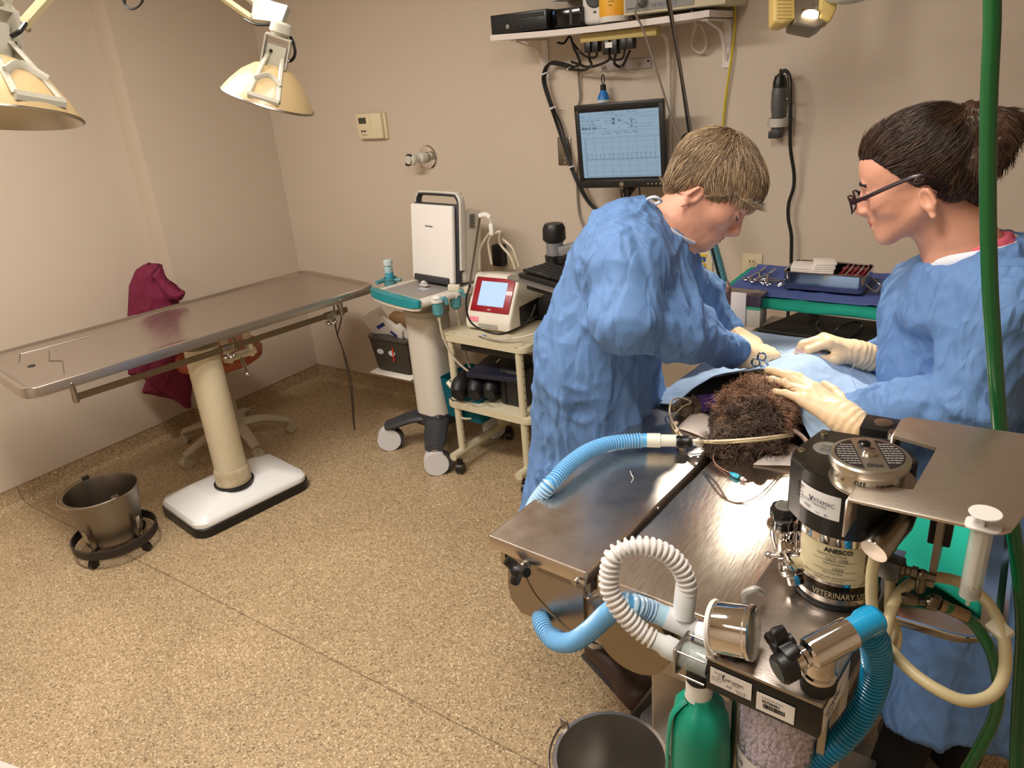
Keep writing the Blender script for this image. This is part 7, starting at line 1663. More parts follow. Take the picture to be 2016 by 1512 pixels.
so = bpy.data.objects.new('surgical_spot', sl_); COL.objects.link(so); so.location = LPx(1594, 28)+ld*.016-CF*.01; so.rotation_euler = (site-so.location).to_track_quat('-Z', 'Y').to_euler()
tag(MB().ball(LPx(1672, -12, .98), .04, (1.6, 1, .6)).tube([LPx(1672, -20, .98), LPx(1700, -120, .98), V(LPx(1700, -120, .98).x, LPx(1700, -120, .98).y, CEIL)], .02, 8).build('light_bowl', mat('bowl_white', (188, 186, 174), .4)), 'pale rounded underside of another light at the top edge, right of the glowing lens', 'lamp')
tag(MB().prism([(x, y) for x, y in ((.3, 0), (.3, .1), (0, .1))], 0, .001).build('x', white), 'x', 'x') if False else None
# pale corner at the bottom left of the photo
q = at(0, 1500, 2, 0.02); tag(MB().prism([(q.x-.12, q.y-.25), (at(40, 1512, 2, .02).x, at(40, 1512, 2, .02).y), (at(0, 1497, 2, .02).x, at(0, 1497, 2, .02).y), (q.x-.2, q.y-.1)], 0, .02).build('floor_mat', mat('mat_white', (210, 204, 196), .6)), 'corner of a white board on the floor at the bottom left', 'board')
# ================================================================ people
RH_ = V(CR.x, CR.y, 0).normalized(); UPZ = V(0, 0, 1)
gown = mat('gown_blue', (96, 134, 186), .72)
def crease_nodes(m, sc, dist, stretch=(1, 1, .6)):
    nt = m.node_tree; b = nt.nodes['Principled BSDF']; tc = nt.nodes.new('ShaderNodeTexCoord'); mp = nt.nodes.new('ShaderNodeMapping'); mp.inputs['Scale'].default_value = stretch
    nt.links.new(tc.outputs['Object'], mp.inputs[0]); prev = None
    w_ = nt.nodes.new('ShaderNodeTexNoise'); w_.inputs['Scale'].default_value = sc*.6; nt.links.new(mp.outputs[0], w_.inputs['Vector'])
    ad = nt.nodes.new('ShaderNodeVectorMath'); ad.operation = 'MULTIPLY_ADD'; ad.inputs[1].default_value = (.10, .10, .10); nt.links.new(w_.outputs['Color'], ad.inputs[0]); nt.links.new(mp.outputs[0], ad.inputs[2])
    for s_, d_, kind in ((sc, dist, 0), (sc*2.7, dist*.5, 0), (sc*9, dist*.10, 1)):
        if kind == 0:
            n = nt.nodes.new('ShaderNodeTexVoronoi'); n.feature = 'DISTANCE_TO_EDGE'; n.inputs['Scale'].default_value = s_; o_ = n.outputs['Distance']
            r = nt.nodes.new('ShaderNodeMapRange'); r.interpolation_type = 'SMOOTHSTEP'; r.inputs[1].default_value = 0; r.inputs[2].default_value = .34; nt.links.new(ad.outputs[0], n.inputs['Vector']); nt.links.new(o_, r.inputs[0]); h = r.outputs[0]
        else:
            n = nt.nodes.new('ShaderNodeTexNoise'); n.inputs['Scale'].default_value = s_; nt.links.new(ad.outputs[0], n.inputs['Vector']); h = n.outputs['Fac']
        bp = nt.nodes.new('ShaderNodeBump'); bp.inputs['Strength'].default_value = .8; bp.inputs['Distance'].default_value = d_; nt.links.new(h, bp.inputs['Height'])
        if prev: nt.links.new(prev, bp.inputs['Normal'])
        prev = bp.outputs[0]
    nt.links.new(prev, b.inputs['Normal'])
crease_nodes(gown, 10, .007, (1, 1, .38))
crease_nodes(MATS['drape_blue'], 6, .004, (1, 1, 1))
glove = mat('latex_glove', (236, 208, 168), .42, sss=.12, bump=(120, .25))
skin = mat('skin_fair', (218, 160, 134), .48, sss=.12, bump=(400, .08))
wbind = mat('gown_binding', (222, 228, 236), .8)

def gown_disp(sc, amp, stretch, s, folds=None):
    def f(P, N):
        w_ = wrinkle(P, sc, stretch, s)*amp+wrinkle(P, sc*2.3, stretch, s+3)*amp*.38
        if folds is not None: w_ = w_+folds(P)
        return w_
    return f

HEAD = lambda: [
    ell((0, -.012, .032), (.076, .096, .084), k=.02), ell((0, .030, -.030), (.058, .060, .076), k=.03), ell((0, .046, .034), (.056, .046, .046), k=.03),
    cap((.050, -.005, -.050), (.020, .066, -.092), .018, .014, k=.03), cap((-.050, -.005, -.050), (-.020, .066, -.092), .018, .014, k=.03), ell((0, .074, -.098), (.020, .017, .015), k=.022),
    cap((-.030, .082, .012), (.030, .082, .012), .009, k=.014), ell((.040, .052, -.032), (.024, .026, .022), k=.025), ell((-.040, .052, -.032), (.024, .026, .022), k=.025),
    ell((0, .070, -.066), (.029, .024, .022), k=.02),
    ell((.030, .100, -.006), (.016, .014, .010), k=.010, op=-1), ell((-.030, .100, -.006), (.016, .014, .010), k=.010, op=-1),
    ell((.030, .0795, -.008), (.0145, .0125, .0115), k=.003), ell((-.030, .0795, -.008), (.0145, .0125, .0115), k=.003),
    cap((0, .082, .004), (0, .096, -.042), .0085, .0130, k=.012), cap((0, .090, .004), (0, .111, -.036), .0062, .0092, k=.010), ell((.0095, .1025, -.040), (.0075, .009, .006), k=.006), ell((-.0095, .1025, -.040), (.0075, .009, .006), k=.006),
    cap((-.018, .089, -.0625), (.018, .089, -.0625), .0052, k=.004), cap((-.015, .0885, -.0735), (.015, .0885, -.0735), .0058, k=.005), cap((-.026, .093, -.068), (.026, .093, -.068), .0016, k=.003, op=-1),
    cap((0, -.02, -.05), (0, -.045, -.125), .052, .050, k=.03)]
def ear_prims(sx, dx=0., dy=0.):
    R = Euler((-.25, 0, sx*.35)).to_matrix(); c = V(sx*(.077+dx), -.016+dy, -.038)
    return [ell(c, (.0080, .0150, .0255), R, k=.008), ell(c+V(sx*.0065, .003, .004), (.0070, .0092, .0165), R, k=.004, op=-1), cap(c+R @ V(sx*.004, -.010, .018), c+R @ V(sx*.004, -.012, -.010), .0035, k=.003), cap(c+R @ V(0, .004, -.026), c+R @ V(sx*.002, .002, -.031), .0055, k=.005), cap(c+R @ V(sx*.003, .010, .0), c+R @ V(sx*.002, .011, -.010), .003, k=.003)]
def xf(prims, M, sc):
    out = []; R3 = M.to_3x3().normalized()
    for q in prims:
        if q[0] == 'c': out.append(('c', tuple(M @ V(*q[1])), tuple(M @ V(*q[2])), q[3]*sc, q[4]*sc, q[5]*sc, q[6]))
        else:
            R = q[3] if q[3] is not None else Matrix.Identity(3); out.append(('e', tuple(M @ V(*q[1])), tuple(v*sc for v in q[2]), R3 @ R, 0, q[5]*sc, q[6]))
    return out
def headframe(c, F, U, sc):
    F = F.normalized(); U = (U-F*U.dot(F)).normalized(); X = F.cross(U)
    return Matrix.Translation(c) @ Matrix(((X.x, F.x, U.x), (X.y, F.y, U.y), (X.z, F.z, U.z))).to_4x4() @ Matrix.Scale(sc, 4)
def on_surface_hair(name, M, cap_mesh, region, n, L, r, m, parent, flow, seed, seg=6, curve=.5, lift=.0):
    """strands that grow out of the hair cap and lie along it"""
    rng = np.random.RandomState(seed); Vc, Nc = cap_mesh; M3 = np.array(M.to_3x3()); t0 = np.array(M.to_translation()); inv = np.linalg.inv(M3)
    p = (Vc-t0)@inv.T; ok = np.where(region(p))[0]; pick = rng.choice(ok, n); N0 = Nc[pick]; W0 = Vc[pick]+N0*rng.uniform(-.0015, .0022, (n, 1))+rng.uniform(-.0015, .0015, (n, 3))
    cl = np.stack([noise(p[pick]*34, seed+4), noise(p[pick]*34, seed+5), noise(p[pick]*34, seed+6)], 1)+rng.normal(size=(n, 3))*.12
    def df(P, t, R_):
        q = (P-t0)@inv.T; f = flow(q, t); f = f/(np.linalg.norm(f, axis=1, keepdims=True)+1e-9)+cl*.32; f = f@M3.T
        f = f-N0*(f*N0).sum(1, keepdims=True); f /= np.linalg.norm(f, axis=1, keepdims=True)+1e-9
        return f+N0*(lift+.12-curve*t)
    strands(name, W0, df, L, r, m, parent, seg, .35, seed)

def glove_hand(name, wrist, fwd, palm_n, side, curls, spread, thumb, parent, sc=1., cuff=None, splay=0., vox=.0026, lens=None):
    """five separate fingers; side = direction of the thumb; palm_n points out of the palm"""
    f = fwd.normalized(); n = (palm_n-f*palm_n.dot(f)).normalized(); s = (side-f*side.dot(f)-n*side.dot(n)).normalized()
    W = lambda a, b, c: wrist+f*(a*sc)+s*(b*sc)+n*(c*sc)
    pr = [cap(W(-.03, 0, 0), W(.015, 0, 0), .026*sc, .027*sc, k=.015)]
    bases = [(.088, .027, 0), (.092, .0085, -.002), (.088, -.011, -.001), (.078, -.029, .003)]
    for b in bases: pr.append(cap(W(.010, b[1]*.55, .002), W(b[0]-.006, b[1], b[2]), .0165*sc, .0125*sc, k=.016*sc))
    lens = lens or [(.044, .026, .021), (.049, .030, .022), (.045, .028, .021), (.035, .021, .019)]
    rr_ = [.0098, .0100, .0096, .0086]
    for i, b in enumerate(bases):
        p = W(*b); a = 0.; lat = math.radians(spread[i])
        for j in range(3):
            a += math.radians(curls[i][j]); d = (f*math.cos(lat)+s*math.sin(lat))*math.cos(a)+n*math.sin(a); L = lens[i][j]*sc
            q = p+d*L; r0 = rr_[i]*(1-.08*j)*sc; pr.append(cap(p, q, r0, r0*.93, k=.0035*sc if j else .008*sc)); pr.append(ell(p, (r0*1.06,)*3, k=.003)); p = q
    p = W(.022, .026, .006); pts = [p]
    for (d1, d2, d3), L in zip(thumb, (.042, .032, .026)): d = (f*d1+s*d2+n*d3).normalized(); pts.append(pts[-1]+d*L*sc)
    pr.append(cap(W(.012, .012, .004), pts[1], .0175*sc, .0135*sc, k=.016*sc)); pr.append(cap(pts[1], pts[2], .0115*sc, .0108*sc, k=.006*sc)); pr.append(cap(pts[2], pts[3], .0108*sc, .0092*sc, k=.004*sc))
    if cuff is not None: pr.append(cap(cuff, W(-.01, 0, 0), .031*sc, .028*sc, k=.02))
    def dsp(P, N): 
        t = (P-np.array(wrist))@np.array(f); return wrinkle(P, 30, (1, 1, 1), 5)*.0011+np.sin(t*420+noise(P*40)*3)*.0007*np.clip(1-t/.05, 0, 1)
    o = sdf_obj(name, pr, vox, glove, parent, disp=dsp, smooth=2)
    return [W(*b) for b in bases], pts, o

# ---------------------------------------------------------------- surgeon (left of the table)
D1_ = 1.66
P1 = thing('person', 'person with short grey-blond hair in a blue gown, bending over the table from the left', 'person', V(-.86, 1.52, 0))
hp = pp(1399, 371, D1_); a42 = math.radians(44)
F1 = (RH_*math.cos(a42)-UPZ*math.sin(a42)-NH*.30).normalized(); U1 = (RH_*math.sin(a42)+UPZ*math.cos(a42))
HS1 = .96; M1 = headframe(hp, F1, U1, HS1)
nb1 = pp(1292, 452, D1_+.0); nb2 = pp(1332, 420, D1_)
hpr = xf(HEAD()[:-1], M1, HS1)
hpr += [cap(pp(1356, 398, D1_), pp(1322, 442, D1_), .048, .051, k=.03), cap(pp(1322, 442, D1_), pp(1262, 500, D1_), .051, .085, k=.03), cap(pp(1390, 462, D1_), pp(1345, 470, D1_), .018, .044, k=.03)]+xf(ear_prims(1)+ear_prims(-1), M1, HS1)
def skin_noise(P, N): return fbm(P*60, 2, 3)*.0005
hb = surface_net(hpr, .0027, smooth=1)
hbV = hb[0]+vnormals(*hb)*skin_noise(hb[0], None)[:, None]
mesh_np('body', hbV, hb[1], skin, P1)
# face details
lipm = mat('lips', (190, 108, 96), .45)
def face_bits(M, sc, P, hairc, prot):
    W = lambda *a: M @ V(*a)
    for sx in (-1, 1):
        MB().tube([W(sx*.016, .0945, .014), W(sx*.030, .0935, .0185), W(sx*.044, .082, .013)], .0026*sc, 6, n=10, sq=(1, 1.6)).build('eyebrow', hairc, P)
        MB().tube([W(sx*.017, .0905, -.0105), W(sx*.026, .0925, -.0155), W(sx*.036, .090, -.0145), W(sx*.044, .082, -.0095)], .0011*sc, 5, n=12).build('eyelashes', mat('lash', (60, 40, 32), .8), P)
        MB().tube([W(sx*.017, .0900, -.003), W(sx*.029, .0925, .0005), W(sx*.043, .084, -.003)], .0007*sc, 5, n=12).build('eyelid_crease', mat('crease', (170, 110, 92), .6), P)
        MB().ball(W(sx*.0080, .1030, -.0465), .0026*sc).build('nostril', mat('nostril_dark', (90, 40, 34), .8), P)
    MB().tube([W(-.019, .0870, -.0655), W(-.008, .0950, -.0630), W(0, .0955, -.0640), W(.008, .0950, -.0630), W(.019, .0870, -.0655)], lambda u: .0018+.0028*math.sin(PI*u), 8, n=16, sq=(1, 1)).build('upper_lip', lipm, P)
    MB().tube([W(-.017, .0865, -.0705), W(0, .0945, -.0725), W(.017, .0865, -.0705)], lambda u: .0018+.0034*math.sin(PI*u), 8, n=16).build('lower_lip', lipm, P)
hm1 = mat('hair_ash', (150, 127, 100), .5); hm1b = mat('hair_blond', (200, 174, 138), .45); hm1c = mat('hair_shade', (112, 92, 72), .55); hmg = mat('hair_grey', (196, 184, 166), .45)
face_bits(M1, HS1, P1, mat('brow_light', (168, 128, 100), .7), None)
# hair cap (under the strands)
def hairline(y): return np.where(y > .045, .012+.35*(y-.045), np.where(y > .002, -.035+1.05*y, -.060))
def hair_region(p):    # head coordinates: hairline over the brow, round the ear, to the nape
    x, y, z = p[:, 0], p[:, 1], p[:, 2]
    ear = (np.abs(x) > .05) & (y > -.034) & (y < .006) & (z < -.010)
    return (z > hairline(y)) & ~ear
ec = ((0, -.012, .034), (.0885, .1085, .0965))
hc1 = [ell(ec[0], (.0845, .1045, .0925), k=.01), ell((0, .040, .055), (.060, .052, .045), k=.03), ell((0, -.058, -.022), (.056, .038, .046), k=.03)]
def hpost(P, d):
    inv = np.linalg.inv(np.array(M1)); p = P@inv[:3, :3].T+inv[:3, 3]; x, y, z = p.T
    line = hairline(y)+.004-z
    lim = np.maximum(line, -.2)*HS1
    e_ = -(np.sqrt(((np.abs(x)-.085)/.035)**2+((y+.016)/.021)**2+((z+.040)/.032)**2)-1)*.02
    return np.maximum(np.maximum(d, lim), e_)
hcV, hcF = surface_net(xf(hc1, M1, HS1), .0036, hpost, 1); hcN = vnormals(hcV, hcF); mesh_np('hair', hcV.copy(), hcF, hm1c, P1); HC1 = (hcV, hcN)
def flow1(p, t):
    d = p-np.array([0, -.075, .100]); f = d.copy(); f[:, 2] -= .06+.05*t; f[:, 1] += np.where(p[:, 1] > -.02, .05, -.03); return f
def over_cap(p): return hair_region(p)
for nm_, n_, mm_, sd_ in (('hair_strands', 6500, hm1, 1), ('hair_blond_strands', 3200, hm1b, 2), ('hair_dark_strands', 2400, hm1c, 3), ):
    on_surface_hair(nm_, M1, HC1, over_cap, n_, .030, .00075, mm_, P1, flow1, sd_)
on_surface_hair('hair_grey_strands', M1, HC1, lambda p: (p[:, 1] > .01) & (p[:, 2] < hairline(p[:, 1])+.035), 900, .024, .0007, hmg, P1, flow1, 9)
on_surface_hair('fringe', M1, HC1, lambda p: (p[:, 1] > .045) & (p[:, 2] < hairline(p[:, 1])+.03), 1100, .030, .0008, hm1b, P1, flow1, 12, curve=.15, lift=.05)

# gown
def q_(x, y, D): return pp(x, y, D)
gp = [cap(q_(1245, 478, 1.66), q_(1262, 505, 1.66), .085, .09, k=.03),
      cap(q_(1240, 462, 1.60), q_(1240, 470, 1.80), .070, .070, k=.05),
      cap(q_(1225, 520, 1.60), q_(1165, 700, 1.62), .115, .125, k=.05), cap(q_(1235, 520, 1.76), q_(1180, 700, 1.74), .11, .12, k=.05),
      cap(q_(1165, 700, 1.62), q_(1170, 800, 1.64), .125, .135, k=.05), cap(q_(1200, 700, 1.70), q_(1200, 800, 1.70), .115, .12, k=.05),
      cap(q_(1300, 520, 1.66), q_(1290, 600, 1.66), .075, .10, k=.05), cap(q_(1340, 520, 1.68), q_(1345, 545, 1.70), .035, .05, k=.04)]
hipc = q_(1172, 800, 1.64)
gp += [cap(hipc, V(hipc.x-.035, hipc.y-.05, .50), .135, .145, k=.05), cap(q_(1215, 800, 1.70), V(hipc.x+.02, hipc.y+.03, .50), .11, .12, k=.05), cap(V(hipc.x-.035, hipc.y-.05, .50), V(hipc.x-.02, hipc.y-.02, .30), .145, .15, k=.04)]
# right arm (near side)
sR, eR, wR = q_(1238, 510, 1.52), q_(1226, 622, 1.44), q_(1440, 694, 1.62)
gp += [cap(sR, eR, .078, .066, k=.04), cap(eR, q_(1330, 655, 1.50), .064, .060, k=.03), cap(q_(1330, 650, 1.50), wR, .058, .037, k=.03), cap(sR, q_(1310, 590, 1.56), .07, .06, k=.05), cap(q_(1310, 590, 1.56), q_(1370, 640, 1.56), .055, .045, k=.04)]
sL, eL, wL = q_(1290, 500, 1.82), q_(1368, 575, 1.88), q_(1425, 648, 1.86)
gp2 = [cap(sL, eL, .065, .058, k=.04), cap(eL, wL, .055, .040, k=.03)]
def sleeve_folds(P):
    a = np.array(eR); b = np.array(wR); ab = b-a; t = ((P-a)@ab)/(ab@ab); w_ = np.clip(t*1.6, 0, 1)*np.clip((1.1-t)*4, 0, 1)
    d = np.linalg.norm(P-a-np.clip(t, 0, 1)[:, None]*ab, axis=1); w_ = w_*(d < .09)
    return np.sin(t*34+noise(P*14)*4)*.0035*w_
def skirt_folds(P):
    z = P[:, 2]; w_ = np.clip((1.0-z)/.3, 0, 1); a = np.arctan2(P[:, 1]-hipc.y, P[:, 0]-hipc.x); return (1-np.abs(noise(np.stack([a*5, z*1.2, z*0+3], 1))))**2*.022*w_-.008*w_
neck_c = q_(1322, 432, 1.66); neck_ax = (q_(1355, 395, 1.66)-q_(1300, 470, 1.66)).normalized()
def neckcut(P, d):
    """opening at the neck, a thin collar edge"""
    v = P-np.array(neck_c); h = v@np.array(neck_ax); r_ = np.linalg.norm(v-h[:, None]*np.array(neck_ax), axis=1)
    return np.maximum(d, -np.maximum(r_-.067, -h-.012))
gV, gF = surface_net(gp+gp2, .006, post=neckcut, smooth=2)
gN = vnormals(gV, gF); 
def crisp(P, sc, st, s_):
    Q = P*np.array(st)*sc; wv = np.stack([noise(Q*.6+3, s_), noise(Q*.6+9, s_+1), noise(Q*.6+15, s_+2)], 1); return (1-np.abs(noise(Q+wv*.9, s_+3)))**9+.6*(1-np.abs(noise(Q*1.9+wv*1.5, s_+4)))**9
gd = wrinkle(gV, 7.5, (1, 1, .5), 3, 3)*.010+wrinkle(gV, 17, (1, 1, .6), 8, 3)*.004+crisp(gV, 9, (1, 1, .5), 40)*.008+sleeve_folds(gV)+skirt_folds(gV)
gV = gV+gN*gd[:, None]
mesh_np('gown', gV, gF, gown, P1, cut=lambda v: v[:, 2] > .33)
# neck binding of the gown
ring = []
nx = neck_ax.cross(NH).normalized(); ny = NH
for k in range(33):
    a = 2*PI*k/32; ring.append(neck_c+neck_ax*(-.006+.012*math.sin(a))+nx*(.071*math.cos(a))+ny*(.076*math.sin(a)))
MB().tube(ring, .0042, 8, caps=False, sq=(1, 1.8)).build('gown_neckband', wbind, P1)
tie = [q_(1284, 402, 1.60), q_(1275, 392, 1.585), q_(1290, 388, 1.57), q_(1302, 396, 1.58), q_(1290, 402, 1.59)]
MB().tube(tie, .0032, 6, n=24).build('neck_tie', wbind, P1)
# hands of the surgeon
wr = q_(1462, 698, 1.63); kn = q_(1530, 690, 1.68)
b1, t1, _o = glove_hand('gloved_hand', wr, kn-wr, V(0, 0, -1)+NH*.2, -NH*1.0+V(0, 0, -.2), [(58, 72, 40), (62, 74, 44), (64, 74, 46), (66, 72, 46)], (3, 0, -2, -5), [(.8, .5, .55), (.9, -.1, .5), (.8, -.4, .4)], P1, .96, cuff=q_(1448, 697, 1.625))
wl = q_(1432, 652, 1.85); kl = q_(1490, 680, 1.80)
glove_hand('gloved_hand', wl, kl-wl, V(0, 0, -1), NH*-1.0, [(30, 40, 25), (34, 44, 25), (36, 44, 25), (40, 44, 25)], (4, 1, -2, -6), [(.8, .6, .4), (.9, .1, .4), (.9, -.1, .3)], P1, .98, cuff=q_(1415, 640, 1.86))
# trousers and clogs
trm = mat('scrub_trouser', (40, 60, 96), .85)
lf = at(1225, 1320, 2, .04); 
for i, (fx_, fy_) in enumerate(((lf.x-.01, lf.y-.005), (lf.x-.10, lf.y+.20))):
    toe = V(.80, -.42, 0).normalized() if i == 0 else V(.95, -.1, 0).normalized(); hx = V(fx_, fy_, 0); heel = hx-toe*.10
    clog = [cap(heel+V(0, 0, .045), hx+toe*.10+V(0, 0, .032), .040, .040, k=.02), ell(hx+toe*.08+V(0, 0, .035), (.052, .050, .036), k=.03), cap(heel+V(0, 0, .04), heel+V(0, 0, .075), .036, .036, k=.02)]
    def fp(P, d, heel=heel): 
        v = P-np.array(heel+V(0, 0, .11)); op_ = -(np.linalg.norm(v*np.array([1, 1, .8]), axis=1)-.048)
        return np.maximum(np.maximum(d, op_), .004-P[:, 2])
    sdf_obj('clog', clog, .005, mat('clog_brown', (64, 44, 36), .5, bump=(60, .2)), P1, post=fp)
    MB().tube([heel-toe*.035+V(0, 0, .010), hx+V(0, 0, .010), hx+toe*.125+V(0, 0, .012)], .018, 8, n=12, sq=(2.4, .55)).build('clog_sole', mat('sole_dark', (44, 36, 32), .7), P1)
    MB().cyl(heel+toe*.0+V(0, 0, .05), heel+V(0, 0, .16), .034, .036).build('sock', mat('sock_white', (214, 208, 198), .85, bump=(200, .4)), P1)
    MB().cyl(heel+V(0, 0, .13), V(hipc.x+(.03 if i == 0 else -.03), hipc.y+(-.05 if i == 0 else .08), .55), .058, .075, seg=24).build('trouser_leg', trm, P1)
# needle holder in the right hand
n0, n1 = q_(1492, 706, 1.575), q_(1535, 746, 1.585)
nh = thing('needle_holder', 'steel needle holder in the gloved right hand of the bending surgeon', 'surgical tool', (n0+n1)/2)
dd_ = (n1-n0).normalized(); ss_ = dd_.cross(NH).normalized()
for sg in (-1, 1):
    rc = n0+ss_*(sg*.009)+dd_*.004; MB().tube([rc+(dd_*math.cos(2*PI*k/16)*1.3+ss_*math.sin(2*PI*k/16))*.0085 for k in range(17)], .0024, 6, caps=False).build('finger_ring', psteel, nh)
    MB().tube([rc+dd_*.010, n0.lerp(n1, .45)+ss_*sg*.0035, n0.lerp(n1, .7), n1-ss_*sg*.003], lambda u_: .0032-.0010*u_, 6, n=12).build('arm', psteel, nh)

# ---------------------------------------------------------------- assistant (right of the table)
D2_ = 1.42
P2 = thing('person', 'person with dark ponytail and glasses in a blue gown at the right', 'person', V(.05, 1.5, 0))
hp2 = pp(1806, 347, D2_); a25 = math.radians(17)
fh = (-RH_*math.cos(math.radians(31))+NH*math.sin(math.radians(31))).normalized()
F2 = fh*math.cos(a25)-UPZ*math.sin(a25); U2 = fh*math.sin(a25)+UPZ*math.cos(a25)
HS2 = .98; M2 = headframe(hp2, F2, U2, HS2)
hpr = xf(HEAD()[:-1], M2, HS2)
hpr += [cap(pp(1838, 385, D2_-.01), pp(1885, 470, D2_-.02), .052, .056, k=.03), cap(pp(1885, 470, D2_-.02), pp(1910, 545, D2_-.03), .056, .09, k=.04)]+xf(ear_prims(1)+ear_prims(-1), M2, HS2)
hb = surface_net(hpr, .0027, smooth=1)
mesh_np('body', hb[0]+vnormals(*hb)*skin_noise(hb[0], None)[:, None], hb[1], skin, P2)
brown = mat('hair_brown', (66, 46, 34), .42); brownb = mat('hair_brown_light', (104, 76, 56), .4); brownd = mat('hair_brown_dark', (38, 26, 20), .5)
face_bits(M2, HS2, P2, brownd, None)
ec2 = ((0, -.014, .034), (.0820, .1020, .0905))
tailc = np.array([0.0, -.105, .098]); # where the hair is gathered (head coordinates)
invM2 = M2.inverted(); 
def proj(p): d = p-CPOS; z = d.dot(CF); return 1008+FPX*d.dot(CR)/z, 756-FPX*d.dot(CU)/z
best = min((math.hypot(proj(M2 @ V(0, -.014-.104*math.cos(t_), .034+.092*math.sin(t_)))[0]-1887, proj(M2 @ V(0, -.014-.104*math.cos(t_), .034+.092*math.sin(t_)))[1]-256), t_) for t_ in np.linspace(-.3, 1.5, 60))
tailc = np.array((0.0, -.014-.104*math.cos(best[1]), .034+.092*math.sin(best[1]))); TD = (M2 @ V(*tailc)).dot(NH)
def hl2(y): return np.where(y > -.004, np.minimum(-.012+1.15*np.maximum(y, 0), .060), -.062)
def hpost2(P, d):
    inv = np.linalg.inv(np.array(M2)); p = P@inv[:3, :3].T+inv[:3, 3]; x, y, z = p.T
    line = hl2(y)-z
    e_ = -(np.sqrt(((np.abs(x)-.088)/.036)**2+((y+.014)/.023)**2+((z+.038)/.034)**2)-1)*.02
    return np.maximum(np.maximum(d, line*HS2), e_)
hc2 = [ell(ec2[0], (.0805, .1005, .089), k=.01), ell((0, .036, .052), (.057, .050, .042), k=.03), ell((0, -.060, -.025), (.056, .040, .050), k=.03)]
def comb2(P, N):
    inv = np.linalg.inv(np.array(M2)); p = P@inv[:3, :3].T+inv[:3, 3]; v = p-tailc; v /= np.linalg.norm(v, axis=1, keepdims=True); return (1-np.abs(noise(v*34, 4)))**2*.0016-.001
hcV, hcF = surface_net(xf(hc2, M2, HS2), .0034, hpost2, 1); hcN = vnormals(hcV, hcF); hcV = hcV+hcN*comb2(hcV, None)[:, None]; mesh_np('hair', hcV.copy(), hcF, brownd, P2); HC2 = (hcV, hcN)
def reg2(p):
    x, y, z = p.T
    return (z > hl2(y)+.006) & ~((np.abs(x) > .05) & (y > -.036) & (y < .010) & (z < -.006))
flow2 = lambda p, t: (tailc-p)*4
for nm_, n_, mm_, sd_, L_ in (('hair_strands', 3800, brown, 21, .07), ('hair_light_strands', 1500, brownb, 22, .07), ('hair_dark_strands', 1500, brownd, 23, .06)):
    on_surface_hair(nm_, M2, HC2, reg2, int(n_*1.7), .036, .0007, mm_, P2, flow2, sd_, curve=.35)
# ponytail
T0 = M2 @ V(*tailc); T1 = pp(1925, 248, TD-.02); T2 = pp(1962, 262, TD-.03); T3 = pp(1968, 298, TD-.03)
pt = [cap(T0, T1, .015, .030, k=.02), cap(T1, T2, .030, .036, k=.02), cap(T2, T3, .036, .020, k=.02), cap(T0+V(0, 0, -.006), pp(1912, 325, TD-.02), .016, .036, k=.03), cap(pp(1912, 325, TD-.02), pp(1912, 385, TD-.01), .034, .016, k=.03)]
tV, tF = surface_net(pt, .0045, smooth=2); tN = vnormals(tV, tF)
def comb3(P): v = P-np.array(T0); v /= np.linalg.norm(v, axis=1, keepdims=True); return (1-np.abs(noise(v*26, 9)))**2*.006-.002
mesh_np('ponytail', tV+tN*comb3(tV)[:, None], tF, brown, P2)
sel = rng.choice(len(tV), 2600); 
for nm_, sl_i, mm_ in (('ponytail_strands', slice(0, 1700), brown), ('ponytail_light_strands', slice(1700, 2600), brownb)):
    R0 = tV[sel[sl_i]]; tn_ = tN[sel[sl_i]]; 
    def dfp(P, t, R_): v = P-np.array(T0); v /= np.linalg.norm(v, axis=1, keepdims=True); v = v-tn_*(v*tn_).sum(1, keepdims=True)*.9; return v+np.array([0, 0, -.25*t])+np.stack([noise(R_*40, 1), noise(R_*40, 2), noise(R_*40, 3)], 1)*.3
    strands(nm_, R0, dfp, .022, .0008, mm_, P2, 5, .5, 31)
MB().lathe([(.014, -.006), (.018, -.004), (.018, .004), (.014, .006)], T0, (T1-T0), 24).build('hair_tie', mat('hair_tie_black', (16, 26, 28), .7, bump=(300, .5)), P2)
# glasses
frm = mat('glasses_frame', (38, 18, 28), .25); W2 = lambda *a: M2 @ V(*a)
GLS = thing('glasses', 'dark framed glasses worn low by the person with the ponytail', 'glasses', W2(0, .12, -.02))
for sx in (-1, 1):
    rim = [W2(sx*(.031+.025*math.copysign(abs(math.cos(a))**.7, math.cos(a))), .120-.006*abs(math.cos(a)) - .010*(sx*math.cos(a) > 0 and 1 or 0)*0, -.016+.0165*math.copysign(abs(math.sin(a))**.7, math.sin(a))) for a in [2*PI*k/32 for k in range(33)]]
    MB().tube(rim, .0019*HS2, 6, caps=False).build('rim', frm, GLS)
    c_ = W2(sx*.031, .120, -.016); mb = MB(); vs = [mb._v(p_) for p_ in rim[:-1]]; mb.bm.faces.new(vs); mb.build('lens', mat('lens_clear', (214, 226, 230), .05, alpha=.25, coat=.8), GLS)
    MB().tube([W2(sx*.056, .114, -.010), W2(sx*.076, .085, -.004), W2(sx*.083, .02, .008), W2(sx*.084, -.012, .010), W2(sx*.082, -.035, .0)], lambda u_: .0034-.0012*u_, 6, n=20, sq=(.6, 1.5)).build('temple', frm, GLS)
MB().tube([W2(-.007, .119, -.012), W2(0, .122, -.009), W2(.007, .119, -.012)], .0017, 6, n=8).build('bridge', frm, GLS)
for sx in (-1,):
    for a0 in ((.0, .0), (.003, -.004)): MB().tube([W2(sx*(.086+.003*math.cos(k)), -.012+a0[0]+.008*math.cos(k), .006+a0[1]+.004*math.sin(k)) for k in [2*PI*i/14 for i in range(15)]], .0006, 5, caps=False).build('earring', satin, P2)
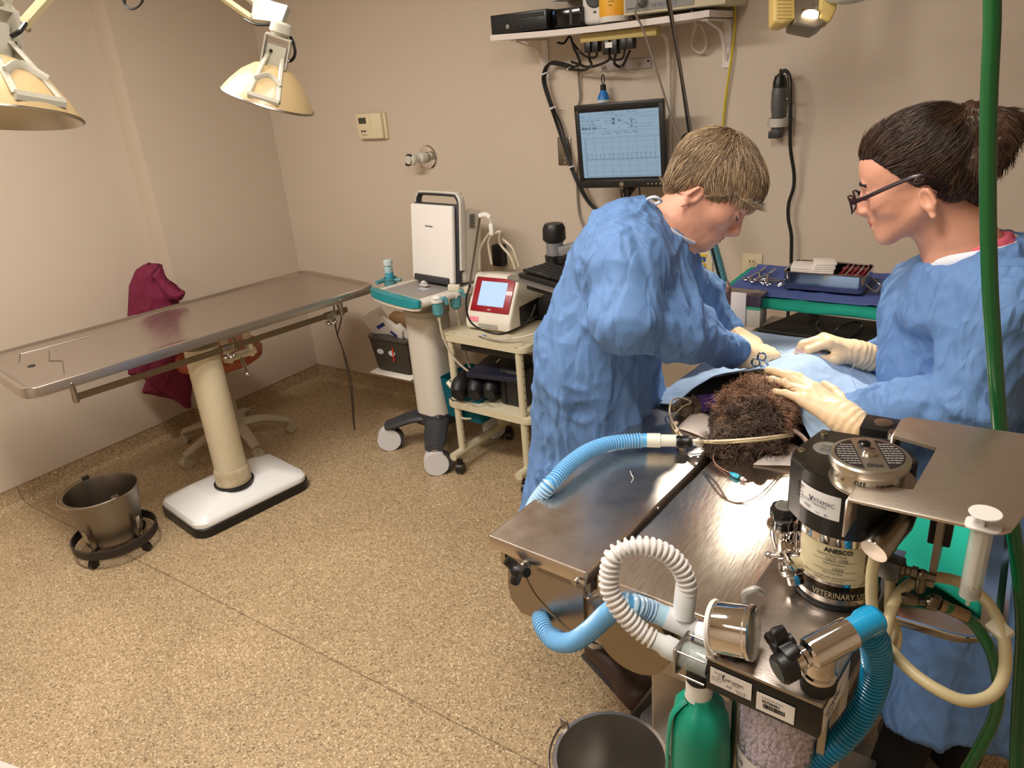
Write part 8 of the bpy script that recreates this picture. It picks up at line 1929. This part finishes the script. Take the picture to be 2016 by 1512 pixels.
for sx in (1,): MB().tube([W2(sx*(.086+.003*math.cos(k)), -.012+.008*math.cos(k), .006+.004*math.sin(k)) for k in [2*PI*i/14 for i in range(15)]], .0006, 5, caps=False).build('earring', satin, P2)

# gown
g2 = [cap(q_(1850, 590, 1.54), q_(1935, 600, 1.34), .080, .085, k=.05), cap(q_(1850, 560, 1.60), q_(1835, 600, 1.56), .07, .08, k=.05),
      cap(q_(1860, 600, 1.52), q_(1868, 760, 1.48), .105, .115, k=.05), cap(q_(1930, 600, 1.40), q_(1950, 780, 1.38), .125, .135, k=.05), cap(q_(2010, 630, 1.36), q_(2030, 800, 1.34), .10, .11, k=.05),
      cap(q_(1800, 640, 1.50), q_(1800, 730, 1.46), .060, .075, k=.05), cap(q_(1912, 600, 1.39), q_(1914, 577, 1.39), .10, .088, k=.05)]
c3 = q_(1950, 780, 1.38); c4 = q_(1880, 780, 1.45)
g2 += [cap(c3, V(c3.x+.01, c3.y-.03, .62), .135, .15, k=.05), cap(c4, V(c4.x-.0, c4.y-.02, .62), .12, .13, k=.05)]
hemz = .275; hA, hB = at(1790, 1400, 2, .29), at(1905, 1400, 2, .29)
g2 += [cap(V(c4.x+.02, c4.y-.04, .62), V(hA.x+.04, hA.y+.05, .25), .125, .13, k=.06), cap(V(c3.x-.02, c3.y-.05, .62), V(hB.x+.03, hB.y+.07, .25), .14, .135, k=.06)]
# left arm (near side)
sL2, eL2, wL2 = q_(1975, 600, 1.26), q_(1905, 800, 1.24), q_(1678, 825, 1.36)
g2 += [cap(sL2, eL2, .080, .066, k=.04), cap(eL2, q_(1800, 805, 1.29), .066, .060, k=.03), cap(q_(1800, 805, 1.29), wL2, .060, .040, k=.03)]
# right arm (far side)
sR2, eR2, wR2 = q_(1815, 575, 1.62), q_(1775, 700, 1.64), q_(1722, 700, 1.64)
g2 += [cap(sR2, eR2, .070, .055, k=.04), cap(eR2, wR2, .050, .040, k=.03)]
nc2 = q_(1912, 497, 1.39); na2 = (UPZ*.93+fh*.30).normalized()
s2_ = na2.cross(NH).normalized(); t2_ = na2.cross(s2_)
for k in range(16):
    e_ = s2_*math.cos(k*PI/8)+t2_*math.sin(k*PI/8); g2.append(cap(nc2+e_*.084+na2*-.012, nc2+e_*.105+na2*-.09, .015, .035, k=.03))
def neckcut2(P, d):
    d = np.maximum(d, .285+.006*np.sin(P[:, 0]*30)+.01*noise(P*9)-P[:, 2])
    v = P-np.array(nc2); h = v@np.array(na2); r_ = np.linalg.norm(v-h[:, None]*np.array(na2), axis=1)
    return np.maximum(d, -np.maximum(r_-.074, -h-.05))
gV, gF = surface_net(g2, .0062, post=neckcut2, smooth=2); gN = vnormals(gV, gF)
def sleeve2(P):
    a = np.array(eL2); b = np.array(wL2); ab = b-a; t = ((P-a)@ab)/(ab@ab); d = np.linalg.norm(P-a-np.clip(t, 0, 1)[:, None]*ab, axis=1); w_ = np.clip(t*1.4, 0, 1)*(d < .085)
    return np.sin(t*26+noise(P*14)*4)*.0035*w_
def skirt2(P):
    z = P[:, 2]; w_ = np.clip((.95-z)/.3, 0, 1); a = np.arctan2(P[:, 1]-c3.y, P[:, 0]-c3.x); return (1-np.abs(noise(np.stack([a*4.5, z*1.1, z*0+8], 1))))**2*.022*w_-.008*w_
gd = wrinkle(gV, 7.0, (1, 1, .45), 13, 3)*.010+wrinkle(gV, 16, (1, 1, .6), 18, 3)*.0035+crisp(gV, 8, (1, 1, .45), 60)*.008+sleeve2(gV)+skirt2(gV)
mesh_np('gown', gV+gN*gd[:, None], gF, gown, P2)
# pink shirt in the neck opening and white binding
sh = [cap(nc2+na2*-.03, nc2+na2*.012, .070, .062, k=.02)]
def shp(P, d):
    v = P-np.array(nc2); h = v@np.array(na2); r_ = np.linalg.norm(v-h[:, None]*np.array(na2), axis=1); return np.maximum(np.maximum(d, h-.022), -np.maximum(r_-.054, -h-.1))
sdf_obj('pink_shirt', sh+[cap(nc2+na2*-.06, nc2+na2*-.02, .080, .076, k=.02)], .0045, mat('shirt_pink', (226, 104, 124), .8, bump=(200, .2)), P2, post=shp, disp=lambda P, N: wrinkle(P, 26, (1, 1, 3), 6)*.003)
s2_ = na2.cross(NH).normalized(); t2_ = na2.cross(s2_)
ring = [nc2+na2*(.004+.006*math.sin(a*2))+s2_*(.079*math.cos(a))+t2_*(.079*math.sin(a)) for a in [2*PI*k/40 for k in range(41)]]
MB().tube(ring, .006, 8, caps=False, sq=(.6, 1.7)).build('gown_neckband', wbind, P2)
MB().tube([ring[k] for k in (28, 30, 32)], .009, 6, n=10, sq=(.5, 1.6)).build('neck_tie', wbind, P2)
# legs and shoes
for i, (px_, py_, D_) in enumerate(((1760, 1500, 1.20), (1880, 1470, 1.30))):
    f_ = at(px_, py_, 2, .10); f0 = V(f_.x, f_.y, 0); top_ = V(hA.x+.05, hA.y+.06, .5) if i == 0 else V(hB.x+.05, hB.y+.10, .5)
    MB().cyl(V(f0.x, f0.y, .06), top_, .052, .055, seg=24).build('trouser_leg', mat('trouser_black', (16, 16, 20), .85), P2)
    tw = V(-.85, .30, 0).normalized(); shoe = [cap(f0+V(0, 0, .045), f0+tw*.13+V(0, 0, .036), .046, .042, k=.02), ell(f0+tw*.12+V(0, 0, .035), (.05, .05, .036), k=.02)]
    sdf_obj('shoe', shoe, .006, mat('shoe_grey', (118, 112, 104), .75, bump=(300, .3)), P2, post=lambda P, d: np.maximum(d, .004-P[:, 2]))
# hands of the assistant
wl = at(1662, 822, 2, .975); kl = at(1602, 775, 2, 1.005)
glove_hand('gloved_hand', wl, kl-wl+V(0, 0, -.005), V(0, 0, -1), at(1640, 740, 2, 1.0)-at(1600, 790, 2, 1.0), [(8, 14, 10), (6, 12, 8), (8, 14, 10), (10, 16, 10)], (8, 2, -4, -11), [(.55, .9, .15), (.85, .5, .1), (.95, .2, .1)], P2, 1.02, cuff=wL2)
wr = q_(1690, 697, 1.62); kr = q_(1622, 668, 1.63)
glove_hand('gloved_hand', wr, kr-wr, V(0, 0, -1)-RH_*.3, -NH*1.0, [(48, 46, 20), (40, 50, 25), (44, 54, 25), (48, 56, 28)], (2, 0, -2, -4), [(.9, .35, .45), (.95, -.05, .5), (.9, -.2, .4)], P2, 1.02, cuff=wR2)
# suture packet and thread
pc_ = q_(1590, 704, 1.60); t = thing('suture_packet', 'small pinkish translucent suture packet with a red mark held in the gloved fingers', 'packet', pc_)
Rp = basis(RH_*.9-UPZ*.2, UPZ*.8+NH*.4)
MB().box(pc_, (.062, .036, .0015), rot=Rp, bev=.0004).build('packet_body', mat('packet_pink', (232, 196, 196), .4, alpha=.85), t)
MB().box(pc_+Rp @ V(.005, -.002, .0012), (.018, .010, .0006), rot=Rp @ Euler((0, 0, .4)).to_matrix()).build('red_mark', mat('red_mark', (214, 60, 66), .5), t)
tag(MB().tube([q_(1535, 690, 1.62), q_(1545, 695, 1.60), q_(1556, 692, 1.6), q_(1570, 694, 1.595), q_(1600, 702, 1.59)], .0007, 5, n=24).build('suture', mat('suture_white', (230, 224, 214), .5)), 'fine pale suture running from the surgeon hand to the packet', 'thread')
tag(MB().tube([at(x, y, 2, z) for x, y, z in ((1683, 716, 1.0), (1676, 728, .97), (1662, 738, .94), (1655, 742, .93))], .0007, 5, n=16).build('suture', mat('suture_white', (230, 224, 214), .5)), 'fine curved suture hanging below the raised gloved hand', 'thread')
